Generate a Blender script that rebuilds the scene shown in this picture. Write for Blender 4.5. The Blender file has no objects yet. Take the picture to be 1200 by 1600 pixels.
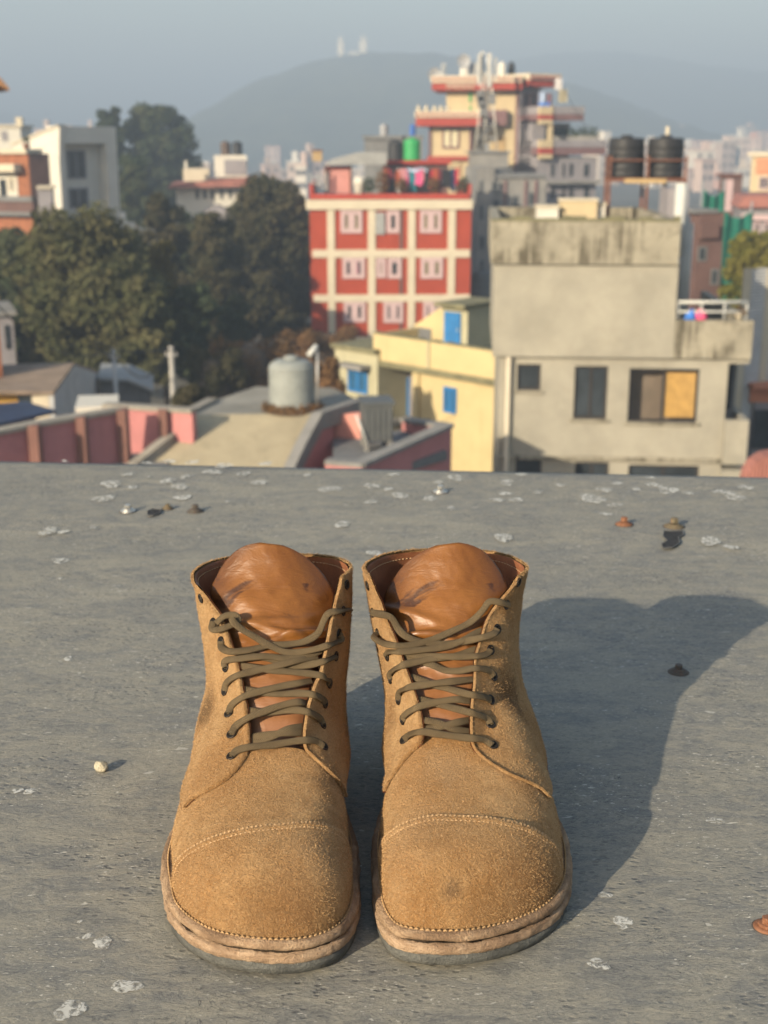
import bpy, bmesh, math, random
import numpy as np
from mathutils import Vector, Matrix
from mathutils.bvhtree import BVHTree

SC = bpy.context.scene
C = SC.collection
PI = math.pi
random.seed(7)
rng = np.random.default_rng(7)

# ------------------------------------------------------------------ camera
FOC = 2000.0                      # focal length in photograph pixels (1200 x 1600)
CAM_H = 0.43                      # height of the lens above the roof sheet
PITCH = math.atan(575.0 / FOC)
cam_d = bpy.data.cameras.new('camera')
cam = bpy.data.objects.new('camera', cam_d)
C.objects.link(cam)
cam.location = (0, 0, CAM_H)
cam.rotation_euler = (PI / 2 - PITCH, 0, 0)
cam_d.sensor_fit = 'VERTICAL'
cam_d.sensor_height = 24.0
cam_d.lens = FOC / 1600.0 * 24.0
cam_d.clip_start = 0.01
cam_d.clip_end = 20000.0
cam_d.dof.use_dof = True
cam_d.dof.focus_distance = 0.775
cam_d.dof.aperture_fstop = 8.8
SC.camera = cam

# ------------------------------------------------------------------ sky and sun
SUN_EL = math.radians(19.8)
SUN_TRAVEL = Vector((0.63, 0.77, 0)).normalized()          # shadows fall away and to the right
to_sun = Vector((-SUN_TRAVEL.x * math.cos(SUN_EL), -SUN_TRAVEL.y * math.cos(SUN_EL), math.sin(SUN_EL)))
world = bpy.data.worlds.new('World')
SC.world = world
world.use_nodes = True
wn = world.node_tree
wn.nodes.clear()
wo = wn.nodes.new('ShaderNodeOutputWorld')
wb = wn.nodes.new('ShaderNodeBackground')
ws = wn.nodes.new('ShaderNodeTexSky')
ws.sky_type = 'NISHITA'
ws.sun_disc = False
ws.sun_elevation = SUN_EL
ws.sun_rotation = math.atan2(to_sun.x, to_sun.y) % (2 * PI)
ws.air_density = 1.3
ws.dust_density = 2.5
ws.ozone_density = 1.5
wb.inputs['Strength'].default_value = 0.085
wn.links.new(ws.outputs[0], wb.inputs['Color'])
wn.links.new(wb.outputs[0], wo.inputs['Surface'])
sun_d = bpy.data.lights.new('sun', 'SUN')
sun_d.energy = 5.0
sun_d.angle = math.radians(0.6)
sun_d.color = (1.0, 0.86, 0.64)
sun = bpy.data.objects.new('sun', sun_d)
C.objects.link(sun)
sun.rotation_euler = to_sun.to_track_quat('Z', 'Y').to_euler()
vs = SC.view_settings
vs.view_transform = 'Standard'
vs.look = 'None'
vs.exposure = 1.40
vs.gamma = 1.0
vs.use_curve_mapping = False
SC.cycles.use_denoising = True
SC.cycles.max_bounces = 6
SC.cycles.diffuse_bounces = 3
SC.cycles.glossy_bounces = 3
SC.cycles.transmission_bounces = 4
SC.cycles.volume_bounces = 0
SC.cycles.transparent_max_bounces = 8
SC.cycles.caustics_reflective = False
SC.cycles.caustics_refractive = False

# ------------------------------------------------------------------ photograph pixels -> world
_c, _s = math.cos(PITCH), math.sin(PITCH)
def ray(px, py):
    a = (px - 600.0) / FOC
    b = -(py - 800.0) / FOC
    return Vector((a, _c + b * _s, -_s + b * _c))
EYE = Vector((0, 0, CAM_H))
def at(px, py, Y):
    d = ray(px, py)
    return EYE + d * (Y / d.y)
def hitz(px, py, z):
    d = ray(px, py)
    return EYE + d * ((z - CAM_H) / d.z)
def ppm(Y):                       # photograph pixels per metre at distance Y
    return FOC / (Y * _c + 3 * _s)

# ------------------------------------------------------------------ object helpers
def tag(o, label=None, cat=None, group=None, kind=None):
    if label: o['label'] = label
    if cat: o['category'] = cat
    if group: o['group'] = group
    if kind: o['kind'] = kind
    return o

def thing(name, loc, label, cat, group=None):
    o = bpy.data.objects.new(name, None)
    o.empty_display_size = 0.1
    C.objects.link(o)
    o.location = loc
    return tag(o, label, cat, group)

def link_mesh(name, me, mats, parent=None, smooth=False):
    o = bpy.data.objects.new(name, me)
    C.objects.link(o)
    for m in (mats if isinstance(mats, (list, tuple)) else [mats]):
        me.materials.append(m)
    if smooth and len(me.polygons):
        me.polygons.foreach_set('use_smooth', [True] * len(me.polygons))
    if parent is not None:
        o.parent = parent
    return o

def root_offset(parent):
    v = Vector((0, 0, 0))
    while parent is not None:
        v += parent.location
        parent = parent.parent
    return v

class MB:
    """collects faces in world coordinates; build() links them as one mesh object"""
    def __init__(self):
        self.v, self.f, self.m = [], [], []
    def add(self, vs, fs, mi=0):
        n = len(self.v)
        self.v.extend([tuple(p) for p in vs])
        self.f.extend([tuple(i + n for i in f) for f in fs])
        self.m.extend([mi] * len(fs))
        return self
    def hexa(self, p, mi=0):      # 8 corners: bottom 4 ccw, top 4 ccw
        return self.add(p, [(3, 2, 1, 0), (4, 5, 6, 7), (0, 1, 5, 4), (1, 2, 6, 5), (2, 3, 7, 6), (3, 0, 4, 7)], mi)
    def box(self, x0, x1, y0, y1, z0, z1, mi=0):
        return self.hexa([(x0, y0, z0), (x1, y0, z0), (x1, y1, z0), (x0, y1, z0),
                          (x0, y0, z1), (x1, y0, z1), (x1, y1, z1), (x0, y1, z1)], mi)
    def prism(self, poly, vec, mi=0):
        n = len(poly)
        a = [Vector(p) for p in poly]
        b = [p + Vector(vec) for p in a]
        fs = [tuple(range(n - 1, -1, -1)), tuple(range(n, 2 * n))]
        fs += [(i, (i + 1) % n, n + (i + 1) % n, n + i) for i in range(n)]
        return self.add(a + b, fs, mi)
    def tube(self, pts, r, seg=8, mi=0, cap=True):
        pts = [Vector(p) for p in pts]
        rs = r if isinstance(r, (list, tuple)) else [r] * len(pts)
        vs, fs = [], []
        ref = None
        for i, p in enumerate(pts):
            t = (pts[min(i + 1, len(pts) - 1)] - pts[max(i - 1, 0)]).normalized()
            if ref is None:
                ref = Vector((0, 0, 1)) if abs(t.z) < .9 else Vector((1, 0, 0))
            a = (ref - t * ref.dot(t)).normalized()
            ref = a
            b = t.cross(a)
            for k in range(seg):
                w = 2 * PI * k / seg
                vs.append(p + (a * math.cos(w) + b * math.sin(w)) * rs[i])
        for i in range(len(pts) - 1):
            for k in range(seg):
                k2 = (k + 1) % seg
                fs.append((i * seg + k, i * seg + k2, (i + 1) * seg + k2, (i + 1) * seg + k))
        if cap:
            fs.append(tuple(range(seg - 1, -1, -1)))
            fs.append(tuple((len(pts) - 1) * seg + k for k in range(seg)))
        return self.add(vs, fs, mi)
    def lathe(self, c, prof, seg=20, mi=0, jit=0):
        """prof: list of (radius, z) from bottom to top about the vertical axis through c"""
        vs, fs = [], []
        c = Vector(c)
        for r, z in prof:
            for k in range(seg):
                w = 2 * PI * k / seg
                vs.append(c + Vector((r * math.cos(w), r * math.sin(w), z)))
        n = len(prof)
        for i in range(n - 1):
            for k in range(seg):
                k2 = (k + 1) % seg
                fs.append((i * seg + k, i * seg + k2, (i + 1) * seg + k2, (i + 1) * seg + k))
        fs.append(tuple(range(seg - 1, -1, -1)))
        fs.append(tuple((n - 1) * seg + k for k in range(seg)))
        return self.add(vs, fs, mi)
    def build(self, name, mats, parent=None, smooth=False):
        off = root_offset(parent)
        me = bpy.data.meshes.new(name)
        me.from_pydata([(p[0] - off.x, p[1] - off.y, p[2] - off.z) for p in self.v], [], self.f)
        o = link_mesh(name, me, mats, parent, smooth)
        if any(self.m):
            me.polygons.foreach_set('material_index', self.m)
        me.update()
        return o

def np_mesh(name, V, Fc, mats, parent=None, smooth=True, uv=None):
    """V (n,3) world coordinates, Fc (m,4) or (m,3) int array"""
    off = root_offset(parent)
    me = bpy.data.meshes.new(name)
    V = np.asarray(V, dtype=np.float64) - np.array(off)
    Fc = np.asarray(Fc, dtype=np.int32)
    k = Fc.shape[1]
    me.vertices.add(len(V)); me.vertices.foreach_set('co', V.astype(np.float32).ravel())
    me.loops.add(Fc.size); me.loops.foreach_set('vertex_index', Fc.ravel())
    me.polygons.add(len(Fc))
    me.polygons.foreach_set('loop_start', np.arange(0, Fc.size, k, dtype=np.int32))
    me.polygons.foreach_set('loop_total', np.full(len(Fc), k, dtype=np.int32))
    me.update(calc_edges=True)
    if uv is not None:
        l = me.uv_layers.new(name='UVMap')
        l.data.foreach_set('uv', np.asarray(uv, dtype=np.float32)[Fc.ravel()].ravel())
    me.validate()
    return link_mesh(name, me, mats, parent, smooth)

# ------------------------------------------------------------------ materials
class NT:
    def __init__(self, name):
        self.mat = bpy.data.materials.new(name)
        self.mat.use_nodes = True
        self.t = self.mat.node_tree
        self.t.nodes.clear()
        self.out = self.t.nodes.new('ShaderNodeOutputMaterial')
        self.co = None
    def n(self, kind, **kw):
        nd = self.t.nodes.new('ShaderNode' + kind)
        for k, v in kw.items():
            if k.startswith('_'):
                setattr(nd, k[1:], v)
            else:
                self.set(nd, k, v)
        return nd
    def set(self, nd, k, v):
        k = k.replace('__', ' ')
        s = nd.inputs[int(k[1:])] if k[0] == 'i' and k[1:].isdigit() else nd.inputs[k]
        if isinstance(v, bpy.types.NodeSocket):
            self.t.links.new(v, s)
        elif isinstance(v, bpy.types.Node):
            self.t.links.new(v.outputs[0], s)
        else:
            s.default_value = v
    def coord(self, which='Object'):
        if self.co is None:
            self.co = self.t.nodes.new('ShaderNodeTexCoord')
        return self.co.outputs[which]
    def noise(self, scale, detail=4, rough=.55, dist=0, vec=None):
        return self.n('TexNoise', Vector=vec or self.coord(), Scale=scale, Detail=detail, Roughness=rough, Distortion=dist).outputs[0]
    def vor(self, scale, feature='F1', vec=None, rnd=1.0):
        return self.n('TexVoronoi', _feature=feature, Vector=vec or self.coord(), Scale=scale, Randomness=rnd).outputs[0]
    def mapr(self, x, a, b, c=0.0, d=1.0, smooth=True):
        if c > d:                 # falling ramp: built from a rising one
            m = self.mapr(x, a, b, 0.0, 1.0, smooth)
            return self.math('ADD', self.math('MULTIPLY', m, d - c), c)
        return self.n('MapRange', _interpolation_type='SMOOTHSTEP' if smooth else 'LINEAR', _clamp=True,
                      Value=x, From__Min=a, From__Max=b, To__Min=c, To__Max=d).outputs[0]
    def math(self, op, a, b=0.0):
        return self.n('Math', _operation=op, i0=a, i1=b).outputs[0]
    def mix(self, fac, a, b, mode='MIX'):
        nd = self.t.nodes.new('ShaderNodeMix')
        nd.data_type = 'RGBA'
        nd.blend_type = mode
        nd.clamp_factor = True
        for s, v in ((nd.inputs[0], fac), (nd.inputs[6], a), (nd.inputs[7], b)):
            if isinstance(v, bpy.types.NodeSocket): self.t.links.new(v, s)
            elif isinstance(v, (int, float)): s.default_value = v
            else: s.default_value = (*v[:3], 1)
        return nd.outputs[2]
    def scale(self, sx, sy, sz, vec=None, rot=(0, 0, 0)):
        return self.n('Mapping', Vector=vec or self.coord(), Scale=(sx, sy, sz), Rotation=rot).outputs[0]
    def bump(self, h, strength=.3, dist=.01, normal=None):
        nd = self.n('Bump', Height=h, Strength=strength, Distance=dist)
        if normal is not None: self.set(nd, 'Normal', normal)
        return nd.outputs[0]
    def bsdf(self, **kw):
        b = self.t.nodes.new('ShaderNodeBsdfPrincipled')
        for k, v in kw.items():
            kk = k.replace('__', ' ')
            if isinstance(v, tuple) and len(v) == 3 and kk in ('Base Color', 'Sheen Tint', 'Emission Color'): v = (*v, 1)
            self.set(b, kk, v)
        self.t.links.new(b.outputs[0], self.out.inputs['Surface'])
        return b

def srgb(r, g, b):
    f = lambda u: (u / 255 / 12.92) if u / 255 <= .04045 else ((u / 255 + .055) / 1.055) ** 2.4
    return (f(r), f(g), f(b))

_mats = {}
def pm(name, col, var=.18, scale=1.5, rough=.85, bump=.25, bscale=None, dirt=0.0, dirtcol=(.05, .045, .04), streak=0.0, metallic=0.0, corr=0, corrdir=0, spec=.3, sthr=(.52, .72)):
    """plain procedural paint / plaster / metal: mottled colour, fine relief, optional dirt patches, rain streaks and corrugation"""
    if name in _mats: return _mats[name]
    t = NT(name)
    big = t.noise(scale, 5, .6)
    fine = t.noise(bscale or scale * 14, 4, .6)
    c = t.mix(t.mapr(big, .3, .7), [x * (1 - var) for x in col], [min(1, x * (1 + var)) for x in col])
    c = t.mix(t.mapr(fine, .35, .75, 0, .35), c, [x * .8 for x in col])
    if dirt:
        d = t.noise(scale * 2.3, 6, .7, .3)
        c = t.mix(t.math('MULTIPLY', t.mapr(d, .5, .72), dirt), c, dirtcol)
    if streak:
        sv = t.scale(3.0, 3.0, .16)
        d = t.noise(scale * 1.6, 4, .65, 0, sv)
        sm = t.math('MULTIPLY', t.mapr(d, *sthr), t.mapr(t.noise(scale * .9, 3, .6), .40, .62))
        c = t.mix(t.math('MULTIPLY', sm, streak), c, dirtcol)
    h = fine
    nrm = t.bump(h, bump, .01)
    if corr:
        w = t.n('TexWave', _wave_type='BANDS', _bands_direction='XYZ'[corrdir], Vector=t.coord(), Scale=corr, Distortion=0.0)
        nrm = t.bump(w.outputs[0], .8, .03, nrm)
    t.bsdf(Base__Color=c, Roughness=rough, Normal=nrm, Metallic=metallic, **{'Specular__IOR__Level': spec})
    _mats[name] = t.mat
    return t.mat

# ------------------------------------------------------------------ numeric helpers
def pchip(xs, ys, x):
    xs = np.asarray(xs, float); ys = np.asarray(ys, float); x = np.asarray(x, float)
    h = np.diff(xs); d = np.diff(ys) / h
    m = np.zeros_like(ys)
    for i in range(1, len(xs) - 1):
        if d[i - 1] * d[i] > 0:
            w1, w2 = 2 * h[i] + h[i - 1], h[i] + 2 * h[i - 1]
            m[i] = (w1 + w2) / (w1 / d[i - 1] + w2 / d[i])
    m[0], m[-1] = d[0], d[-1]
    i = np.clip(np.searchsorted(xs, x) - 1, 0, len(xs) - 2)
    t = np.clip((x - xs[i]) / h[i], 0, 1)
    return ((2*t**3 - 3*t**2 + 1) * ys[i] + (t**3 - 2*t**2 + t) * h[i] * m[i]
            + (-2*t**3 + 3*t**2) * ys[i + 1] + (t**3 - t**2) * h[i] * m[i + 1])

def catmull(P, n, closed=False):
    """centripetal-ish spline through the points P (k,d), resampled to n points of equal arc length"""
    P = np.asarray(P, float)
    k = len(P)
    out = []
    seg = k if closed else k - 1
    for i in range(seg):
        if closed:
            p0, p1, p2, p3 = P[(i - 1) % k], P[i], P[(i + 1) % k], P[(i + 2) % k]
        else:
            p1, p2 = P[i], P[i + 1]
            p0 = P[i - 1] if i > 0 else 2 * p1 - p2
            p3 = P[i + 2] if i + 2 < k else 2 * p2 - p1
        d1 = max(np.linalg.norm(p1 - p0), 1e-7) ** .5
        d2 = max(np.linalg.norm(p2 - p1), 1e-7) ** .5
        d3 = max(np.linalg.norm(p3 - p2), 1e-7) ** .5
        m1 = d2 * ((p1 - p0) / d1 - (p2 - p0) / (d1 + d2) + (p2 - p1) / d2)
        m2 = d2 * ((p2 - p1) / d2 - (p3 - p1) / (d2 + d3) + (p3 - p2) / d3)
        for t in np.linspace(0, 1, 16, endpoint=False):
            out.append((2*t**3 - 3*t**2 + 1) * p1 + (t**3 - 2*t**2 + t) * m1 + (-2*t**3 + 3*t**2) * p2 + (t**3 - t**2) * m2)
    if not closed: out.append(P[-1])
    else: out.append(P[0])
    out = np.array(out)
    L = np.concatenate([[0], np.cumsum(np.linalg.norm(np.diff(out, axis=0), axis=1))])
    q = np.linspace(0, L[-1], n + 1)[:-1] if closed else np.linspace(0, L[-1], n)
    return np.stack([np.interp(q, L, out[:, d]) for d in range(P.shape[1])], 1)

def grid_faces(r, c, wrap=False, flip=False):
    f = []
    for i in range(r - 1):
        for j in range(c if wrap else c - 1):
            j2 = (j + 1) % c
            q = (i * c + j, i * c + j2, (i + 1) * c + j2, (i + 1) * c + j)
            f.append(q[::-1] if flip else q)
    return f

def vnoise(V, freq, seed=0, oct=3):
    """cheap smooth pseudo-noise: sums of sines in random directions, about -1..1"""
    r = np.random.default_rng(seed)
    V = np.asarray(V)
    out = np.zeros(len(V))
    amp, tot = 1.0, 0
    for o in range(oct):
        for k in range(5):
            d = r.normal(size=3); d /= np.linalg.norm(d)
            out += amp / 5 * np.sin(V @ d * freq * 6.283 + r.uniform(0, 6.28)) * 1.6
        tot += amp; amp *= .5; freq *= 2.1
    return out / tot

def bvh_of(V, Fc):
    return BVHTree.FromPolygons([tuple(v) for v in V], [tuple(f) for f in Fc])


# ================================================================== ROOF SHEET (the setting underfoot)
def mat_roof():
    t = NT('weathered grey roof sheet')
    st = t.scale(1.0, 2.2, 1.0, rot=(0, 0, .12))
    big = t.noise(2.6, 5, .62, .5)
    blot = t.noise(9, 5, .65, .8, st)
    mid = t.noise(34, 5, .7, .9, st)
    fib = t.noise(190, 5, .8, 1.4, st)
    fine = t.noise(620, 3, .65, .3, st)
    pits = t.n('TexVoronoi', _feature='F1', Vector=t.scale(1, 1.6, 1), Scale=135.0, Randomness=1.0)
    pmask = t.noise(8, 3, .6)
    pit = t.math('MULTIPLY', t.mapr(pits.outputs[0], .14, .36, 1, 0), t.mapr(pmask, .42, .60))
    c = t.mix(t.mapr(big, .32, .68), (.205, .195, .165), (.285, .263, .210))
    c = t.mix(t.mapr(blot, .38, .60, 0, .85), c, (.172, .169, .156))
    c = t.mix(t.mapr(blot, .60, .72, 0, .55), c, (.33, .295, .222))
    c = t.mix(t.mapr(mid, .42, .66, 0, .6), c, (.305, .280, .220))
    c = t.mix(t.mapr(mid, .30, .46, .55, 0), c, (.115, .115, .112))
    c = t.mix(t.mapr(fib, .48, .68, 0, .55), c, (.39, .36, .285))
    c = t.mix(t.mapr(fib, .34, .47, .6, 0), c, (.082, .083, .082))
    c = t.mix(t.mapr(fine, .54, .70, 0, .45), c, (.080, .080, .080))
    c = t.mix(t.math('MULTIPLY', pit, .42), c, (.066, .066, .068))
    # hair cracks, scuffs and pale specks
    cr = t.math('ABSOLUTE', t.math('SUBTRACT', t.noise(26, 4, .6, 1.6, st), .5))
    c = t.mix(t.math('MULTIPLY', t.mapr(cr, .002, .009, 1, 0), t.mapr(t.noise(7, 2, .5), .46, .6, 0, .8)), c, (.06, .06, .06))
    sp = t.noise(330, 2, .5, .5, t.scale(.75, 2.0, 1))
    c = t.mix(t.math('MULTIPLY', t.mapr(sp, .665, .70, 0, .9), t.mapr(t.noise(11, 3, .6), .42, .58)), c, (.60, .57, .49))
    sp2 = t.noise(95, 2, .5, .6, t.scale(.8, 2.4, 1))
    c = t.mix(t.mapr(sp2, .70, .74, 0, .7), c, (.50, .475, .41))
    h = t.math('ADD', t.math('MULTIPLY', fib, 1.0), t.math('MULTIPLY', fine, .4))
    h = t.math('SUBTRACT', h, t.math('MULTIPLY', pit, .9))
    nrm = t.bump(h, .5, .0014, t.bump(mid, .3, .004))
    t.bsdf(Base__Color=c, Roughness=t.mapr(mid, .3, .7, .62, .8), Normal=nrm, Specular__IOR__Level=.35)
    return t.mat
M_ROOF = mat_roof()
M_ROOFWALL = pm('own house wall', (.35, .33, .30))
E0, E1 = hitz(0, 716, 0), hitz(1200, 742, 0)
ex = (E1 - E0) / (E1.x - E0.x)                      # direction of the far edge of the sheet
def roof_edge_y(x): return E0.y + (x - E0.x) * ex.y
roof = bpy.data.objects.new('roof', None); C.objects.link(roof)
tag(roof, kind='structure'); roof['label'] = 'flat weathered grey roof the boots stand on'
def build_sheet():
    nx, ny = 90, 110
    xs = np.linspace(-1.9, 1.9, nx)
    V, Fc = [], []
    for j in range(ny):
        f = j / (ny - 1)
        for x in xs:
            ye = roof_edge_y(x)
            y = -1.3 + (ye + 1.3) * f
            d = ye - y
            z = 0.0006 * math.sin(3.1 * x + 1.7 * y) * math.sin(2.3 * y - x)
            if y > 1.0:
                z += -0.0018 * math.exp(-((d - .36) / .05) ** 2)        # the long shallow crease along the edge
            z -= 0.004 * max(0, 1 - d / .03) ** 2
            V.append((x, y, z))
    for j in range(ny - 1):
        for i in range(nx - 1):
            a = j * nx + i
            Fc.append((a, a + 1, a + nx + 1, a + nx))
    # folded lip at the far edge
    base = len(V)
    last = (ny - 1) * nx
    for k, (dy, dz) in enumerate(((.006, -.009), (.006, -.045))):
        for i in range(nx):
            p = V[last + i]
            V.append((p[0], p[1] + dy, p[2] + dz))
    for i in range(nx - 1):
        Fc.append((last + i, last + i + 1, base + i + 1, base + i))
        Fc.append((base + i, base + i + 1, base + nx + i + 1, base + nx + i))
    o = np_mesh('roof_sheet', V, Fc, M_ROOF, roof, True)
    return o
sheet = build_sheet()
mb = MB()
mb.hexa([(-1.85, -1.25, -14.4), (1.85, -1.25, -14.4), (1.85, roof_edge_y(1.85) - .06, -14.4), (-1.85, roof_edge_y(-1.85) - .06, -14.4),
         (-1.85, -1.25, -.02), (1.85, -1.25, -.02), (1.85, roof_edge_y(1.85) - .06, -.02), (-1.85, roof_edge_y(-1.85) - .06, -.02)])
mb.build('roof_support', M_ROOFWALL, roof)

def mat_spot():
    t = NT('flaking white lime spot')
    n = t.noise(210, 5, .7, .5)
    m = t.noise(60, 3, .6)
    c = t.mix(t.mapr(m, .3, .7), (.44, .43, .385), (.62, .605, .55))
    b = t.n('BsdfPrincipled', Roughness=.9)
    t.set(b, 'Base Color', c)
    tr = t.n('BsdfTransparent')
    mx = t.n('MixShader')
    t.t.links.new(t.mapr(n, .38, .58, 0, .9), mx.inputs[0])
    t.t.links.new(tr.outputs[0], mx.inputs[1])
    t.t.links.new(b.outputs[0], mx.inputs[2])
    t.t.links.new(mx.outputs[0], t.out.inputs['Surface'])
    return t.mat
M_SPOT = mat_spot()
SPOTS = [(101,721,12),(200,742,20),(174,757,30),(206,762,20),(162,780,30),(230,746,10),(262,752,24),(290,746,16),(280,761,24),
 (332,738,28),(380,741,22),(405,755,30),(285,778,24),(480,743,16),(515,765,34),(582,760,30),(535,820,24),(95,877,30),(98,832,16),(75,831,26),
 (145,825,10),(585,865,24),(107,1031,14),(580,785,20),(356,785,10),(300,723,20),(265,721,20),(230,724,16),(415,725,20),(350,728,30),
 (615,742,16),(607,765,16),(625,775,24),(685,754,22),(712,747,26),(672,780,26),(777,782,20),(792,755,24),(807,782,20),(790,772,20),(815,742,16),
 (840,770,14),(876,759,18),(945,766,24),(965,756,20),(1022,759,28),(995,765,14),(1045,767,30),(1017,747,14),(960,790,24),(945,804,20),(925,780,40),
 (1075,771,18),(1130,770,30),(1147,777,30),(1165,762,20),(787,841,32),(1110,846,32),(1142,856,22),(705,795,14),
 (27,1237,18),(47,1238,22),(160,1475,34),(125,1442,10),(138,1465,18),(1118,1284,26),(945,1400,22),(973,1443,38),(935,1508,36),(92,905,10)]
def white_spots():
    r = random.Random(3)
    spots = [(a, b, w, 0) for a, b, w in SPOTS] + [(198, 1543, 48, 1), (110, 1580, 54, 1)]
    for px, py, w, ring in spots:
        p = hitz(px, py, 0)
        rad = w * .5 / FOC * p.length * 1.03
        ry = rad * r.uniform(.8, 1.5)
        if py > 1200: ry = rad * r.uniform(.75, 1.0)
        n = 22
        ph = [r.uniform(0, 6.28) for _ in range(4)]
        V = [(p.x, p.y, .0010)]
        for fr, zz in ((.62, .0010), (1.0, .0009)):
            for k in range(n):
                a = 2 * PI * k / n
                q = 1 + .16 * math.sin(2 * a + ph[0]) + .10 * math.sin(3 * a + ph[1]) + .06 * math.sin(5 * a + ph[2]) + .05 * math.sin(9 * a + ph[3])
                V.append((p.x + rad * fr * q * math.cos(a), p.y + ry * fr * q * math.sin(a), zz))
        fs = []
        for k in range(n):
            k2 = (k + 1) % n
            fs.append((0, 1 + k, 1 + k2))
            fs.append((1 + k, 1 + n + k, 1 + n + k2, 1 + k2))
        MB().add(V, fs).build('white_spot', M_SPOT, sheet)
white_spots()

# ================================================================== THE CITY BELOW AND BEHIND
GZ = -13.5
HAZE = 0.0019
class Fr:
    """a vertical facade plane through the pixel (px,py) at distance Y; yaw > 0: its right end lies farther away"""
    def __init__(self, px, py, Y, yaw=0.0):
        self.o = at(px, py, Y)
        a = math.radians(yaw)
        self.u = Vector((math.cos(a), math.sin(a), 0))
        self.n = Vector((math.sin(a), -math.cos(a), 0))
    def uz(self, px, py):
        d = ray(px, py)
        t = (self.o - EYE).dot(self.n) / d.dot(self.n)
        p = EYE + d * t
        return (p - self.o).dot(self.u), p.z
    def pt(self, u, n, z):
        p = self.o + self.u * u + self.n * n
        return Vector((p.x, p.y, z))
    def side(self, u, n=0.0):
        """the facade turned 90 degrees at position u: its own u axis runs back from this facade"""
        g = Fr.__new__(Fr)
        g.o = self.pt(u, n, 0); g.u = -self.n.copy(); g.n = self.u.copy()
        return g
    def box(self, mb, u0, u1, z0, z1, n0, n1, mi=0):
        P = [self.pt(u0, n1, z0), self.pt(u1, n1, z0), self.pt(u1, n0, z0), self.pt(u0, n0, z0),
             self.pt(u0, n1, z1), self.pt(u1, n1, z1), self.pt(u1, n0, z1), self.pt(u0, n0, z1)]
        return mb.hexa(P, mi)
    def pbox(self, mb, x0, y0, x1, y1, n0, n1, mi=0):   # pixel rectangle
        ym = (y0 + y1) / 2; xm = (x0 + x1) / 2
        ua, ub = self.uz(x0, ym)[0], self.uz(x1, ym)[0]
        za, zb = self.uz(xm, y0)[1], self.uz(xm, y1)[1]
        return self.box(mb, ua, ub, zb, za, n0, n1, mi)
    def rect(self, x0, y0, x1, y1):
        ym = (y0 + y1) / 2; xm = (x0 + x1) / 2
        return self.uz(x0, ym)[0], self.uz(x1, ym)[0], self.uz(xm, y1)[1], self.uz(xm, y0)[1]   # u0,u1,z0,z1
    def poly(self, mb, pix, n0, n1, mi=0):
        P = [self.pt(self.uz(x, y)[0], n1, self.uz(x, y)[1]) for x, y in pix]
        return mb.prism(P, self.n * (n0 - n1), mi)
    def holed(self, mb, u0, u1, z0, z1, holes, n0, n1, mi=0):
        """a wall with rectangular openings (u0,u1,z0,z1), built of blocks round them"""
        us = sorted({u0, u1} | {h[0] for h in holes} | {h[1] for h in holes})
        zs = sorted({z0, z1} | {h[2] for h in holes} | {h[3] for h in holes})
        us = [u for u in us if u0 <= u <= u1]; zs = [z for z in zs if z0 <= z <= z1]
        for b in range(len(zs) - 1):
            run = None
            for a in range(len(us)):
                solid = a < len(us) - 1 and not any(h[0] - 1e-6 <= us[a] and us[a + 1] <= h[1] + 1e-6 and h[2] - 1e-6 <= zs[b] and zs[b + 1] <= h[3] + 1e-6 for h in holes)
                if solid and run is None: run = us[a]
                if not solid and run is not None:
                    self.box(mb, run, us[a], zs[b], zs[b + 1], n0, n1, mi); run = None
        return mb

def window(F, parent, r, frame_m, pane_m, panes=2, fw=.06, depth=.05, inset=0.0, rows=1, bar=None):
    """a window part (frame) with its panes as sub-parts, standing `inset` behind the wall face"""
    u0, u1, z0, z1 = r
    bar = bar or fw
    m = MB()
    nf, nb = depth - inset, -.03 - inset
    F.box(m, u0, u1, z0, z0 + fw, nb, nf); F.box(m, u0, u1, z1 - fw, z1, nb, nf)
    F.box(m, u0, u0 + fw, z0 + fw, z1 - fw, nb, nf); F.box(m, u1 - fw, u1, z0 + fw, z1 - fw, nb, nf)
    us = np.linspace(u0 + fw, u1 - fw, panes + 1)
    for k in range(1, panes):
        F.box(m, us[k] - bar / 2, us[k] + bar / 2, z0 + fw, z1 - fw, nb, nf - .004)
    zs = np.linspace(z0 + fw, z1 - fw, rows + 1)
    w = m.build('window', frame_m, parent)
    for k in range(panes):
        for q in range(rows):
            g = MB()
            a = us[k] + (bar / 2 if k else 0); b = us[k + 1] - (bar / 2 if k < panes - 1 else 0)
            F.box(g, a, b, zs[q] + (.02 if q else 0), zs[q + 1], nb + .004, nf - .03)
            g.build('pane', pane_m, w)
    return w

def mat_glass(name='dark window glass', col=(.02, .024, .028)):
    t = NT(name)
    n = t.noise(1.2, 3, .5)
    t.bsdf(Base__Color=t.mix(t.mapr(n, .3, .7), col, [c * 2.2 for c in col]), Roughness=.18, Specular__IOR__Level=.22)
    return t.mat
M_GLASS = mat_glass()
M_GLASSO = mat_glass('olive reflecting glass', (.085, .075, .035))
M_CONC = pm('streaked bare concrete render', (.325, .300, .243), .14, .9, .9, .3, 18, dirt=.20, dirtcol=(.21, .18, .13), streak=.0)
M_CONCP = pm('stained concrete parapet', (.31, .28, .215), .18, 1.2, .92, .35, 18, dirt=.55, dirtcol=(.085, .072, .048), streak=.95, sthr=(.42, .62))
M_CONCG = pm('grey concrete', (.235, .225, .21), .14, .7, .9, .3, 14, dirt=.3, streak=.3)
M_CONCD = pm('dark grey concrete and painted shade', (.17, .17, .17), .14, .7, .9, .3, 14, dirt=.3, streak=.3)
M_SLAB = pm('tan cement roof', (.36, .305, .205), .16, .6, .95, .4, 10, dirt=.45, dirtcol=(.20, .17, .11))
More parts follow.
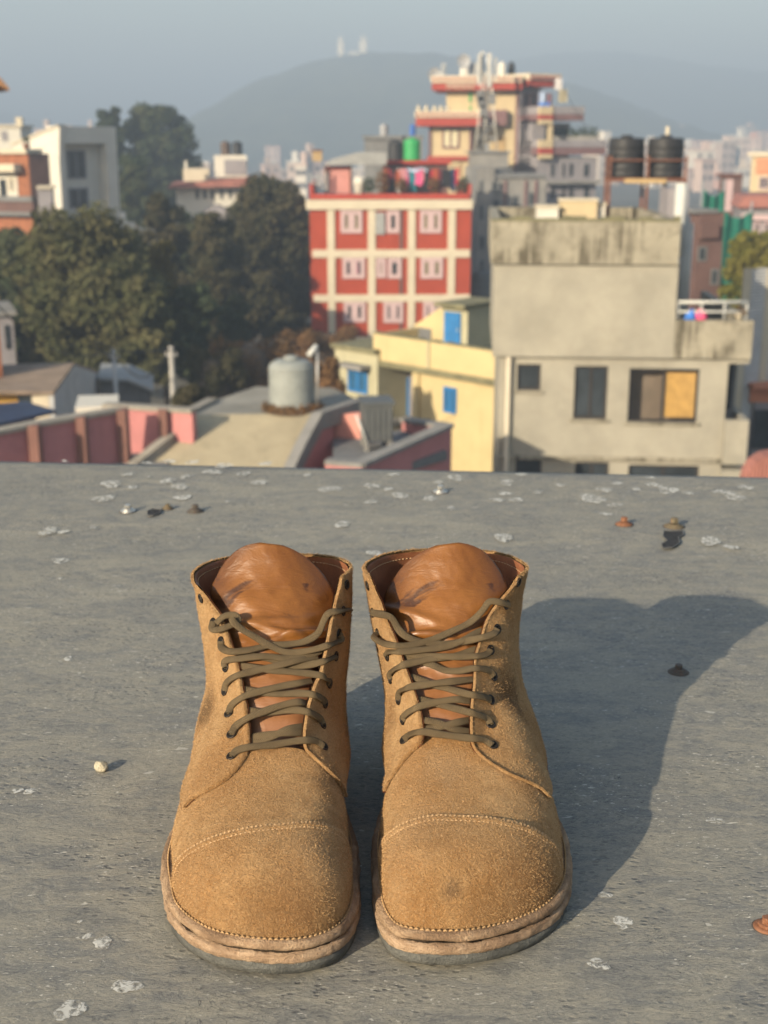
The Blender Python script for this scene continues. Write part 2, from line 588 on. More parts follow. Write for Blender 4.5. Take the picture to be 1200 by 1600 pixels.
M_SLABG = pm('less lit cement roof', (.25, .235, .20), .2, .7, .95, .4, 10, dirt=.5, dirtcol=(.12, .105, .08))  # cement copy with weaker light put into a greyer colour
M_KERB = pm('cement kerb', (.30, .27, .225), .15, 1.5, .95, .4, 16, dirt=.35)
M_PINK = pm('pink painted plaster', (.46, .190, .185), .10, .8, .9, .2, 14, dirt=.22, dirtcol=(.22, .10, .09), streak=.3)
M_PIER = pm('brown painted pier', (.20, .10, .08), .12, 1.5, .85, .2, 14, dirt=.3)
M_YEL = pm('pale yellow plaster', (.53, .425, .225), .08, .8, .9, .25, 14, dirt=.14, dirtcol=(.36, .27, .13), streak=.28)
M_PALE = pm('pale lime plaster', (.42, .39, .26), .10, .9, .9, .25, 14, dirt=.25, dirtcol=(.26, .24, .16), streak=.35)
M_MOSS = pm('mossy concrete edge', (.19, .175, .10), .25, 2.5, .95, .4, 18, dirt=.5, dirtcol=(.07, .07, .03))
M_BLUE = pm('blue painted joinery', (.025, .16, .40), .15, 2.0, .6, .15, 20)
M_RED = pm('brick red paint', (.33, .050, .022), .09, .8, .85, .2, 12, dirt=.14, dirtcol=(.25, .045, .035), streak=.14)
M_REDT = pm('bright red trim', (.36, .05, .032), .1, .9, .8, .2, 12)
M_CREAMW = pm('cream white band', (.56, .49, .37), .06, 1.2, .85, .15, 14, dirt=.12, dirtcol=(.45, .38, .28))
M_WFRAME = pm('pinkish white window frame', (.50, .36, .36), .06, 2, .7, .1, 20)
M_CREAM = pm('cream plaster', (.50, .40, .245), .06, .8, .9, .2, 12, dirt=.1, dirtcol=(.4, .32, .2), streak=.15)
M_REDB = pm('dull red parapet band', (.33, .055, .038), .08, 1, .85, .2, 12)
M_PURP = pm('purple brown column paint and shaded bands', (.18, .10, .10), .1, 1, .85, .2, 12)
M_SHADE = pm('grey lilac plaster and painted shade', (.26, .24, .25), .1, .8, .9, .2, 12, streak=.2)  # wall colour that also carries the shade of the cream tower flank
M_WHITE = pm('white painted plaster', (.60, .565, .49), .05, .8, .85, .15, 12, streak=.12, dirtcol=(.45, .43, .4))
M_BRICK = pm('orange brick wall', (.30, .115, .055), .2, 3, .9, .4, 22, dirt=.3)
M_BROWN = pm('dark brown wall', (.13, .075, .065), .15, 1, .9, .3, 14)
M_RUST = pm('rusty steel', (.15, .062, .038), .3, 6, .8, .3, 40)
M_STEEL = pm('galvanised steel', (.42, .42, .41), .12, 3, .5, .15, 30, metallic=.6)
M_BLACKT = pm('black plastic tank', (.022, .022, .024), .3, 3, .55, .15, 20, dirt=.35, dirtcol=(.09, .08, .07))
M_GREENT = pm('green plastic tank', (.03, .30, .09), .12, 3, .5, .1, 20)
M_TANKG = pm('faded grey plastic tank', (.25, .265, .25), .12, 2.5, .6, .15, 20, dirt=.2, streak=.2)
M_TANKD = pm('dark grey plastic tank', (.095, .10, .10), .15, 2.5, .55, .15, 20, dirt=.2, dirtcol=(.2, .19, .16))
M_TIN = pm('tan corrugated tin roof', (.30, .225, .165), .2, 1.5, .8, .2, 16, dirt=.4, dirtcol=(.16, .11, .08), corr=3.2, corrdir=0)
M_TING = pm('grey tin sheet', (.36, .36, .35), .12, 1.5, .6, .2, 16, dirt=.25, corr=5, corrdir=0)
M_NAVY = pm('dark blue tin roof', (.016, .035, .085), .2, 1.5, .55, .2, 16, corr=4, corrdir=0)
M_WBOARD = pm('white weathered cladding', (.50, .50, .50), .1, 1.5, .85, .2, 16, dirt=.15, corr=3.2, corrdir=2)
M_OCHRE = pm('ochre wall', (.58, .34, .06), .1, 1.2, .85, .2, 14)
M_NET = pm('green scaffold netting', (.010, .125, .088), .2, 1.5, .9, .4, 30)
M_CURT = pm('orange curtain', (.70, .45, .16), .15, 3.5, .9, .2, 20, corr=0)
M_ROOM = pm('dim room interior', (.26, .215, .18), .2, 1, .9, .1)
M_PIPE = pm('pale plastic pipe', (.52, .52, .49), .08, 2, .6, .1, 20)
M_POLE = pm('concrete pole', (.36, .34, .31), .1, 2, .9, .3, 20, dirt=.2)
M_WIRE = pm('black cable', (.02, .02, .022), .1, 3, .6, .1)
M_REDTILE = pm('faded red corrugated roof', (.34, .14, .11), .2, 1.5, .85, .2, 14, corr=4, corrdir=0)
M_TEMPLE = pm('whitewashed temple', (.80, .72, .58), .05, .1, .9, .1, 2)
M_DISH = pm('grey satellite dish', (.30, .30, .31), .1, 3, .5, .1)
M_CARD = pm('sun bleached ochre panel', (.40, .28, .14), .12, 2, .9, .2)

def mat_ground():
    t = NT('hazy city ground')
    b = t.noise(.02, 6, .65, .4)
    f = t.noise(.16, 5, .65)
    c = t.mix(t.mapr(b, .35, .65), (.075, .070, .050), (.17, .145, .115))
    c = t.mix(t.mapr(f, .4, .7, 0, .7), c, (.05, .055, .03))
    t.bsdf(Base__Color=c, Roughness=.95, Normal=t.bump(f, .5, .4))
    return t.mat
def mat_hill():
    t = NT('wooded hillside')
    b = t.noise(.012, 6, .7, .3)
    f = t.noise(.07, 5, .65)
    c = t.mix(t.mapr(b, .35, .65), (.035, .050, .025), (.075, .085, .04))
    c = t.mix(t.mapr(f, .45, .7, 0, .7), c, (.022, .032, .016))
    t.bsdf(Base__Color=c, Roughness=1.0, Normal=t.bump(f, .8, 3.0))
    return t.mat
M_GROUND, M_HILL = mat_ground(), mat_hill()
# ground: one sheet to the horizon
g = MB()
for (x0, x1, y0_, y1_) in ((-6000, 6000, -3000, 9000),):
    n = 24
    vs_ = [(x0 + (x1 - x0) * i / n, y0_ + (y1_ - y0_) * j / n, GZ) for j in range(n + 1) for i in range(n + 1)]
    g.add(vs_, [(j * (n + 1) + i, j * (n + 1) + i + 1, (j + 1) * (n + 1) + i + 1, (j + 1) * (n + 1) + i) for j in range(n) for i in range(n)])
tag(g.build('ground', M_GROUND), kind='structure')['label'] = 'hazy valley floor under the city'

def hill(name, crest, Y, thick, label, seed):
    """a ridge whose skyline passes through the pixels of crest at distance Y; bumpy wooded surface"""
    xs = np.array([at(px, py, Y).x for px, py in crest]); zs = np.array([at(px, py, Y).z for px, py in crest])
    X = np.linspace(xs[0], xs[-1], 150)
    Z = pchip(xs, zs, X)
    r_ = np.linspace(-1, 1, 44)
    V, Fc = [], []
    for k in r_:
        prof = math.cos(k * PI / 2) ** 1.15 if abs(k) < 1 else 0
        for x, z in zip(X, Z):
            V.append((x + 0.0, Y + k * thick, GZ - 2 + (z - GZ + 2) * prof))
    V = np.array(V)
    hgt = np.clip((V[:, 2] - GZ) / 30, 0, 1)
    V[:, 2] += (vnoise(V, .010, seed, 3) * 3.0 + vnoise(V, .05, seed + 1, 2) * 1.6) * hgt
    Fc = grid_faces(len(r_), len(X))
    o = np_mesh(name, V, Fc, M_HILL, None, True)
    tag(o, kind='structure')['label'] = label
hill('hill', [(120, 236), (250, 214), (300, 194), (345, 164), (395, 132), (450, 112), (505, 96), (550, 88), (600, 84), (650, 84), (700, 90), (745, 98), (800, 112), (860, 128), (920, 146), (975, 166), (1030, 190), (1120, 222), (1240, 240)], 1150, 330, 'wooded temple hill fading into haze', 5)
hill('far_ridge', [(-700, 150), (-300, 130), (0, 175), (150, 200), (350, 190), (560, 150), (700, 110), (840, 88), (930, 80), (1030, 90), (1120, 106), (1220, 114), (1500, 90), (1900, 108)], 1760, 300, 'far blue ridge almost lost in haze', 9)

# temple on the hill
F = Fr(550, 90, 1140)
tmp = thing('temple', F.o, 'pale hilltop temple with two towers above the hazy hill', 'temple')
for nm, r in (('tower', (528, 68, 537, 100)), ('tower', (562, 66, 573, 100)), ('hall', (545, 82, 561, 104)), ('terrace', (528, 97, 574, 112))):
    m = MB(); F.pbox(m, *r, -9, 9)
    if nm == 'tower':
        u0, u1, z0, z1 = F.rect(*r)
        uc = (u0 + u1) / 2
        for k in range(3):
            s_ = 1.15 - .35 * k
            F.box(m, uc - (u1 - u0) * .5 * s_, uc + (u1 - u0) * .5 * s_, z1 + 2.2 * k, z1 + 2.2 * k + 1.1, -5 * s_, 5 * s_)
    m.build(nm, M_TEMPLE, tmp)

# far city: pale blocks along the valley floor
FAR_COLS = [(.62, .52, .42), (.55, .40, .34), (.66, .60, .52), (.48, .38, .33), (.60, .45, .38), (.58, .55, .50), (.50, .30, .24)]
M_FAR = [pm('far plaster %s' % nm, c, .08, .2, .9, .1, 2) for nm, c in zip(('sand', 'rose', 'white', 'clay', 'peach', 'grey', 'brick'), FAR_COLS)]
FARNAME = ('sandy', 'rose', 'whitish', 'clay brown', 'peach', 'light grey', 'brick red')
M_FARWIN = pm('far window openings', (.10, .09, .09), .1, 1, .5, .05)
def far_house(px, py_top, Y, wpx, ci, r, label, group, base=None):
    F = Fr(px, py_top, Y, r.uniform(-35, 35))
    w = wpx / ppm(Y); d = w * r.uniform(.7, 1.1)
    top = F.o.z
    root = thing('far_house', (F.o.x, F.o.y, GZ), label, 'house', group)
    m = MB(); F.box(m, -w / 2, w / 2, GZ, top, -d, 0); m.build('wall', M_FAR[ci], root)
    m = MB(); F.box(m, -w / 2 - .3, w / 2 + .3, top + .005, top + .5, -d - .3, .3)
    if r.random() < .7:
        a = r.uniform(-.4, .1) * w
        F.box(m, a, a + w * .3, top + .5, top + .5 + r.uniform(2, 3), -d * .6, -d * .2)
    m.build('roof', M_FAR[(ci + 2) % 7], root)
    if wpx > 15:
        n = max(2, int(w / 3.4)); fl = max(1, min(4, int((top - GZ) / 3.3)))
        for q in range(fl):
            for k in range(n):
                uc = -w / 2 + w * (k + .5) / n
                z = top - 1.0 - 3.2 * q
                m = MB(); F.box(m, uc - .65, uc + .65, z - 1.4, z, -.02, .04)
                m.build('window', M_FARWIN, root)
    return root
def far_city():
    r = random.Random(11)
    spots = []
    for k in range(64):                                   # right-hand slope and valley
        Y = r.uniform(380, 1000)
        spots.append((r.uniform(945, 1215), r.uniform(222, 285) - (Y - 380) * .040, Y, r.uniform(18, 44)))
    for k in range(26):                                   # below the hill, left of the tower
        Y = r.uniform(330, 800)
        spots.append((r.uniform(300, 660), r.uniform(226, 272), Y, r.uniform(14, 34)))
    for k in range(5):
        spots.append((r.uniform(-10, 150), r.uniform(196, 222), r.uniform(400, 600), r.uniform(14, 30)))
    spots.sort(key=lambda s: -s[2])
    for px, py, Y, w in spots:
        ci = r.randrange(7)
        side = 'right of the tall cream tower' if px > 800 else ('at the left edge' if px < 200 else 'below the temple hill')
        far_house(px, py, Y, w, ci, r, 'small hazy %s block in the far city %s' % (FARNAME[ci], side), 'far city %s houses %s' % (FARNAME[ci], side))
far_city()
# long pale apartment block under the hill
F = Fr(438, 220, 900, 4)
ab = thing('apartment_block', (F.o.x, F.o.y, GZ), 'long pale apartment block with stepped roofline under the hill', 'apartment block')
for (x0, y0_, x1) in ((396, 207, 408), (408, 211, 440), (440, 209, 462), (462, 205, 478)):
    m = MB(); u0, u1, z0, z1 = F.rect(x0, y0_, x1, 240); F.box(m, u0, u1, GZ, z1, -24, -.5 * (x0 % 3)); m.build('wall', M_FAR[0], ab)
for k in range(14):
    for q in range(3):
        x = 400 + k * 5.6
        m = MB(); F.pbox(m, x, 214 + q * 6, x + 2, 217 + q * 6, -.5, .06); m.build('window', M_FARWIN, ab)

# ------------------------------------------------------------------ water tanks
def tank(name, px, py_base, Y, wpx, hpx, mat, label, group=None, ribs=5, z=None):
    b = at(px, py_base, Y)
    s = 1.0 / ppm(Y)
    r, h = wpx * s / 2, hpx * s
    root = thing(name, b, label, 'water tank', group)
    prof = [(r * .97, 0)]
    for k in range(ribs):
        z0 = h * .86 * k / ribs; z1 = h * .86 * (k + 1) / ribs
        prof += [(r, z0 + (z1 - z0) * .15), (r, z0 + (z1 - z0) * .70), (r * .945, z0 + (z1 - z0) * .85)]
    prof += [(r * .95, h * .88), (r * .72, h * .95), (r * .32, h * .97)]
    MB().lathe(b, prof, 28).build('tank_body', mat, root, True)
    MB().lathe(b, [(r * .30, h * .96), (r * .34, h * .97), (r * .34, h * 1.02), (r * .2, h * 1.04)], 18).build('lid', mat, root, True)
    return root

# ------------------------------------------------------------------ red building
def red_building():
    F = Fr(609, 420, 79, 1.5)
    root = thing('apartment_house', (F.o.x, F.o.y, GZ), 'brick red house with cream bands and pink framed windows', 'house')
    u0, u1, _, zt = F.rect(485, 312, 735, 520)
    D = 9.0
    m = MB(); F.box(m, u0, u1, GZ, zt, -D, 0); m.build('wall', M_RED, root)
    m = MB(); F.pbox(m, 484, 303, 733, 311, -.25, .03)
    F.box(m, u0, u0 + .22, zt, zt + .9, -D, -.25); F.box(m, u1 - .22, u1, zt, zt + .9, -D, -.25)
    m.build('parapet', M_REDT, root)
    for r in ((478, 312, 738, 327), (488, 390, 734, 402), (490, 460, 734, 471), (523, 526, 590, 534)):
        m = MB(); F.pbox(m, *r, -.02, .22 if r[1] == 312 else .13); m.build('band', M_CREAMW, root)
    for r in ((512, 327, 523.5, 526), (575, 327, 586.5, 526), (637, 327, 648.5, 526), (699, 327, 710.5, 526)):
        m = MB(); F.pbox(m, *r, -.02, .10); m.build('pilaster', M_CREAMW, root)
    wins = [(532, 328, 566, 364, 2), (604, 329, 624, 364, 1), (656, 328, 690, 364, 2),
            (535, 402, 570, 435, 2), (588, 403, 603, 434, 1), (606, 403, 627, 435, 1), (657, 402, 692, 435, 2),
            (537, 471, 571, 503, 2), (599, 471, 630, 504, 2), (661, 471, 690, 503, 2)]
    for k, (a, b, c, d, n) in enumerate(wins):
        w = window(F, root, F.rect(a, b, c, d), M_WFRAME, M_GLASSO if k in (0, 2, 4, 6) else M_GLASS, n, .26, .10, 0, 1, .42)
        if k == 3: w['label'] = 'window with a bright pink curtain hanging in it'
    m = MB(); F.pbox(m, 547, 405, 559, 430, -.02, .075); m.build('curtain', pm('bright pink curtain', (.62, .12, .24), .1, 3, .9), root)
    m = MB(); F.pbox(m, 587, 332, 601, 366, -.02, .14); m.build('door', M_STEEL, root)
    m = MB(); F.pbox(m, 624, 328, 629, 526, -.02, .05); m.build('drain_pipe', M_BROWN, root)
    # stair head at the back of the roof
    G = Fr(668, 290, 85, 1.5)
    u0, u1, z0, z1 = G.rect(602, 254, 700, 306)
    m = MB(); G.box(m, u0, u1, zt - .3, z1, -2.4, 0); m.build('stair_head', M_BROWN, root)
    m = MB(); G.pbox(m, 600, 251, 705, 256, -2.6, .3); m.build('stair_head_roof', M_REDT, root)
    return F, zt
F_RED, Z_RED = red_building()

def red_roof_things():
    F = Fr(540, 280, 81, 1.5)
    root = thing('roof_shelter', F.pt(F.uz(548, 300)[0], 0, Z_RED), 'open shelter with grey tin roof on the red house', 'shelter')
    m = MB(); F.poly(m, [(506, 258), (518, 249), (560, 238), (604, 238), (604, 257)], -2.6, .4); m.build('tin_roof', M_TING, root)
    for x in (509, 548, 600):
        m = MB(); u = F.uz(x, 280)[0]; F.box(m, u - .07, u + .07, Z_RED, F.uz(x, 257)[1], -.1, .05); m.build('post', M_RUST, root)
    pk = pm('pink striped curtain sheet', (.58, .27, .24), .12, 2, .9, .2, 14, corr=2.2, corrdir=2)
    m = MB(); F.pbox(m, 510, 262, 548, 302, -.35, -.22); m.build('striped_sheet', pk, root)
    m = MB(); F.pbox(m, 511, 259, 548, 264, -.22, -.1); m.build('beam', M_REDT, root)
    b = F.pt(F.uz(497, 300)[0], .2, Z_RED)
    r2 = thing('roof_railing', b, 'low grey railing at the left corner of the red house roof', 'railing')
    for y in (276, 284, 292):
        m = MB(); F.pbox(m, 484, y, 511, y + 2.5, .3, .36); m.build('rail', M_STEEL, r2)
    for x in (484, 497, 510):
        m = MB(); F.pbox(m, x, 268, x + 2, 303, .28, .38); m.build('post', M_STEEL, r2)
    # clothes line
    G = Fr(650, 275, 80, 1.5)
    L0, L1 = G.pt(G.uz(604, 262)[0], 0, G.uz(604, 262)[1]), G.pt(G.uz(720, 258)[0], 0, G.uz(720, 258)[1])
    cl = thing('clothes_line', Vector((L0.x, L0.y, Z_RED)), 'clothes line on two posts across the red house roof', 'clothes line')
    MB().tube([L0, (L0 + L1) / 2 - Vector((0, 0, .12)), L1], .02, 6).build('line', M_WIRE, cl)
    for p in (L0, L1):
        MB().tube([(p.x, p.y, Z_RED), (p.x, p.y, p.z + .2)], .045, 8).build('post', M_RUST, cl)
    cols = [('black', (.02, .02, .025)), ('maroon', (.12, .02, .03)), ('white', (.62, .62, .64)), ('rust', (.35, .08, .04)), ('teal', (.02, .16, .20)),
            ('pale blue', (.42, .50, .66)), ('pink', (.62, .10, .24)), ('grey', (.22, .22, .24)), ('crimson', (.40, .03, .05)), ('navy', (.03, .04, .10)), ('rose', (.50, .22, .24))]
    items = [(606, 8, 28, 1), (614, 9, 34, 0), (622, 8, 24, 3), (630, 9, 32, 10), (638, 10, 10, 5), (645, 11, 34, 4), (655, 14, 26, 6), (666, 8, 34, 0), (673, 9, 30, 8), (681, 9, 38, 3), (690, 8, 22, 7), (697, 14, 28, 0), (708, 8, 36, 9), (624, 7, 36, 2), (601, 8, 40, 3), (652, 30, 5, 5), (611, 7, 20, 8), (635, 7, 26, 6), (660, 7, 18, 10), (687, 7, 30, 1), (703, 7, 20, 4), (713, 7, 26, 8)]
    for k, (x, w, h, ci) in enumerate(items):
        nm, c = cols[ci]
        y = 263 + (k % 3)
        n_ = .05 + .03 * (k % 4)
        u0, u1, z0, z1 = G.rect(x - w / 2, y, x + w / 2, y + h)
        m = MB()
        # draped sheet: folds across its width, real thickness
        nn = 7
        vs_ = []
        for q, zz in enumerate((z1, (z0 + z1) / 2, z0)):
            for a in range(nn):
                f = a / (nn - 1)
                off = n_ + .05 * math.sin(a * 1.9 + k) * (.4 + q * .5)
                vs_.append(G.pt(u0 + (u1 - u0) * f + .03 * math.sin(q * 2 + k), off, zz + .05 * math.sin(a * 1.3 + k)))
        nv = len(vs_)
        vs_ += [p - G.n * .03 for p in vs_]
        fs_ = [(q * nn + a, q * nn + a + 1, (q + 1) * nn + a + 1, (q + 1) * nn + a) for q in range(2) for a in range(nn - 1)]
        fs_ += [tuple(i + nv for i in f[::-1]) for f in fs_]
        m.add(vs_, fs_)
        o = m.build('hanging_garment', pm('cloth ' + nm, c, .12, 3, .9, .2, 20), None, True)
        ref = {0: 'left maroon', 1: 'left black', 2: 'small rust', 3: 'long rose', 5: 'long teal', 6: 'wide pink', 7: 'narrow black', 8: 'long crimson', 9: 'long rust', 11: 'widest black', 14: 'leftmost rust', 16: 'left crimson', 17: 'narrow pink', 18: 'short rose', 19: 'right maroon', 20: 'short teal', 21: 'rightmost crimson'}.get(k, nm)
        tag(o, '%s garment hanging on the red house clothes line' % ref, 'garment', 'laundry on the clothes line')
        if k == 15: o['label'] = 'narrow pale blue cloth strip along the red house clothes line'
    pl = thing('potted_plant', G.pt(G.uz(596, 304)[0], .5, Z_RED), 'dry orange brown plant on the red house roof beside the laundry', 'plant')
    c = root_offset(pl)
    MB().lathe(c, [(.16, 0), (.22, .4), (.24, .42)], 12).build('pot', M_RUST, pl, True)
    leaf_cloud('foliage', [(c + Vector((0, 0, 1.0)), (.42, .4, .75))], 260, .16, M_LEAFDRY, pl, 5)
    for q, (px, mt, nm) in enumerate(((577, M_LEAFD, 'dark green'), (626, M_LEAFDRY, 'dry brown'), (676, M_LEAFDRY, 'rusty'), (724, M_LEAFD, 'small green'))):
        p2 = thing('potted_plant', G.pt(G.uz(px, 304)[0], .55, Z_RED), '%s potted plant along the front of the red house roof' % nm, 'plant', 'plants on the red house roof')
        c = root_offset(p2)
        MB().lathe(c, [(.14, 0), (.19, .35), (.21, .37)], 12).build('pot', M_RUST, p2, True)
        leaf_cloud('foliage', [(c + Vector((0, 0, .85)), (.36, .3, .5))], 200, .15, mt, p2, 65 + q)
    bk = at(562, 303, 80); bk.z = Z_RED + .9
    o = MB().lathe((bk.x, bk.y, Z_RED + .0), [(.30, 0), (.36, .9), (.40, .95), (.30, 1.3)], 14).build('washing_tub', M_WHITE, None, True)
    tag(o, 'white tub on the red house roof beside the striped sheet', 'tub')
    wd = thing('roof_crate', (0, 0, 0), 'ochre box at the back left of the red house roof', 'box')
    m = MB(); Fr(498, 250, 92, 1.5).pbox(m, 488, 236, 503, 252, -1, 0); m.build('crate_body', M_CARD, wd)
    m = MB(); Fr(498, 250, 92, 1.5).pbox(m, 487, 234, 504, 236.5, -1.05, .06); m.build('crate_rim', M_RUST, wd)

# ------------------------------------------------------------------ foliage
def leaf_mat(name, c0, c1, c2):
    t = NT(name)
    info = t.n('TexVoronoi', Vector=t.coord(), Scale=1.3)
    b = t.noise(.55, 3, .6)
    col = t.mix(info.outputs['Color'] if False else t.mapr(t.noise(5, 2, .6), .3, .7), c0, c1)
    col = t.mix(t.mapr(b, .4, .68, 0, .8), col, c2)
    d = t.n('BsdfDiffuse', Color=col, Roughness=.6)
    tr = t.n('BsdfTranslucent', Color=t.mix(.5, col, c1))
    mx = t.n('MixShader', i0=.22)
    t.t.links.new(d.outputs[0], mx.inputs[1]); t.t.links.new(tr.outputs[0], mx.inputs[2])
    t.t.links.new(mx.outputs[0], t.out.inputs['Surface'])
    return t.mat
M_LEAF = leaf_mat('olive green leaves', (.068, .076, .034), (.122, .124, .060), (.155, .138, .068))
M_LEAFD = leaf_mat('dark green leaves', (0.036, 0.058, 0.032), (0.072, 0.090, 0.047), (0.099, 0.101, 0.050))
M_LEAFB = leaf_mat('dusky olive leaves', (.042, .044, .024), (.078, .072, .038), (.100, .084, .045))
M_LEAFY = leaf_mat('yellow green leaves', (0.111, 0.098, 0.026), (0.169, 0.137, 0.039), (0.195, 0.130, 0.039))
M_LEAFDRY = leaf_mat('dry brown leaves', (0.120, 0.074, 0.036), (0.192, 0.114, 0.054), (0.240, 0.132, 0.060))
M_LEAFO = leaf_mat('bright olive leaves', (.10, .105, .020), (.16, .155, .035), (.18, .15, .04))
M_BARK = pm('grey brown bark', (.10, .08, .06), .25, 2, .95, .5, 14)

def leaf_cloud(name, clumps, n, size, mat, parent, seed):
    """n leaf quads spread through ellipsoid clumps [(centre, radii)], denser near each clump's skin"""
    r = np.random.default_rng(seed)
    vol = np.array([max(c[1][0] * c[1][1] * c[1][2], 1e-6) ** .8 for c in clumps]); vol /= vol.sum()
    k = r.choice(len(clumps), n, p=vol)
    cen = np.array([tuple(c[0]) for c in clumps])[k]; rad = np.array([c[1] for c in clumps])[k]
    d = r.normal(size=(n, 3)); d /= np.linalg.norm(d, axis=1)[:, None]
    q = r.uniform(.25, 1.0, n) ** .45 * (1 + .10 * r.normal(size=n))
    P = cen + d * rad * q[:, None]
    a = r.normal(size=(n, 3)); a /= np.linalg.norm(a, axis=1)[:, None]
    nn = d * .7 + r.normal(size=(n, 3)) * .6 + np.array([0, 0, .35]); nn /= np.linalg.norm(nn, axis=1)[:, None]
    a = a - nn * np.sum(a * nn, 1)[:, None]; a /= np.linalg.norm(a, axis=1)[:, None]
    b = np.cross(nn, a)
    s = size * r.uniform(.55, 1.3, n)[:, None]
    V = np.stack([P - a * s * .5, P + b * s * .33 + nn * s * .1, P + a * s * .6, P - b * s * .33 + nn * s * .1], 1).reshape(-1, 3)
    return np_mesh(name, V, np.arange(n * 4).reshape(-1, 4), mat, parent, False)

def tree(px, py_top, py_bot, wpx, Y, mat, label, seed, n=9000, leaf=.34, clump=26, group='trees below the rooftops', shape='round', trunkpx=None, name='broadleaf_tree'):
    r = random.Random(seed)
    top, bot = at(px, py_top, Y), at(px, py_bot, Y)
    w = wpx / ppm(Y) / 2
    base = Vector((top.x, Y, GZ))
    root = thing(name, base, label, 'tree', group)
    H0, H1 = max(bot.z, GZ + .6), top.z
    hc = (H1 - H0)
    cl = []
    for k in range(clump):
        f = (k + .5) / clump
        z = H0 + hc * (.10 + .84 * f)
        if shape == 'round': prof = math.sin(PI * min(.97, max(.06, .12 + .80 * f))) ** .6
        elif shape == 'cone': prof = (1 - f) ** .75 * .95 + .12
        else: prof = .55 + .45 * math.sin(PI * f)
        a = k * 2.4 + r.uniform(-.5, .5)
        rr = w * prof * r.uniform(.40, .86)
        cs = w * r.uniform(.24, .40) * (1.0 if shape != 'cone' else .8)
        cl.append((Vector((base.x + rr * math.cos(a), Y + rr * math.sin(a) * .85, min(z, H1 - cs * .75))), (cs, cs, cs * r.uniform(.62, .85))))
    cl.append((Vector((base.x, Y, H0 + hc * .5)), (w * .48, w * .48, hc * .34)))
    # trunk and limbs
    m = MB()
    tr = max(.12, w * .07)
    mid = Vector((base.x + r.uniform(-.2, .2), Y, H0 + hc * .25))
    m.tube([base, base.lerp(mid, .5) + Vector((r.uniform(-.15, .15), 0, 0)), mid, Vector((base.x, Y, H0 + hc * .8))], [tr * 1.3, tr, tr * .8, tr * .25], 9)
    trunk = m.build('trunk', M_BARK, root, True)
    for k in range(0, clump, max(1, clump // 8)):
        c = cl[k][0]
        s0 = mid.lerp(Vector((base.x, Y, H0 + hc * .7)), min(1, max(0, (c.z - mid.z) / max(.1, hc * .5))) * .7)
        MB().tube([s0, s0.lerp(c, .5) + Vector((0, 0, -.15 * w)), c], [tr * .45, tr * .3, tr * .12], 6).build('limb', M_BARK, trunk, True)
    leaf_cloud('crown', cl, n, leaf, mat, root, seed)
    return root

def trees():
    tree(120, 318, 600, 235, 58, M_LEAF, 'large olive green tree in front of the white building', 1, 15000, .30, 40)
    tree(22, 352, 590, 130, 66, M_LEAFD, 'dark green tree at the left edge below the brick house', 2, 8000, .32, 24)
    tree(255, 292, 560, 105, 78, M_LEAFB, 'tall slim brownish tree left of the red tiled house', 3, 7000, .36, 24, shape='tall')
    tree(252, 368, 590, 92, 62, M_LEAFY, 'yellowish tree beside the large olive tree', 4, 6000, .28, 22, shape='cone')
    tree(414, 272, 560, 160, 82, M_LEAFB, 'wide dusky tree against the left side of the red house', 5, 13000, .38, 36)
    tree(330, 318, 570, 100, 74, M_LEAFB, 'narrow dull brown tree in the middle of the grove', 6, 7000, .34, 24, shape='tall')
    tree(366, 458, 560, 62, 68, M_LEAFD, 'small dark green tree at the foot of the dusky tree', 7, 3500, .28, 16)
    tree(220, 430, 610, 120, 55, M_LEAF, 'low olive tree above the left utility pole', 8, 7000, .28, 24)
    tree(295, 440, 610, 110, 60, M_LEAFD, 'shaded dark tree behind the right utility pole', 9, 6000, .30, 22)
    tree(460, 330, 560, 90, 88, M_LEAFD, 'dark tree touching the red house wall', 10, 6000, .36, 22)
    tree(246, 160, 330, 132, 150, M_LEAFD, 'big hazy tree towering behind the white building', 11, 11000, .55, 34)
    tree(169, 164, 262, 62, 146, M_LEAFD, 'thin hazy tree just right of the white building', 12, 3600, .50, 14)
    tree(205, 240, 360, 70, 120, M_LEAFD, 'hazy dark tree at the right corner of the white building', 13, 5000, .45, 18)
    tree(1190, 360, 520, 128, 58, M_LEAFO, 'bright olive tree behind the terrace railing', 14, 8000, .30, 26)
    tree(300, 322, 560, 120, 87, M_LEAFD, 'dense shaded tree filling the middle of the grove', 16, 8000, .32, 26)
    tree(372, 322, 560, 130, 96, M_LEAFB, 'broad dusky tree hiding the foot of the red roofed house', 17, 9000, .34, 28)
    tree(190, 345, 590, 110, 66, M_LEAF, 'olive tree just right of the large olive tree', 18, 8000, .30, 26)
    tree(60, 440, 610, 110, 62, M_LEAFD, 'dark bushy tree beneath the large olive tree', 15, 6000, .30, 22)
trees()
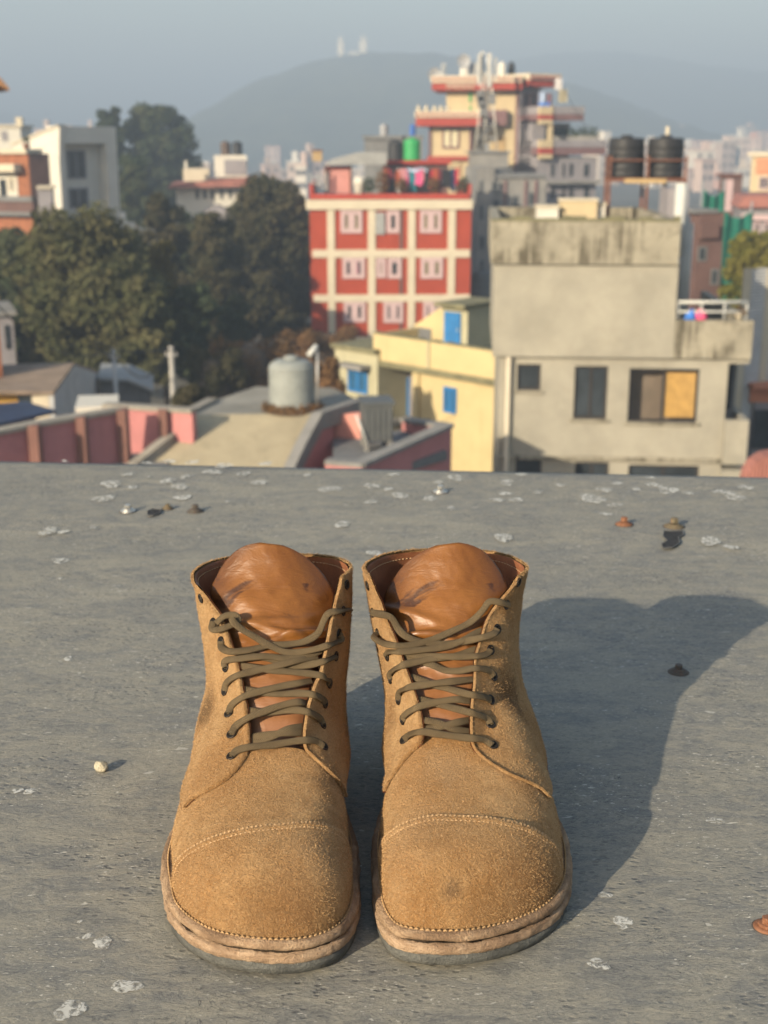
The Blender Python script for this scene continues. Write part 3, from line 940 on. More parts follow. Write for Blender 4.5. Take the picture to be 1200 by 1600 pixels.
def bushes():
    r = random.Random(5)
    lab = ['dry brown creeper heap left of the grey ribbed tank', 'rusty brown bush right behind the grey ribbed tank', 'brown thicket at the foot of the red house',
           'dark brown scrub between the two poles', 'low dry bush above the pink courtyard wall', 'brown scrub left of the pale plaster wing', 'orange brown weeds at the base of the ribbed tank']
    spec = [(392, 526, 625, 130, 50, M_LEAFDRY), (505, 560, 640, 70, 42, M_LEAFDRY), (505, 512, 560, 100, 66, M_LEAFDRY), (330, 545, 640, 110, 48, M_LEAFB), (300, 600, 640, 60, 40, M_LEAFB), (440, 516, 570, 110, 60, M_LEAFDRY)]
    for k, (px, t0, b0, w, Y, mt) in enumerate(spec):
        T, B = at(px, t0, Y), at(px, b0, Y)
        ww = w / ppm(Y) / 2
        root = thing('dry_bush', (T.x, Y, GZ), lab[k], 'bush', 'dry bushes in the yards')
        cl = []
        for q in range(14):
            cl.append((Vector((T.x + r.uniform(-1, 1) * ww * .8, Y + r.uniform(-1, 1) * ww * .6, B.z + (T.z - B.z) * r.uniform(.2, .8))), (ww * .32, ww * .32, (T.z - B.z) * .26)))
        leaf_cloud('foliage', cl, 4500, .16, mt, root, 40 + k)
        m = MB()
        for q in range(5):
            m.tube([(T.x + r.uniform(-.2, .2), Y, GZ), cl[q][0]], [.10, .03], 6)
        m.build('stems', M_BARK, root)
        # earth mound under the bush, so that it does not hang in the air
        MB().lathe((T.x, Y + .3, GZ), [(ww * 1.3, 0), (ww * 1.15, (B.z - GZ) * .5), (ww * .8, (B.z - GZ) * .9), (ww * .3, (T.z - GZ) * .93)], 18).build('mound', M_MOUND, root, True)
M_MOUND = pm('brown earth mound', (.10, .072, .05), .3, .8, .95, .6, 8)
bushes()
red_roof_things()

# ------------------------------------------------------------------ concrete house on the right
def concrete_house():
    F = Fr(900, 560, 34, -4)
    root = thing('concrete_house', (F.o.x, F.o.y, GZ), 'bare grey concrete house with dark windows and stained parapet', 'house')
    R = F.rect
    D = 7.0
    # lower storeys with real openings
    ul = R(778, 560, 1133, 725)
    wins = [(808, 569, 845, 610), (897, 572, 949, 655), (982, 576, 1091, 660),
            (805, 716, 846, 760), (897, 722, 950, 800), (980, 727, 1090, 810)]
    holes = [R(*w) for w in wins]
    zs = F.uz(900, 557)[1]
    m = MB(); F.holed(m, ul[0], ul[1], GZ, zs, holes, -.22, 0); m.build('front_wall', M_CONC, root)
    m = MB(); F.box(m, ul[0], ul[0] + .2, GZ, zs, -D, -.22); F.box(m, ul[1] - .2, ul[1], GZ, zs, -D, -.22); F.box(m, ul[0], ul[1], GZ, zs, -D, -D + .2)
    m.build('side_walls', M_CONC, root)
    m = MB(); F.box(m, ul[0] + .2, ul[1] - .2, GZ, zs - .02, -.75, -.6); m.build('room_wall', M_ROOM, root)
    zc = F.uz(900, 712)[1]
    m = MB(); F.box(m, ul[0] + .2, ul[1] - .2, zc - .1, zc + .1, -.6, -.22); m.build('floor_slab', M_CONCD, root)
    fr = pm('dark aluminium window frame', (.035, .03, .028), .1, 3, .5, .1)
    for k, h in enumerate(holes):
        window(F, root, h, fr, M_GLASS if k != 2 else M_PANEWARM, 2 if k in (1, 2, 4, 5) else 1, .07, .02, .10)
    u0, u1, z0, z1 = R(1040, 582, 1089, 657)
    m = MB()                                                # pleated curtain behind the glass of the wide window
    nn = 25
    vs_ = [F.pt(u0 + (u1 - u0) * a / (nn - 1), -.170 + .018 * math.sin(a * 2.1), z) for z in (z1 - .04, z0 + .05) for a in range(nn)]
    nv = len(vs_); vs_ += [p - F.n * .02 for p in vs_]
    fs_ = [(a, a + 1, nn + a + 1, nn + a) for a in range(nn - 1)]
    fs_ += [tuple(i + nv for i in f[::-1]) for f in fs_]
    m.add(vs_, fs_); m.build('curtain', M_CURT, root, True)
    for a, b in ((0, 0), (1, 0), (2, 0)):                    # thin sills and lintel ledges
        h = holes[a]
        m = MB(); F.box(m, h[0] - .08, h[1] + .08, h[2] - .07, h[2], -.05, .07); m.build('sill', M_CONCP, root)
    zl = F.uz(900, 714)[1]
    m = MB(); F.box(m, ul[0] - .02, ul[1] + .1, zl - .07, zl + .02, -.05, .10); m.build('ledge', M_CONCP, root)
    # upper storey, standing proud of the lower one
    uu = R(771, 412, 1055, 555)
    zp = F.uz(900, 412)[1]
    m = MB(); F.box(m, uu[0], uu[1], zs, zp, -D, .14); m.build('upper_wall', M_CONC, root)
    zt = F.uz(1110, 500)[1]
    ut = F.uz(1174, 530)[0]
    m = MB(); F.box(m, uu[1] + .003, ut, zs, zt, -.10, .137)
    F.box(m, ut - .2, ut, zs, zt, -D, -.10)
    m.build('terrace_parapet', M_CONCP, root)
    m = MB(); F.box(m, uu[1] + .003, ut - .2, zs, zs + .15, -D, -.10); m.build('terrace_floor', M_CONCG, root)
    m = MB(); F.box(m, ul[1], ut, zs - .14, zs - .003, -D, .02); m.build('overhang_slab', M_CONC, root)
    # roof parapet, uneven mossy top
    up = R(767, 345, 1060, 412)
    zt2 = F.uz(900, 344)[1]
    m = MB(); F.box(m, up[0], up[1], zp + .003, zt2, -.10, .24)
    F.box(m, up[0], up[0] + .25, zp + .003, zt2, -D, -.10); F.box(m, up[1] - .25, up[1], zp + .003, zt2, -D, -.10); F.box(m, up[0], up[1], zp + .003, zt2, -D - .25, -D)
    m.build('roof_parapet', M_CONCP, root)
    m = MB(); F.box(m, up[0] + .25, up[1] - .25, zp + .003, zp + .2, -D, -.10); m.build('roof_slab', M_CONCG, root)
    r = random.Random(4)
    x = up[0]
    while x < up[1] - .05:
        w = min(r.uniform(.12, .45), up[1] - x)
        m = MB(); F.box(m, x, x + w - .004, zt2 - .02, zt2 + r.uniform(.02, .12), -.12, .25); m.build('coping_stone', M_MOSS, root); x += w
    # corner balcony
    m = MB(); b = R(1131, 655, 1166, 724)
    F.box(m, ul[1] + .003, b[1], b[2], b[3], .0, .16); F.box(m, b[1] - .15, b[1], b[2], b[3], -D * .6, .0); F.box(m, ul[1] + .003, b[1] - .15, b[2], b[2] + .15, -D * .6, 0)
    m.build('balcony', M_CONC, root)
    m = MB(); F.box(m, ul[1] + .003, b[1] - .16, b[2] + .15, zs - .15, -1.3, -1.1); m.build('balcony_back_wall', M_CONCD, root)
    m = MB(); F.pbox(m, 1140, 575, 1156, 652, -1.1, -1.04); m.build('balcony_window', M_GLASS, root)
    S = F.side(ul[1], 0)
    dr = MB(); S.box(dr, .35, 1.5, b[2] + .15, zs - .3, -.02, .03); dr.build('balcony_door', M_GLASS, root)
    m = MB(); F.box(m, ul[1] + .003, b[1] + .05, GZ, F.uz(1140, 733)[1], -D * .6, .12); m.build('porch_block', M_CONC, root)
    # pale rain pipe
    u = F.uz(793, 640)[0]
    MB().tube([F.pt(u, .12, GZ), F.pt(u, .12, zs - .02)], .07, 10).build('rain_pipe', M_CREAMW, root, True)
    # stair tower wall with pipes on the terrace
    T = F.side(uu[1], 0)
    m = MB(); T.box(m, .9, 2.0, zs + .15, zt + 2.0 * 0 + F.uz(1060, 430)[1] - zt + zt, .0, .03); m.build('terrace_door', M_BLUEG, root)
    m = MB(); F.box(m, uu[1] + .003, uu[1] + .55, zs + .15, F.uz(1075, 300)[1], -4.2, -2.4); m.build('stair_shaft', M_SHADE, root)
    pu = F.uz(1071, 350)[0]
    MB().tube([F.pt(pu, -1.0, F.uz(1071, 288)[1]), F.pt(pu, -1.0, F.uz(1071, 404)[1])], .16, 14).build('flue', M_PIPE, root, True)
    MB().tube([F.pt(pu, -1.0, F.uz(1071, 404)[1]), F.pt(pu - .05, -1.0, F.uz(1071, 425)[1]), F.pt(pu - .22, -1.0, F.uz(1071, 432)[1])], .10, 12).build('elbow_pipe', M_PIPE, root, True)
    for k, xx in enumerate((1080, 1086, 1092)):
        u = F.uz(xx, 400)[0]
        MB().tube([F.pt(u, -1.4, zs + .15), F.pt(u, -1.4, F.uz(xx, 330 + 12 * k)[1])], .05, 8).build('drain_pipe', M_PIPE, root, True)
    return F, zt2, zs, zt, uu, ut, zp
M_PANEWARM = mat_glass('warm dim glass', (.05, .042, .036))
def clear_glass():
    t = NT('clear window glass')
    g = t.n('BsdfGlass', Roughness=.0, IOR=1.01, Color=(.75, .74, .72, 1))
    tr = t.n('BsdfTransparent', Color=(.93, .92, .90, 1))
    gl = t.n('BsdfGlossy', Roughness=.08)
    f = t.n('Fresnel', IOR=1.4)
    mx = t.n('MixShader', i0=f)
    t.t.links.new(tr.outputs[0], mx.inputs[1]); t.t.links.new(gl.outputs[0], mx.inputs[2])
    t.t.links.new(mx.outputs[0], t.out.inputs['Surface'])
    return t.mat
M_PANEWARM = clear_glass()
M_BLUEG = pm('dull blue door', (.10, .13, .16), .15, 2, .7, .1)
FC, Z_CR, Z_CS, Z_CT, UU_C, UT_C, ZP_C = concrete_house()

def concrete_roof_things():
    F = FC
    # terrace railing
    z0 = Z_CT
    r = thing('terrace_railing', F.pt(UU_C[1] + .1, 0, z0), 'pale metal railing along the concrete house terrace', 'railing')
    for py in (472, 487):
        a, b = F.uz(1057, py), F.uz(1168, py)
        MB().tube([F.pt(a[0], .02, a[1]), F.pt(b[0], .02, b[1])], .045 if py == 472 else .03, 8).build('rail', M_PIPE, r, True)
    for px in (1060, 1096, 1132, 1167):
        u = F.uz(px, 480)[0]
        MB().tube([F.pt(u, .02, z0), F.pt(u, .02, F.uz(px, 471)[1])], .025, 8).build('post', M_PIPE, r, True)
    for px, c, nm in ((1080, (.06, .20, .62), 'blue'), (1094, (.75, .10, .22), 'bright pink')):
        a = F.pt(F.uz(px, 500)[0], .0, z0)
        m = MB(); vs_ = []
        for q, (hh, rr) in enumerate(((0, .17), (.12, .16), (.24, .09), (.27, .02))):
            for k in range(12):
                w = 2 * PI * k / 12
                vs_.append(a + Vector((math.cos(w) * rr * (1 + .25 * math.sin(3 * w + px)) * .95, math.sin(w) * rr * .5, hh + .03 * math.sin(2 * w + px))))
        fs_ = [(q * 12 + k, q * 12 + (k + 1) % 12, q * 12 + 12 + (k + 1) % 12, q * 12 + 12 + k) for q in range(3) for k in range(12)] + [tuple(range(11, -1, -1)), tuple(range(36, 48))]
        m.add(vs_, fs_)
        tag(m.build('folded_cloth', pm('cloth ' + nm, c, .1, 4, .9, .2), None, True), '%s cloth heaped on the concrete house terrace wall' % nm, 'cloth', 'cloths on the terrace wall')
    pt_ = F.pt(F.uz(1155, 500)[0], -.02, z0)
    pl = thing('potted_plant', pt_, 'small pale potted plant on the corner of the terrace wall', 'plant')
    MB().lathe(pt_, [(.07, 0), (.10, .16), (.11, .17)], 12).build('pot', M_CREAMW, pl, True)
    leaf_cloud('foliage', [(pt_ + Vector((.06, 0, .22)), (.16, .12, .12))], 120, .07, M_LEAFDRY, pl, 77)
    # white things on the roof
    zr = ZP_C + .2
    G = Fr(890, 330, 38.5, -4)
    for k, (x0, y0, x1, y1, lb) in enumerate(((839, 325, 872, 346, 'low white block at the left on the concrete house roof'), (876, 315, 934, 346, 'broad cream block with dark slot on the concrete house roof'), (918, 322, 948, 346, 'white block nearest the tanks on the concrete house roof'))):
        rt = thing('roof_block', G.pt(G.uz((x0 + x1) / 2, y1)[0], 0, zr), lb, 'block', 'pale blocks on the concrete roof')
        u0, u1, z0_, z1_ = G.rect(x0, y0, x1, y1)
        m = MB(); G.box(m, u0, u1, zr, z1_, -.8 - .25 * k, -.25 * k); m.build('block_body', M_WHITE if k != 1 else M_CREAM, rt)
        m = MB(); G.box(m, u0 - .04, u1 + .04, z1_ + .003, z1_ + .07, -.85 - .25 * k, .05 - .25 * k); m.build('block_top', M_CREAMW, rt)
    # tank stand with two black tanks
    S = Fr(1010, 300, 39.5, -4)
    zt = S.uz(1010, 284)[1]
    st = thing('tank_stand', S.pt(0, 0, zr), 'rusty steel stand carrying two black tanks', 'stand')
    ua, ub = S.uz(952, 290)[0], S.uz(1070, 290)[0]
    for u in (ua, (ua + ub) / 2, ub):
        for n in (-1.15, 0):
            m = MB(); S.box(m, u - .04, u + .04, zr, zt, n - .04, n + .04); m.build('leg', M_RUST, st)
            m = MB(); S.box(m, u - .035, u + .035, zt + .08, zt + .75, n - .03, n + .03); m.build('post', M_RUST, st)
    for n in (-1.15, 0):
        m = MB(); S.box(m, ua - .05, ub + .05, zt + .003, zt + .08, n - .05, n + .05); m.build('beam', M_RUST, st)
        m = MB(); S.box(m, ua - .05, ub + .05, zt + .60, zt + .645, n + .032, n + .06); m.build('guard_rail', M_RUST, st)
    m = MB(); S.box(m, ua, ub, zt + .083, zt + .11, -1.2, .05); m.build('deck', M_RUST, st)
    m = MB(); S.pbox(m, 975, 279, 1040, 286, .07, .20); m.build('cross_board', M_CARD, st)
    s = ppm(40)
    for px, lb in ((979.5, 'black ribbed water tank left on the rusty stand'), (1041.5, 'black ribbed water tank right on the rusty stand')):
        b = S.pt(S.uz(px, 280)[0], -.56, zt + .11)
        rt = thing('water_tank', b, lb, 'water tank', 'black tanks on the rusty stand')
        rr, h = .545, 1.20
        prof = [(rr * .97, 0)]
        for k in range(5):
            a, c = h * .84 * k / 5, h * .84 * (k + 1) / 5
            prof += [(rr, a + .03), (rr, c - .05), (rr * .955, c - .02)]
        prof += [(rr * .98, h * .90), (rr * .93, h * .955), (rr * .4, h * .965), (rr * .3, h * .966)]
        MB().lathe(b, prof, 28).build('tank_body', M_BLACKT, rt, True)
        MB().lathe(b, [(rr * .3, h * .955), (rr * .33, h * .965), (rr * .33, h * 1.01), (rr * .2, h * 1.03)], 16).build('lid', M_BLACKT, rt, True)
    p = S.pt(S.uz(1051, 225)[0], -1.2, zr)
    MB().tube([p, (p.x, p.y, S.uz(1051, 197)[1])], .055, 8)
    o = MB().tube([p, (p.x, p.y, S.uz(1051, 197)[1])], .06, 8).build('vent_pipe', M_CREAMW, None, True)
    tag(o, 'thin cream vent pipe rising behind the right black tank', 'pipe')
concrete_roof_things()

# ------------------------------------------------------------------ things right of the concrete house
def right_side():
    F = Fr(1108, 400, 62, 12)
    rt = thing('brown_house', F.pt(0, 0, GZ), 'narrow brown brick house behind the terrace drain pipes', 'house')
    u0, u1, z0, z1 = F.rect(1086, 332, 1126, 500)
    m = MB(); F.box(m, u0, u1, GZ, z1, -2, 0); m.build('wall', M_BROWN, rt)
    m = MB(); F.pbox(m, 1084, 327, 1122, 333, -2.1, .1); m.build('roof', M_CONCD, rt)
    m = MB(); F.pbox(m, 1092, 350, 1120, 372, -.02, .25); m.build('balcony', M_BROWN, rt)
    for r in ((1090, 385, 1104, 408), (1110, 420, 1122, 445)): window(F, rt, F.rect(*r), M_CONCD, M_GLASS, 1, .08, .05)
    # scaffold netting
    F = Fr(1135, 340, 70, 8)
    rt = thing('scaffold_net', F.pt(0, 0, GZ), 'dark green scaffold netting hung on poles beside the olive tree', 'netting')
    nx = 14
    for (x0, y0, x1, y1) in ((1097, 296, 1130, 380), (1130, 330, 1174, 388)):
        u0, u1, z0, z1 = F.rect(x0, y0, x1, y1)
        vs_ = []
        for q, z in enumerate(np.linspace(z1, GZ, 6)):
            for a in range(nx):
                f = a / (nx - 1)
                vs_.append(F.pt(u0 + (u1 - u0) * f, .12 * math.sin(a * 1.1 + q) + .05 * math.sin(a * 2.7), z - (.35 * math.sin(PI * f) if q == 0 else 0)))
        nv = len(vs_); vs_ += [p - F.n * .02 for p in vs_]
        fs_ = [(q * nx + a, q * nx + a + 1, (q + 1) * nx + a + 1, (q + 1) * nx + a) for q in range(5) for a in range(nx - 1)]
        fs_ += [tuple(i + nv for i in f[::-1]) for f in fs_]
        MB().add(vs_, fs_).build('net_sheet', M_NET, rt, True)
        for u in (u0, u1):
            MB().tube([F.pt(u, -.2, GZ), F.pt(u, -.2, z1 + .5)], .06, 8).build('pole', M_STEEL, rt, True)
    # orange and cream house at the right edge
    F = Fr(1185, 280, 115, -30)
    rt = thing('corner_house', F.pt(0, 0, GZ), 'cream and orange house at the right edge above the pink roof', 'house')
    u0, u1, z0, z1 = F.rect(1172, 243, 1215, 330)
    m = MB(); F.box(m, u0, u1, GZ, z1, -8, 0); m.build('wall', M_CREAM, rt)
    m = MB(); F.pbox(m, 1182, 248, 1215, 272, -.02, .1); m.build('orange_panel', pm('salmon plaster', (.58, .22, .12), .1, 1, .9), rt)
    m = MB(); F.pbox(m, 1170, 238, 1218, 244, -8.2, .3); m.build('roof', M_CREAMW, rt)
    window(F, rt, F.rect(1186, 276, 1202, 296), M_WFRAME, M_GLASS, 2, .1, .05)
    F = Fr(1180, 330, 90, -10)
    rt = thing('pink_roof_house', F.pt(0, 0, GZ), 'house with faded pink roof and balcony rail at the right edge', 'house')
    u0, u1, z0, z1 = F.rect(1156, 322, 1225, 400)
    m = MB(); F.box(m, u0, u1, GZ, z1, -6, 0); m.build('wall', M_SHADE, rt)
    m = MB(); F.poly(m, [(1152, 324), (1162, 306), (1230, 304), (1230, 324)], -6.2, .5); m.build('roof', M_REDTILE, rt)
    m = MB(); F.pbox(m, 1158, 336, 1225, 344, -.02, .35); m.build('balcony_rail', M_WFRAME, rt)
    for x in (1162, 1178, 1194): window(F, rt, F.rect(x, 347, x + 10, 366), M_WFRAME, M_GLASS, 1, .1, .05)
    # slim grey-brown tower with pink strip
    F = Fr(1145, 300, 100, 0)
    rt = thing('slim_house', F.pt(0, 0, GZ), 'slim dark house with a pale pink strip above the green netting', 'house')
    u0, u1, z0, z1 = F.rect(1130, 275, 1158, 345)
    m = MB(); F.box(m, u0, u1, GZ, z1, -1.5, 0); m.build('wall', M_BROWN, rt)
    m = MB(); F.pbox(m, 1133, 280, 1144, 330, -.02, .08); m.build('pink_strip', M_WFRAME, rt)
    m = MB(); F.pbox(m, 1128, 272, 1160, 276, -1.6, .3); m.build('roof', M_RUST, rt)
    # pale sheet wall beside the terrace
    F = Fr(1178, 460, 40, 25)
    rt = thing('sheet_wall', F.pt(0, 0, GZ), 'pale corrugated sheet wall at the right edge beside the railing', 'wall')
    u0, u1, z0, z1 = F.rect(1160, 418, 1235, 505)
    k = 0
    x = u0
    while x < u1:
        m = MB(); F.box(m, x, min(x + .30, u1), GZ, z1 - .02 * (k % 2), -.05, .02 * (k % 2)); m.build('panel', M_WBOARD if k % 3 else M_CREAMW, rt); x += .304; k += 1
    # neighbour at the right edge
    F = Fr(1190, 620, 40, 5)
    rt = thing('tiled_house', F.pt(0, 0, GZ), 'house with orange wall and grey panes behind the corner balcony', 'house')
    u0, u1, z0, z1 = F.rect(1172, 628, 1260, 800)
    m = MB(); F.box(m, u0, u1, GZ, z1, -4, 0); m.build('wall', M_SHADE, rt)
    m = MB(); F.pbox(m, 1170, 598, 1262, 604, -4.2, .4); F.pbox(m, 1172, 604, 1260, 628, -3.9, .02); m.build('roof', pm('salmon plaster', (.58, .22, .12), .1, 1, .9), rt)
    m = MB(); F.pbox(m, 1176, 640, 1230, 700, -.02, .06); m.build('window', M_GLASS, rt)
    F = Fr(1185, 725, 26, 0)
    P = [(1164, 760), (1170, 738), (1180, 724), (1196, 714), (1240, 706), (1240, 760)]
    rt = thing('tin_roof', F.pt(0, 0, GZ), 'faded red curved tin roof in the lower right corner', 'roof')
    m = MB(); F.poly(m, P, -.5, 0); m.build('roof_sheet', M_REDTILE, rt)
    u0, u1, z0, z1 = F.rect(1166, 758, 1240, 800)
    m = MB(); F.box(m, u0, u1, GZ, z1, -.45, -.05); m.build('wall', M_CONCD, rt)
right_side()

# ------------------------------------------------------------------ yellow house with blue windows
def yellow_house():
    F = Fr(700, 600, 45, -46)
    rt = thing('yellow_house', F.pt(0, 0, GZ), 'pale yellow house with blue windows and mossy roof parapet', 'house')
    R = F.uz
    D = 6.0
    uL = R(648, 600)[0]; uR = R(777, 640)[0]
    zc = R(700, 588)[1]
    m = MB(); F.box(m, uL, uR, GZ, zc, -D, 0); m.build('wall', M_YEL, rt)
    m = MB(); F.box(m, uL - .03, uL + .28, GZ, zc, -.02, .10); m.build('corner_strip', M_YEL, rt)
    m = MB(); F.box(m, uR - .10, uR + .04, GZ, zc, -.02, .06); m.build('corner_strip', M_YEL, rt)
    window(F, rt, F.rect(694, 605, 714, 645), M_BLUE, M_BLUE2, 2, .09, .06, 0, 1, .12)
    zb = R(700, 690)[1]
    # mossy slab edge and roof parapet reaching over the recessed porch
    uP = R(588, 560)[0]
    m = MB(); F.box(m, uP, uR + .05, zc + .003, zc + .20, -D, .25); m.build('roof_slab', M_MOSS, rt)
    zt = zc + 1.16
    m = MB(); F.box(m, uP, uR, zc + .203, zt, -.05, .16); F.box(m, uP, uP + .15, zc + .203, zt, -D, -.05); F.box(m, uR - .15, uR, zc + .203, zt, -D, -.05); m.build('parapet', M_YEL, rt)
    r = random.Random(8); x = uP
    while x < uR - .05:
        w = min(r.uniform(.2, .6), uR - x)
        m = MB(); F.box(m, x, x + w - .004, zt + .002, zt + r.uniform(.02, .07), -.07, .18); m.build('coping_stone', M_MOSS, rt); x += w
    m = MB(); F.box(m, R(675, 560)[0] - .05, R(675, 560)[0] + .05, zc + .2, zt - .01, .15, .22); m.build('rain_pipe', M_PALE, rt)
    # recessed porch with blue joinery
    n0 = -1.3
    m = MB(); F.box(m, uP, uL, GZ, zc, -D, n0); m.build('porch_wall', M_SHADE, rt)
    G = Fr.__new__(Fr); G.o = F.pt(0, n0, 0); G.u = F.u; G.n = F.n
    for r_ in ((594, 582, 614, 625), (618, 588, 640, 648)):
        window(G, rt, G.rect(*r_), M_BLUE, M_GLASS, 2, .07, .06, 0, 2)
    m = MB(); G.pbox(m, 600, 646, 650, 654, -.1, 1.25); m.build('porch_slab', M_CONCG, rt)
    # left wing
    W = Fr(560, 600, 47.9, -46)
    uA, uB = W.uz(524, 600)[0], W.uz(590, 600)[0]
    z1 = W.uz(555, 548)[1]
    m = MB(); W.box(m, uA, uB, GZ, z1, -5, 0); m.build('wing_wall', M_PALE, rt)
    m = MB(); W.box(m, uA - .1, uB - .01, z1 + .003, z1 + .16, -5.1, .15); m.build('wing_roof', M_MOSS, rt)
    window(W, rt, W.rect(545, 578, 575, 613), M_BLUE, M_BLUE2, 2, .10, .06, 0, 1, .14)
    m = MB(); W.pbox(m, 541, 568, 580, 574, -.02, .55); m.build('window_hood', M_CONCG, rt)
    # stair head with blue door
    S = Fr(690, 515, 48.2, -46)
    zr = zc + .2
    m = MB(); S.poly(m, [(622, 532), (640, 512), (660, 500), (686, 482), (694, 481), (694, 545), (622, 545)], -2.2, 0); m.build('stair_wall', M_YEL, rt)
    E = Fr(706, 515, 47.4, -40)
    m = MB(); E.pbox(m, 688, 478, 728, 545, -2.0, -.10); m.build('stair_head', M_PALE, rt)
    m = MB(); E.pbox(m, 684, 474, 732, 480, -2.2, .25); m.build('stair_head_roof', M_MOSS, rt)
    m = MB(); E.pbox(m, 693, 488, 718, 542, -.12, -.03); d = m.build('door', M_BLUE, rt)
    m = MB(); E.pbox(m, 714, 513, 716, 518, -.03, .02); m.build('handle', M_STEEL, d)
    m = MB(); S.pbox(m, 643, 512, 674, 532, .0, .05); m.build('opening_shade_panel', M_CONCD, rt)  # solid dark panel painting the shade of an opening
M_BLUE2 = pm('blue shutter leaf', (.022, .095, .20), .15, 3, .6, .15, 20)
yellow_house()

# ------------------------------------------------------------------ pink house in front, with its roofs, parapets and tanks
def pink_house():
    Zr = at(390, 645, 30).z                       # ridge level
    rt = thing('pink_house', (at(390, 650, 30).x, 30, GZ), 'pink walled house with tan cement roof slab below the roof edge', 'house')
    def quad(name, pts, mat, th=.18, par=None):
        P = [at(x, y, Y) for x, y, Y in pts]
        m = MB(); m.prism(P[::-1], (0, 0, -th)); return m.build(name, mat, par or rt)
    # the sloping tan slab, and the flatter roof behind it, weaker light put into its grey
    quad('sloping_roof', [(212, 742, 27.9), (440, 746, 27.7), (492, 646, 30.0), (286, 648, 30.2)], M_SLAB)
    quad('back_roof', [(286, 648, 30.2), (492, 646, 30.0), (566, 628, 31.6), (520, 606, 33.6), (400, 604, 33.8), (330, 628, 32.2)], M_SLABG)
    # kerbs
    def kerb(pix, w, h, mat=M_KERB):
        P = [at(x, y, Y) for x, y, Y in pix]
        for a, b in zip(P[:-1], P[1:]):
            d = (b - a); s = Vector((-d.y, d.x, 0)).normalized() * w / 2
            m = MB(); m.hexa([a - s - Vector((0, 0, .3)), a + s - Vector((0, 0, .3)), b + s - Vector((0, 0, .3)), b - s - Vector((0, 0, .3)),
                              a - s + Vector((0, 0, h)), a + s + Vector((0, 0, h)), b + s + Vector((0, 0, h)), b - s + Vector((0, 0, h))])
            m.build('kerb', mat, rt)
    kerb([(196, 742, 27.8), (262, 690, 29.0), (290, 652, 30.2), (332, 630, 32.2)], .26, .14)
    kerb([(448, 746, 27.7), (470, 700, 28.6), (496, 652, 29.8), (570, 628, 31.6)], .26, .12, M_CONCG)
    # shaded pink wall under the right kerb
    def wall(name, pix, mat, depth=.2, zb=None):
        P = [at(x, y, Y) for x, y, Y in pix]                       # two top points
        a, b = P
        d = (b - a).normalized(); s = Vector((-d.y, d.x, 0)).normalized() * depth
        z0 = GZ if zb is None else zb
        m = MB(); m.hexa([(a.x, a.y, z0), (b.x, b.y, z0), (b.x + s.x, b.y + s.y, z0), (a.x + s.x, a.y + s.y, z0),
                          (a.x, a.y, a.z), (b.x, b.y, b.z), (b.x + s.x, b.y + s.y, b.z), (a.x + s.x, a.y + s.y, a.z)])
        return m.build(name, mat, rt)
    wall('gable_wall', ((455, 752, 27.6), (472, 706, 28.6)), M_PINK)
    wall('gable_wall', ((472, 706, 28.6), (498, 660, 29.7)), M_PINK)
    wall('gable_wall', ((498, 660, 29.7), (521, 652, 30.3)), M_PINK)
    wall('lit_wall', ((519, 650, 30.5), (566, 645, 30.3)), M_PINKLIT)
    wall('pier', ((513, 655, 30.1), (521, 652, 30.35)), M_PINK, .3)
    # lower roof between them, dark, and the long near parapet
    lo = at(560, 690, 28.5).z - .35
    m = MB(); P = [at(520, 722, 26), at(700, 664, 29), at(640, 650, 31.5), at(520, 690, 30.4)]
    m.prism([Vector((p.x, p.y, lo)) for p in P], (0, 0, -.2)); m.build('lower_roof', M_CONCD, rt)
    def parapet(name, pix, cap, mat, w=.22, zb=None):
        P = [at(x, y, Y) for x, y, Y in pix]
        for a, b in zip(P[:-1], P[1:]):
            d = (b - a); s = Vector((-d.y, d.x, 0)).normalized() * w
            z0 = GZ if zb is None else zb
            m = MB(); m.hexa([(a.x, a.y, z0), (b.x, b.y, z0), (b.x + s.x, b.y + s.y, z0), (a.x + s.x, a.y + s.y, z0),
                              (a.x, a.y, a.z - .09), (b.x, b.y, b.z - .09), (b.x + s.x, b.y + s.y, b.z - .09), (a.x + s.x, a.y + s.y, a.z - .09)])
            m.build(name, mat, rt)
            e = d.normalized() * .02; o_ = Vector((s.x, s.y, 0)).normalized() * .06
            m = MB(); m.hexa([a - o_ - Vector((0, 0, .087)), b - o_ - Vector((0, 0, .087)), b + s + o_ - Vector((0, 0, .087)), a + s + o_ - Vector((0, 0, .087)),
                              a - o_, b - o_, b + s + o_, a + s + o_])
            m.build('coping', cap, rt)
    parapet('parapet', [(508, 719, 26.5), (566, 724, 26.3), (706, 662, 29.5)], M_CONCG, M_PINK)
    parapet('parapet', [(706, 662, 29.5), (640, 652, 31.4)], M_CONCG, M_PINK)
    # left courtyard parapets with brown piers
    parapet('parapet', [(-60, 684, 25.4), (60, 660, 26.8), (190, 638, 28.4)], M_KERB, M_PINK)
    parapet('parapet', [(160, 631, 29.6), (300, 640, 29.0)], M_KERB, M_PINK)
    for (x, y, Y, w) in ((52, 663, 26.6, 16), (126, 650, 27.5, 14), (190, 639, 28.3, 14), (254, 638, 29.1, 14)):
        p = at(x, y, Y); hw = w / ppm(Y) / 2
        m = MB(); m.box(p.x - hw, p.x + hw, p.y - .10, p.y + .3, GZ, p.z - .02); m.build('pier', M_PIER, rt)
    z = at(240, 690, 28).z - .55
    m = MB(); P = [at(120, 722, 26), at(215, 722, 26.4), at(285, 660, 29.2), at(195, 665, 29.2)]
    m.prism([Vector((p.x, p.y, z)) for p in P], (0, 0, -.2)); m.build('courtyard_roof', M_CONCG, rt)
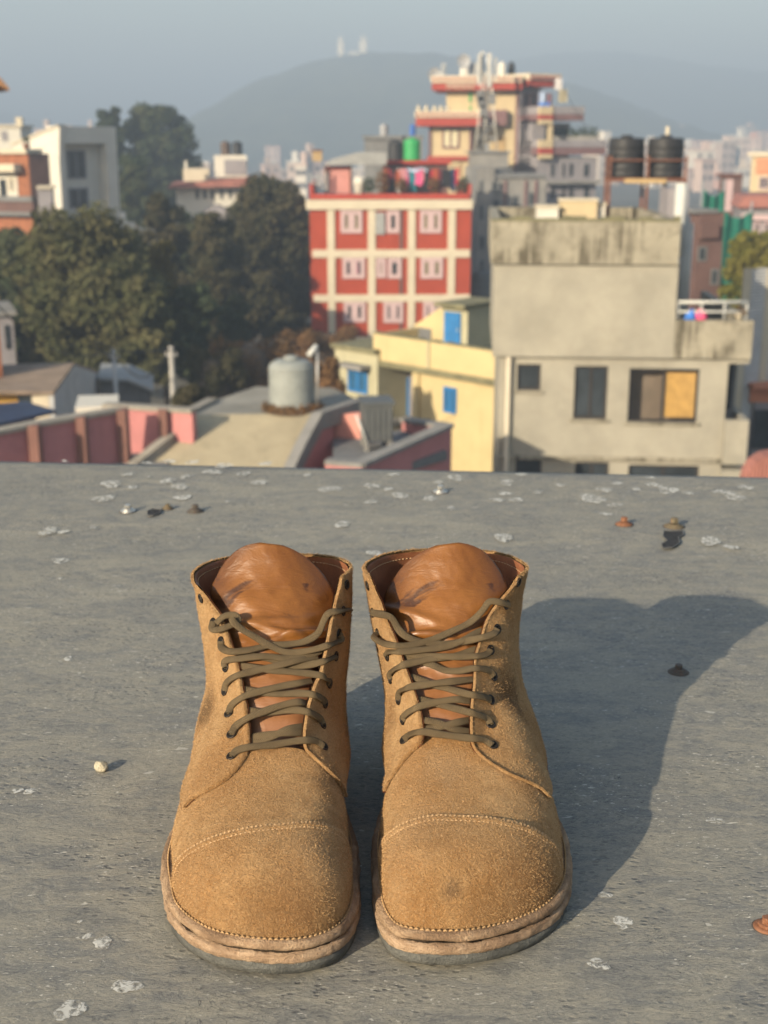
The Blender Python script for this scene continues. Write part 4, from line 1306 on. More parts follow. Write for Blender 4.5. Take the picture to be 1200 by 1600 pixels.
    # body of the house below the roofs
    m = MB(); P = [at(235, 735, 28.0), at(446, 740, 27.9), at(520, 650, 30.2), at(545, 632, 31.4), at(500, 610, 33.0), at(410, 612, 33.0), at(295, 650, 30.0)]
    zz = min(p.z for p in P) - .35
    m.prism([Vector((p.x, p.y, GZ)) for p in P], (0, 0, zz - GZ)); m.build('wall', M_PINK, rt)
M_PINKLIT = pm('sunlit pink plaster', (.62, .27, .22), .10, .8, .9, .2, 14, dirt=.15, dirtcol=(.3, .12, .1))  # pink plaster copy with sunlight put into its colour
pink_house()
tank('water_tank', 457, 640, 30.6, 74, 84, M_TANKG, 'faded grey ribbed water tank on the tan cement roof', ribs=9)
def tank_extras():
    b = at(457, 640, 30.6); s = 1 / ppm(30.6)
    rt = thing('tank_pipe', at(492, 640, 30.4), 'thin pole with a slanting pipe beside the grey ribbed tank', 'pipe')
    a = at(496, 640, 30.4)
    MB().tube([a, at(496, 548, 30.4)], .03, 8).build('pole', M_STEEL, rt, True)
    MB().tube([at(482, 556, 30.3), at(495, 540, 30.4)], .07, 8).build('slanted_pipe', M_PIPE, rt, True)
    wd = thing('weed_clump', b, 'orange dry weeds round the foot of the grey ribbed tank', 'weeds')
    r = .62
    leaf_cloud('foliage', [(b + Vector((r * math.cos(a_), -abs(r * math.sin(a_)) - .02, .10)), (.16, .12, .12)) for a_ in np.linspace(0, PI, 9)], 700, .08, M_LEAFDRY, wd, 91)
    MB().lathe(b + Vector((0, 0, -.01)), [(.75, 0), (.74, .03)], 20).build('soil_patch', M_MOUND, wd)
    # dark square tank on the lower roof
    F = Fr(592, 660, 29.0, 8)
    lo = at(560, 690, 28.5).z - .35
    rt = thing('square_tank', F.pt(0, 0, lo), 'dark grey square water tank between the pink parapets', 'water tank')
    u0, u1, z0, z1 = F.rect(569, 633, 614, 690)
    m = MB(); F.box(m, u0, u1, lo + .25, z1, -.85, 0); m.build('tank_body', M_TANKD, rt)
    for k in range(5):
        u = u0 + (u1 - u0) * (k + .5) / 5
        m = MB(); F.box(m, u - .03, u + .03, lo + .3, z1 - .08, 0, .03); m.build('rib', M_TANKD, rt)
    m = MB(); F.box(m, u0 - .05, u1 + .05, z1 + .003, z1 + .06, -.9, .05); m.build('lid', M_TANKD, rt)
    for u in (u0 + .06, u1 - .06):
        for n in (-.75, -.08):
            m = MB(); F.box(m, u - .05, u + .05, lo, lo + .25, n - .05, n + .05); m.build('leg', M_CONCG, rt)
    MB().tube([F.pt(u0 - .2, .1, lo + .9), F.pt(u0 + .1, .06, lo + .12)], .03, 8).build('outlet_pipe', M_PIPE, rt, True)
tank_extras()

# ------------------------------------------------------------------ low houses at the left
def left_low():
    F = Fr(60, 612, 38, 12)
    rt = thing('tin_roof_house', F.pt(0, 0, GZ), 'ochre walled house with tan tin roof and white gable', 'house')
    # gabled volume
    A = [at(-60, 572, 42), at(116, 566, 42.5), at(84, 612, 38.2), at(-60, 610, 37.6)]
    m = MB(); m.prism([A[3], A[2], A[1], A[0]], (0, 0, -.10)); m.build('roof', M_TIN, rt)
    B = [at(116, 566, 42.5), at(-60, 572, 42), at(-60, 590, 46), at(154, 580, 46.5)]
    m = MB(); m.prism([B[0], B[3], B[2], B[1]], (0, 0, -.10)); m.build('roof', M_TIN, rt)
    g = [at(83, 613, 38.25), at(115, 568, 42.4), at(153, 581, 46.4)]
    zb = GZ
    m = MB(); m.add([g[0], g[1], g[2], (g[2].x, g[2].y, zb), (g[0].x, g[0].y, zb), g[0] + Vector((-.2, 0, 0)), g[1] + Vector((-.2, 0, 0)), g[2] + Vector((-.2, 0, 0)), (g[2].x - .2, g[2].y, zb), (g[0].x - .2, g[0].y, zb)],
                    [(0, 4, 3, 2, 1), (5, 6, 7, 8, 9), (0, 1, 6, 5), (1, 2, 7, 6), (2, 3, 8, 7), (4, 0, 5, 9)]); m.build('gable_wall', M_WBOARD, rt)
    w0, w1 = at(-60, 613, 38.3), at(82, 614, 38.6)
    m = MB(); m.hexa([(w0.x, w0.y, GZ), (w1.x, w1.y, GZ), (w1.x, w1.y + .2, GZ), (w0.x, w0.y + .2, GZ), (w0.x, w0.y, w0.z), (w1.x, w1.y, w1.z), (w1.x, w1.y + .2, w1.z), (w0.x, w0.y + .2, w0.z)]); m.build('front_wall', M_OCHRE, rt)
    G = Fr(40, 625, 38.35, 0)
    m = MB(); G.pbox(m, 30, 617, 52, 640, -.05, .10); m.build('window', M_GLASS, rt)
    m = MB(); G.pbox(m, 54, 612, 80, 700, -.02, .12); m.build('corner_post', M_CREAMW, rt)
    # navy roof shed at the left edge
    rt = thing('navy_roof_shed', (at(30, 650, 33).x, 33, GZ), 'grey shed with dark blue tin roof at the left edge', 'shed')
    A = [at(-60, 634, 34.5), at(40, 627, 35.2), at(88, 641, 33.2), at(-60, 676, 30.8)]
    m = MB(); m.prism([A[3], A[2], A[1], A[0]], (0, 0, -.08)); m.build('roof', M_NAVY, rt)
    F = Fr(20, 660, 33.0, 22)
    u0, u1, z0, z1 = F.rect(-60, 652, 62, 700)
    m = MB(); F.box(m, u0, u1, GZ, z1 - .25, -2.0, -.25); m.build('wall', M_SHADE, rt)
    for x in (6, 26, 46): 
        m = MB(); F.pbox(m, x, 660, x + 12, 682, -.26, -.20); m.build('window', M_GLASS, rt)
    # small white tin lean-to behind the pink wall
    F = Fr(140, 640, 32, 10)
    rt = thing('lean_to', F.pt(0, 0, GZ), 'small pale lean-to roof behind the pink courtyard wall', 'lean-to')
    u0, u1, z0, z1 = F.rect(122, 640, 180, 720)
    m = MB(); F.box(m, u0, u1, GZ, z1, -1.2, 0); m.build('wall', M_PINK, rt)
    m = MB(); F.pbox(m, 118, 633, 184, 641, -1.4, .2); m.build('roof', M_WHITE, rt)
    F = Fr(190, 590, 46, 10)
    rt = thing('tin_shed', F.pt(0, 0, GZ), 'dim grey tin shed under the trees right of the white gable', 'shed')
    m = MB(); F.poly(m, [(155, 592), (200, 594), (236, 610), (236, 640), (155, 640)], -3, 0); m.build('wall', M_CONCD, rt)
    m = MB(); F.poly(m, [(153, 589), (201, 591), (240, 608), (240, 612), (200, 595), (153, 593)], -3.1, .2); m.build('roof', M_TING, rt)
    # grey house at the far left edge below the trees
    F = Fr(10, 520, 56, 20)
    rt = thing('grey_house', F.pt(0, 0, GZ), 'narrow grey and rose house at the left edge under the trees', 'house')
    u0, u1, z0, z1 = F.rect(-40, 492, 24, 600)
    m = MB(); F.box(m, u0, u1, GZ, z1, -4, 0); m.build('wall', M_SHADE, rt)
    m = MB(); F.pbox(m, -42, 488, 26, 493, -4.2, .2); m.build('roof', M_CONCG, rt)
    m = MB(); F.pbox(m, 8, 508, 15, 545, -.02, .06); m.build('window', M_GLASS, rt)
left_low()

# ------------------------------------------------------------------ poles and wires
def poles():
    for px, top, Y, c, lb in ((177, 544, 44, M_STEEL, 'thin bluish steel pole left of the concrete pole'), (267, 541, 42, M_POLE, 'pale concrete utility pole in front of the grove')):
        p = at(px, top, Y)
        rt = thing('utility_pole', (p.x, Y, GZ), lb, 'pole')
        w = .07 if px == 177 else .085
        MB().tube([(p.x, Y, GZ), (p.x, Y, p.z)], [w * 1.4, w], 12).build('shaft', c, rt, True)
        m = MB(); m.box(p.x - .20, p.x + .20, Y - .03, Y + .03, p.z - .32, p.z - .28); m.build('cross_arm', M_STEEL, rt)
        for k in (-.16, .16):
            MB().lathe((p.x + k, Y, p.z - .27), [(.025, 0), (.03, .04), (.02, .09)], 8).build('insulator', M_POLE, rt, True)
    P = at(267, 541, 42)
    r = random.Random(2)
    spans = [((-40, 395, 30), (267, 546, 42), 'sagging cable from the left edge to the concrete pole'), ((-40, 440, 34), (177, 549, 44), 'sagging cable from the left edge to the steel pole'),
             ((177, 550, 44), (267, 547, 42), 'short cable between the two poles'), ((872, 120, 108), (960, 235, 95), 'thin cable slanting down from the cream tower roof')]
    for a, b, lb in spans:
        A_, B_ = at(*a), at(*b)
        pts = [A_.lerp(B_, k / 12) - Vector((0, 0, .9 * math.sin(PI * k / 12))) for k in range(13)]
        tag(MB().tube(pts, .022, 6).build('overhead_cable', M_WIRE, None, True), lb, 'cable', 'overhead cables')
poles()

# ------------------------------------------------------------------ white building and its neighbours at the left
def left_buildings():
    F = Fr(93, 260, 100, 53)
    rt = thing('white_building', F.pt(0, 0, GZ), 'white modern building with slanted roofline and tall recessed windows', 'building')
    zt = F.uz(93, 197)[1]
    uR = F.uz(184, 260)[0]; uA = F.uz(102, 260)[0]; uB = F.uz(168, 260)[0]
    z1 = F.uz(140, 224)[1]
    D = 1.2
    m = MB()
    F.box(m, 0, uA, GZ, zt, -D, 0); F.box(m, uB, uR, GZ, zt, -D, 0); F.box(m, uA, uB, z1, zt, -D, 0); F.box(m, uA, uB, GZ, z1, -D - .4, -1.0)
    m.build('wall', M_WHITE, rt)
    G = Fr.__new__(Fr); G.o = F.pt(0, -1.0, 0); G.u = F.u; G.n = F.n
    for r in ((104, 234, 134, 280), (107, 293, 138, 326)): window(G, rt, G.rect(*r), M_SHADE, M_GLASS, 2, .12, .06)
    # long flank running back to the left under a slanted roofline
    L = Fr(93, 260, 100, 53 - 90)
    m = MB(); L.poly(m, [(20, 226), (92.6, 197), (92.6, 345), (20, 345)], -.5, -.01); m.build('flank_wall', M_WHITE, rt)
    m = MB(); L.poly(m, [(18, 224), (92.4, 194.5), (92.4, 197), (18, 228)], -.6, .12); m.build('flank_coping', M_CREAMW, rt)
    # white house behind
    F = Fr(10, 210, 125, 5)
    rt = thing('white_house', F.pt(0, 0, GZ), 'cream white house behind the brick one with a thin chimney', 'house')
    m = MB(); u0, u1, z0, z1 = F.rect(-40, 198, 33, 240); F.box(m, u0, u1, GZ, z1, -6, 0); m.build('wall', M_WHITE, rt)
    m = MB(); F.pbox(m, 24, 183, 34, 199, -.9, -.1); m.build('chimney', M_CREAMW, rt)
    m = MB(); F.pbox(m, -42, 195, 35, 198.5, -6.2, .2); m.build('roof', M_CREAMW, rt)
    m = MB(); F.pbox(m, 2, 205, 12, 220, -.02, .05); m.build('window', M_SHADE, rt)
    # brick house
    F = Fr(46, 280, 86, -18)
    rt = thing('brick_house', F.pt(0, 0, GZ), 'orange brick house with white balcony at the left edge', 'house')
    u0 = F.uz(-40, 280)[0]
    zt = F.uz(30, 240)[1]
    m = MB(); F.box(m, u0, 0, GZ, zt, -1.5, 0); m.build('wall', M_BRICK, rt)
    m = MB(); F.box(m, u0, .1, zt + .003, zt + .28, -1.6, .3); m.build('roof', M_CREAMW, rt)
    m = MB(); F.pbox(m, -40, 256, 34, 268, -.02, .9); m.build('balcony', M_CREAMW, rt)
    m = MB(); F.pbox(m, -40, 271, 28, 310, -.02, .06); m.build('balcony_wall', M_WHITE, rt)
    m = MB(); F.pbox(m, 1, 280, 11, 306, .05, .10); m.build('door', M_GLASS, rt)
    for r in ((-25, 278, -12, 300), (14, 277, 24, 300)): window(F, rt, F.rect(*r), M_CREAMW, M_GLASS, 1, .1, .09)
    m = MB(); F.pbox(m, -40, 306, 56, 314, -.02, .5); F.pbox(m, -40, 330, 58, 336, -.02, .6); m.build('ledge', M_CONCD, rt)
    m = MB(); F.pbox(m, -40, 315, 57, 330, -.02, .4); m.build('dark_band', M_BROWN, rt)
    S = Fr(47, 270, 86, 42)
    m = MB(); u1 = S.uz(78, 270)[0]; S.box(m, .02, u1, GZ, S.uz(60, 240)[1], -.4, 0); m.build('side_wall', M_BROWN, rt)
    p = at(39, 240, 86); root = thing('potted_plant', (p.x, p.y, zt + .28), 'small green shrub on the brick house roof edge', 'plant')
    c = Vector((p.x, p.y + .5, zt + .28))
    MB().lathe(c, [(.18, 0), (.26, .35)], 10).build('pot', M_RUST, root, True)
    leaf_cloud('foliage', [(c + Vector((0, 0, .6)), (.28, .25, .2))], 120, .12, M_LEAFD, root, 31)
    # small pier building between brick and white
    F = Fr(68, 310, 84, 10)
    rt = thing('stair_tower', F.pt(0, 0, GZ), 'narrow buff stair tower between brick house and white building', 'tower')
    m = MB(); u0, u1, z0, z1 = F.rect(60, 294, 82, 345); F.box(m, u0, u1, GZ, z1, -2, 0); m.build('wall', M_SHADE, rt)
    m = MB(); F.pbox(m, 57, 291, 83, 295, -2.2, .2); m.build('roof', M_CREAMW, rt)
    # red tiled house in the grove
    F = Fr(340, 300, 112, 6)
    rt = thing('red_roof_house', F.pt(0, 0, GZ), 'white house with long red roof edge among the trees', 'house')
    u0, u1, z0, z1 = F.rect(276, 292, 396, 350)
    m = MB(); F.box(m, u0, u1, GZ, z1, -8, 0); m.build('wall', M_WHITE, rt)
    m = MB(); F.poly(m, [(262, 294), (266, 288), (330, 282), (402, 276), (404, 284), (404, 290), (330, 292)], -8.5, 1.2); m.build('roof', M_REDTILE, rt)
    for x in (304, 316, 328, 342, 356, 372): window(F, rt, F.rect(x, 294, x + 8, 312), M_WHITE, M_GLASS, 1, .08, .05)
    m = MB(); F.poly(m, [(306, 336), (340, 318), (372, 336), (372, 352), (306, 352)], -.5, 2.5); m.build('porch_gable', M_SHADE, rt)
    m = MB(); F.pbox(m, 285, 264, 326, 284, -4, -1.5); m.build('roof_room', M_CREAMW, rt)
    m = MB(); F.pbox(m, 334, 243, 386, 278, -5.5, -2.0); m.build('tank_room', M_WHITE, rt)
    m = MB(); F.pbox(m, 350, 250, 384, 274, -2.02, -1.9); m.build('room_window', M_SHADE, rt)
    m = MB(); F.pbox(m, 286, 252, 290, 266, -3, -2.7); m.build('finial', M_WHITE, rt)
    for px, c, lb in ((353, pm('brown plastic tank', (.09, .06, .045), .2, 2, .6), 'brown tank on the red roofed house'), (371, M_BLACKT, 'black tank on the red roofed house')):
        tank('water_tank', px, 243, 115.5, 16, 21, c, lb, 'tanks on the red roofed house')
    # pointed eave at the left edge, high up
    F = Fr(-20, 150, 40, 30)
    rt = thing('pagoda_eave', F.pt(0, 0, GZ), 'upturned orange brown eave tip poking in at the left edge', 'eave')
    m = MB(); F.poly(m, [(-90, 90), (-40, 105), (0, 121), (14, 137), (15, 142), (0, 134), (-40, 124), (-90, 118)], -4, 0); m.build('eave_roof', pm('sunlit terracotta eave', (.45, .24, .12), .15, 2, .85), rt)  # terracotta is the eave's own colour
    u0, u1, z0, z1 = F.rect(-90, 115, -22, 300)
    m = MB(); F.box(m, u0, u1, GZ, z1, -3.6, -.4); m.build('wall', M_BRICK, rt)
left_buildings()

# ------------------------------------------------------------------ cream tower with red bands, and the grey blocks round it
def cream_tower():
    F = Fr(805, 200, 108, -6)
    rt = thing('cream_tower', F.pt(0, 0, GZ), 'tall cream building with stepped red parapets and rooftop mast', 'building')
    R = F.rect
    D = 9
    u0, u1, z0, z1 = R(697, 138, 805, 275)
    m = MB(); F.box(m, u0, u1, GZ, z1, -D, 0); m.build('wall', M_CREAM, rt)
    m = MB(); F.pbox(m, 804.5, 138, 812, 275, -.5, .12); m.build('corner_column', M_PURP, rt)
    # right flank, turned away, its shade put into the grey lilac colour
    S = Fr(812, 200, 107.6, 32)
    ue = S.uz(842, 200)[0]
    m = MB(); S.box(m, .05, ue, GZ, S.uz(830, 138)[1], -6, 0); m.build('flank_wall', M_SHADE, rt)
    for (a, b, c, d) in ((818, 146, 837, 166), (819, 178, 837, 208), (818, 226, 838, 257)): window(S, rt, S.rect(a, b, c, d), M_PURP, M_GLASS, 2, .12, .06)
    m = MB(); S.pbox(m, 838, 140, 845, 275, -.1, .15); m.build('flank_column', M_PURP, rt)
    # parapets: pale dentil strip over red band
    def band(G, x0, x1, yt_, ym_, yb_, n, d=D):
        m = MB(); G.pbox(m, x0, ym_, x1, yb_, -d, n); m.build('red_band', M_REDB, rt)
        m = MB(); G.pbox(m, x0 - 1, yt_, x1 + 1, ym_ - .15, -d, n + .12); m.build('pale_band', M_CREAMW, rt)
        ua, ub = G.uz(x0, yt_)[0], G.uz(x1, yt_)[0]
        z = G.uz(x0, (yt_ + ym_) / 2)[1]
        k = int((ub - ua) / .38)
        for q in range(k):
            u = ua + (ub - ua) * (q + .5) / k
            m = MB(); G.box(m, u - .09, u + .09, z - .12, z + .10, n + .11, n + .19); m.build('dentil', M_REDB, rt)
    band(F, 676, 816, 119, 130, 141, 1.0, 7)
    band(S, 816, 864, 116, 126, 136, .9, 6)
    # lower wing at the left
    W = Fr(736, 220, 106.6, -6)
    m = MB(); a = W.rect(672, 197, 735, 246); W.box(m, a[0], a[1], GZ, a[3], -8, 0); m.build('wing_wall', M_CREAM, rt)
    window(W, rt, W.rect(691, 200, 718, 232), M_PURP, M_CREAMPANE, 2, .16, .10)
    m = MB(); W.pbox(m, 670, 197, 674, 246, -.1, .14); W.pbox(m, 733, 197, 737, 246, -.1, .14); m.build('wing_column', M_PURP, rt)
    m = MB(); W.pbox(m, 668, 244, 738, 250, -8, .35); m.build('wing_ledge', M_REDB, rt)
    band(W, 651, 752, 174, 184, 197, 1.0, 7)
    for x in (655, 667, 680, 690, 700):
        p = W.pt(W.uz(x, 174)[0], .6, W.uz(x, 174)[1])
        MB().lathe(p, [(.12, 0), (.2, .15), (.12, .35), (.03, .45)], 8).build('finial', M_CREAMW, rt, True)
    m = MB(); F.pbox(m, 733, 140, 737, 160, -.02, .06); F.pbox(m, 733, 166, 737, 172, -.02, .06); m.build('green_strip', M_GREENT, rt)
    # illegible pale lettering on the red band
    m = MB()
    r = random.Random(6)
    for k in range(7):
        x = 699 + k * 6.4
        F.pbox(m, x, 131.5, x + 1.2, 139, 1.0, 1.07); F.pbox(m, x + 1.3, 132 + (k % 3) * 2, x + 4.4, 133.4 + (k % 3) * 2, 1.0, 1.07); F.pbox(m, x + 3.2, 131.5, x + 4.3, 139, 1.0, 1.065)
    o = m.build('sign_lettering', M_CREAMW, rt)
    # niche with arched brown panel
    m = MB(); F.pbox(m, 771, 214, 790, 240, -.02, .08); m.build('arched_panel', M_CARD, rt)
    m = MB(); F.pbox(m, 762, 172, 792, 196, -.02, .8); m.build('side_balcony', M_PURP, rt)
    # balcony block stepping down to the right, lit and shaded parts put into colour
    B = Fr(845, 240, 104, 20)
    uB0 = B.uz(846, 200)[0]
    for (x1, yt_, ym_, yb_) in ((914, 166, 178, 192), (948, 219, 230, 246)):
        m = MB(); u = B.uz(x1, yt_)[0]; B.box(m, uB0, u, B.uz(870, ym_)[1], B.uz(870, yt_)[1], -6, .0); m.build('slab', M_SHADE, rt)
        m = MB(); B.box(m, uB0, u - .03, B.uz(870, yb_ - 4)[1], B.uz(870, ym_)[1] - .003, -6, -.04); m.build('slab_band', M_PURP, rt)
        m = MB(); B.pbox(m, 843, yt_, 863, ym_ + 1, -.3, .12); B.pbox(m, 843, yb_ - 5, 862, yb_ + 2, -.3, .12); m.build('lit_panel', M_CREAM, rt)
        m = MB(); B.pbox(m, 843, ym_ + 1.2, 863, yb_ - 5.2, -.3, .13); m.build('lit_band', M_REDB, rt)
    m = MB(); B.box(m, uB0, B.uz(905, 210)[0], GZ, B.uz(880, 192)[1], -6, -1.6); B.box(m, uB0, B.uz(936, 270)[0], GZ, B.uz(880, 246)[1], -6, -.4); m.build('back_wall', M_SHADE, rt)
    m = MB(); B.pbox(m, 858, 195, 863, 222, -.3, .05); m.build('post', M_CREAM, rt)
    for (x0, x1) in ((862, 872), (880, 888), (891, 901), (914, 926)):
        for (y0, y1) in ((254, 278), (290, 312)):
            if x1 < 940: window(B, rt, B.rect(x0, y0, x1, y1), M_SHADE, M_GLASS, 1, .1, .05, .4)
    m = MB(); B.pbox(m, 852, 282, 936, 287, -.5, .3); m.build('floor_ledge', M_CONCG, rt)
    m = MB(); B.pbox(m, 866, 198, 898, 219, -1.7, -1.5); m.build('dim_glazing', M_GLASS, rt)
    # terrace shrubs
    pl = thing('roof_shrub', B.pt(B.uz(915, 219)[0], -1, B.uz(915, 219)[1]), 'row of dusky shrubs on the cream tower side terrace', 'shrub')
    c = root_offset(pl)
    leaf_cloud('foliage', [(c + Vector((dx, 0, .5)), (.6, .4, .5)) for dx in (-1.6, -.7, .2, 1.0)], 500, .22, M_LEAFD, pl, 61)
    m = MB(); m.box(c.x - 2.1, c.x + 1.5, c.y - .3, c.y + .3, c.z, c.z + .35); m.build('planter', M_CONCG, pl)
    # roof furniture
    zr = F.uz(760, 119)[1]
    def rp(px, n=-3): return F.pt(F.uz(px, 119)[0], n, zr)
    dishes = [((678, 116), -1, 'small satellite dish at the left corner of the cream tower roof'), ((722, 92), -3, 'satellite dish on a post behind the cream tower parapet')]
    for (x, y), n, lb in dishes:
        a = rp(x, n); t = F.pt(F.uz(x, y)[0], n, F.uz(x, y)[1])
        d = thing('satellite_dish', a, lb, 'dish', 'satellite dishes on the tower')
        MB().tube([a, t], .05, 8).build('mast', M_STEEL, d)
        m = MB(); vs_ = [t + Vector((-.05, -.12, 0))]
        for rr, dd in ((.3, .04), (.55, .14)):
            for k in range(14):
                w = 2 * PI * k / 14
                vs_.append(t + Vector((rr * math.cos(w), -dd - .15, rr * math.sin(w))))
        fs_ = [(0, 1 + k, 1 + (k + 1) % 14) for k in range(14)] + [(1 + k, 15 + k, 15 + (k + 1) % 14, 1 + (k + 1) % 14) for k in range(14)]
        nv = len(vs_); vs_ += [p + Vector((0, .03, 0)) for p in vs_]
        fs_ += [tuple(i + nv for i in f[::-1]) for f in fs_]
        m.add(vs_, fs_); m.build('reflector', M_DISH, d, True)
    for px, n, w, h, mt, lb in ((735, -4, 14, 24, M_DISH, 'grey tank behind the cream tower parapet left of the mast'), (722, -5, 16, 20, M_WHITE, 'white tank at the back of the cream tower roof'), (783, -3, 12, 24, M_WHITE, 'white tank right of the mast on the cream tower'), (798, -4, 11, 25, M_BLACKT, 'black tank at the right of the cream tower roof')):
        b = rp(px, n); s = 1 / ppm(108)
        t = thing('roof_tank', b, lb, 'water tank', 'tanks on the cream tower')
        MB().lathe(b, [(w * s / 2 * .97, 0), (w * s / 2, .1), (w * s / 2, h * s * .8), (w * s / 2 * .6, h * s * .95)], 18).build('tank_body', mt, t, True)
        MB().lathe(b, [(w * s * .18, h * s * .94), (w * s * .18, h * s)], 12).build('lid', mt, t, True)
    for px, n in ((689, -2), (693, -2.4)):
        tag(MB().tube([rp(px, n), F.pt(F.uz(px, 96)[0], n, F.uz(px, 96)[1])], .05, 6).build('antenna_rod', M_WHITE, None), 'thin white rod on the cream tower roof, %s of two' % ('left' if px < 691 else 'right'), 'antenna', 'rods on the tower')
    # lattice mast with panel antennas
    Mf = Fr(758, 250, 103, 0)
    foot = Mf.uz(758, 262)[1]
    mast = thing('lattice_mast', Mf.pt(0, 0, foot), 'white lattice mast with tall panel antennas before the cream tower', 'mast')
    def mp(px, py, n=0): 
        u, z = Mf.uz(px, py); return Mf.pt(u, n, z)
    legs = [((741, 236, .6), (757, 112, .2)), ((776, 236, .6), (766, 112, .2)), ((758, 258, -.8), (762, 112, -.2))]
    for a, b in legs:
        MB().tube([mp(*a), mp(*b)], .06, 8).build('leg', M_WHITE, mast, True)
    for k in range(6):
        f0, f1 = k / 6, (k + 1) / 6
        L = [(mp(*a).lerp(mp(*b), f0), mp(*a).lerp(mp(*b), f1)) for a, b in legs]
        m = MB()
        for i in range(3):
            j = (i + 1) % 3
            m.tube([L[i][0], L[j][0]], .03, 6); m.tube([L[i][0], L[j][1]], .028, 6)
        m.build('brace', M_STEEL, mast)
    MB().tube([mp(762, 112), mp(762, 82)], .10, 10).build('top_pipe', M_STEEL, mast, True)
    MB().tube([mp(761.5, 260), mp(761.5, 225)], .13, 10).build('foot_pipe', M_STEEL, mast, True)
    for (x0, y0, x1, y1, n) in ((746, 84, 751, 134, .25), (751, 80, 756, 128, -.1), (761, 84, 767, 136, .45), (772, 90, 776, 126, .1), (742, 98, 745, 118, 0)):
        m = MB(); Mf.pbox(m, x0, y0, x1, y1, n - .18, n); m.build('panel_antenna', M_ANT, mast)
    for (x, y) in ((750, 150), (768, 155), (756, 172), (752, 160)):
        p = mp(x, y, .3)
        m = MB(); m.box(p.x - .28, p.x + .28, p.y - .2, p.y + .2, p.z - .4, p.z + .4); m.build('radio_box', M_CONCD, mast)
    # platform under the mast
    pf = thing('mast_platform', Mf.pt(0, 0, GZ), 'grey stained block carrying the lattice mast', 'block')
    m = MB(); a = Mf.rect(735, 236, 792, 262); Mf.box(m, a[0], a[1], GZ, a[3] - .15, -2.6, 1.2); m.build('wall', M_CONCG, pf)
    m = MB(); Mf.box(m, a[0] - .2, a[1] + .2, a[3] - .147, a[3], -2.7, 1.4); m.build('slab', M_CONCD, pf)
    # laundry at upper right
    for k, (x0, y0, x1, y1, c, nm) in enumerate(((842, 143, 852, 162, (.55, .58, .66), 'pale blue'), (853, 146, 863, 166, (.22, .12, .14), 'plum'), (866, 122, 878, 140, (.62, .58, .56), 'whitish'), (873, 140, 886, 160, (.34, .30, .20), 'khaki'), (842, 160, 858, 172, (.05, .14, .28), 'blue'))):
        B2 = Fr(860, 150, 106, 12)
        u0, u1, z0, z1 = B2.rect(x0, y0, x1, y1)
        vs_ = [B2.pt(u0 + (u1 - u0) * a / 5, .08 * math.sin(a * 2 + k + q), z) for q, z in enumerate((z1, z0)) for a in range(6)]
        vs_ += [p - B2.n * .03 for p in vs_]
        fs_ = [(a, a + 1, 7 + a, 6 + a) for a in range(5)]
        fs_ += [tuple(i + 12 for i in f[::-1]) for f in fs_]
        tag(MB().add(vs_, fs_).build('hanging_cloth', pm('cloth ' + nm, c, .1, 3, .9), None, True), '%s cloth drying at the right top of the cream tower' % nm, 'cloth', 'laundry on the cream tower')
M_ANT = pm('pale grey antenna plastic', (.46, .45, .42), .06, 2, .6, .1)
M_CREAMPANE = pm('curtained window pane', (.55, .50, .34), .1, 3, .4, .1)
cream_tower()

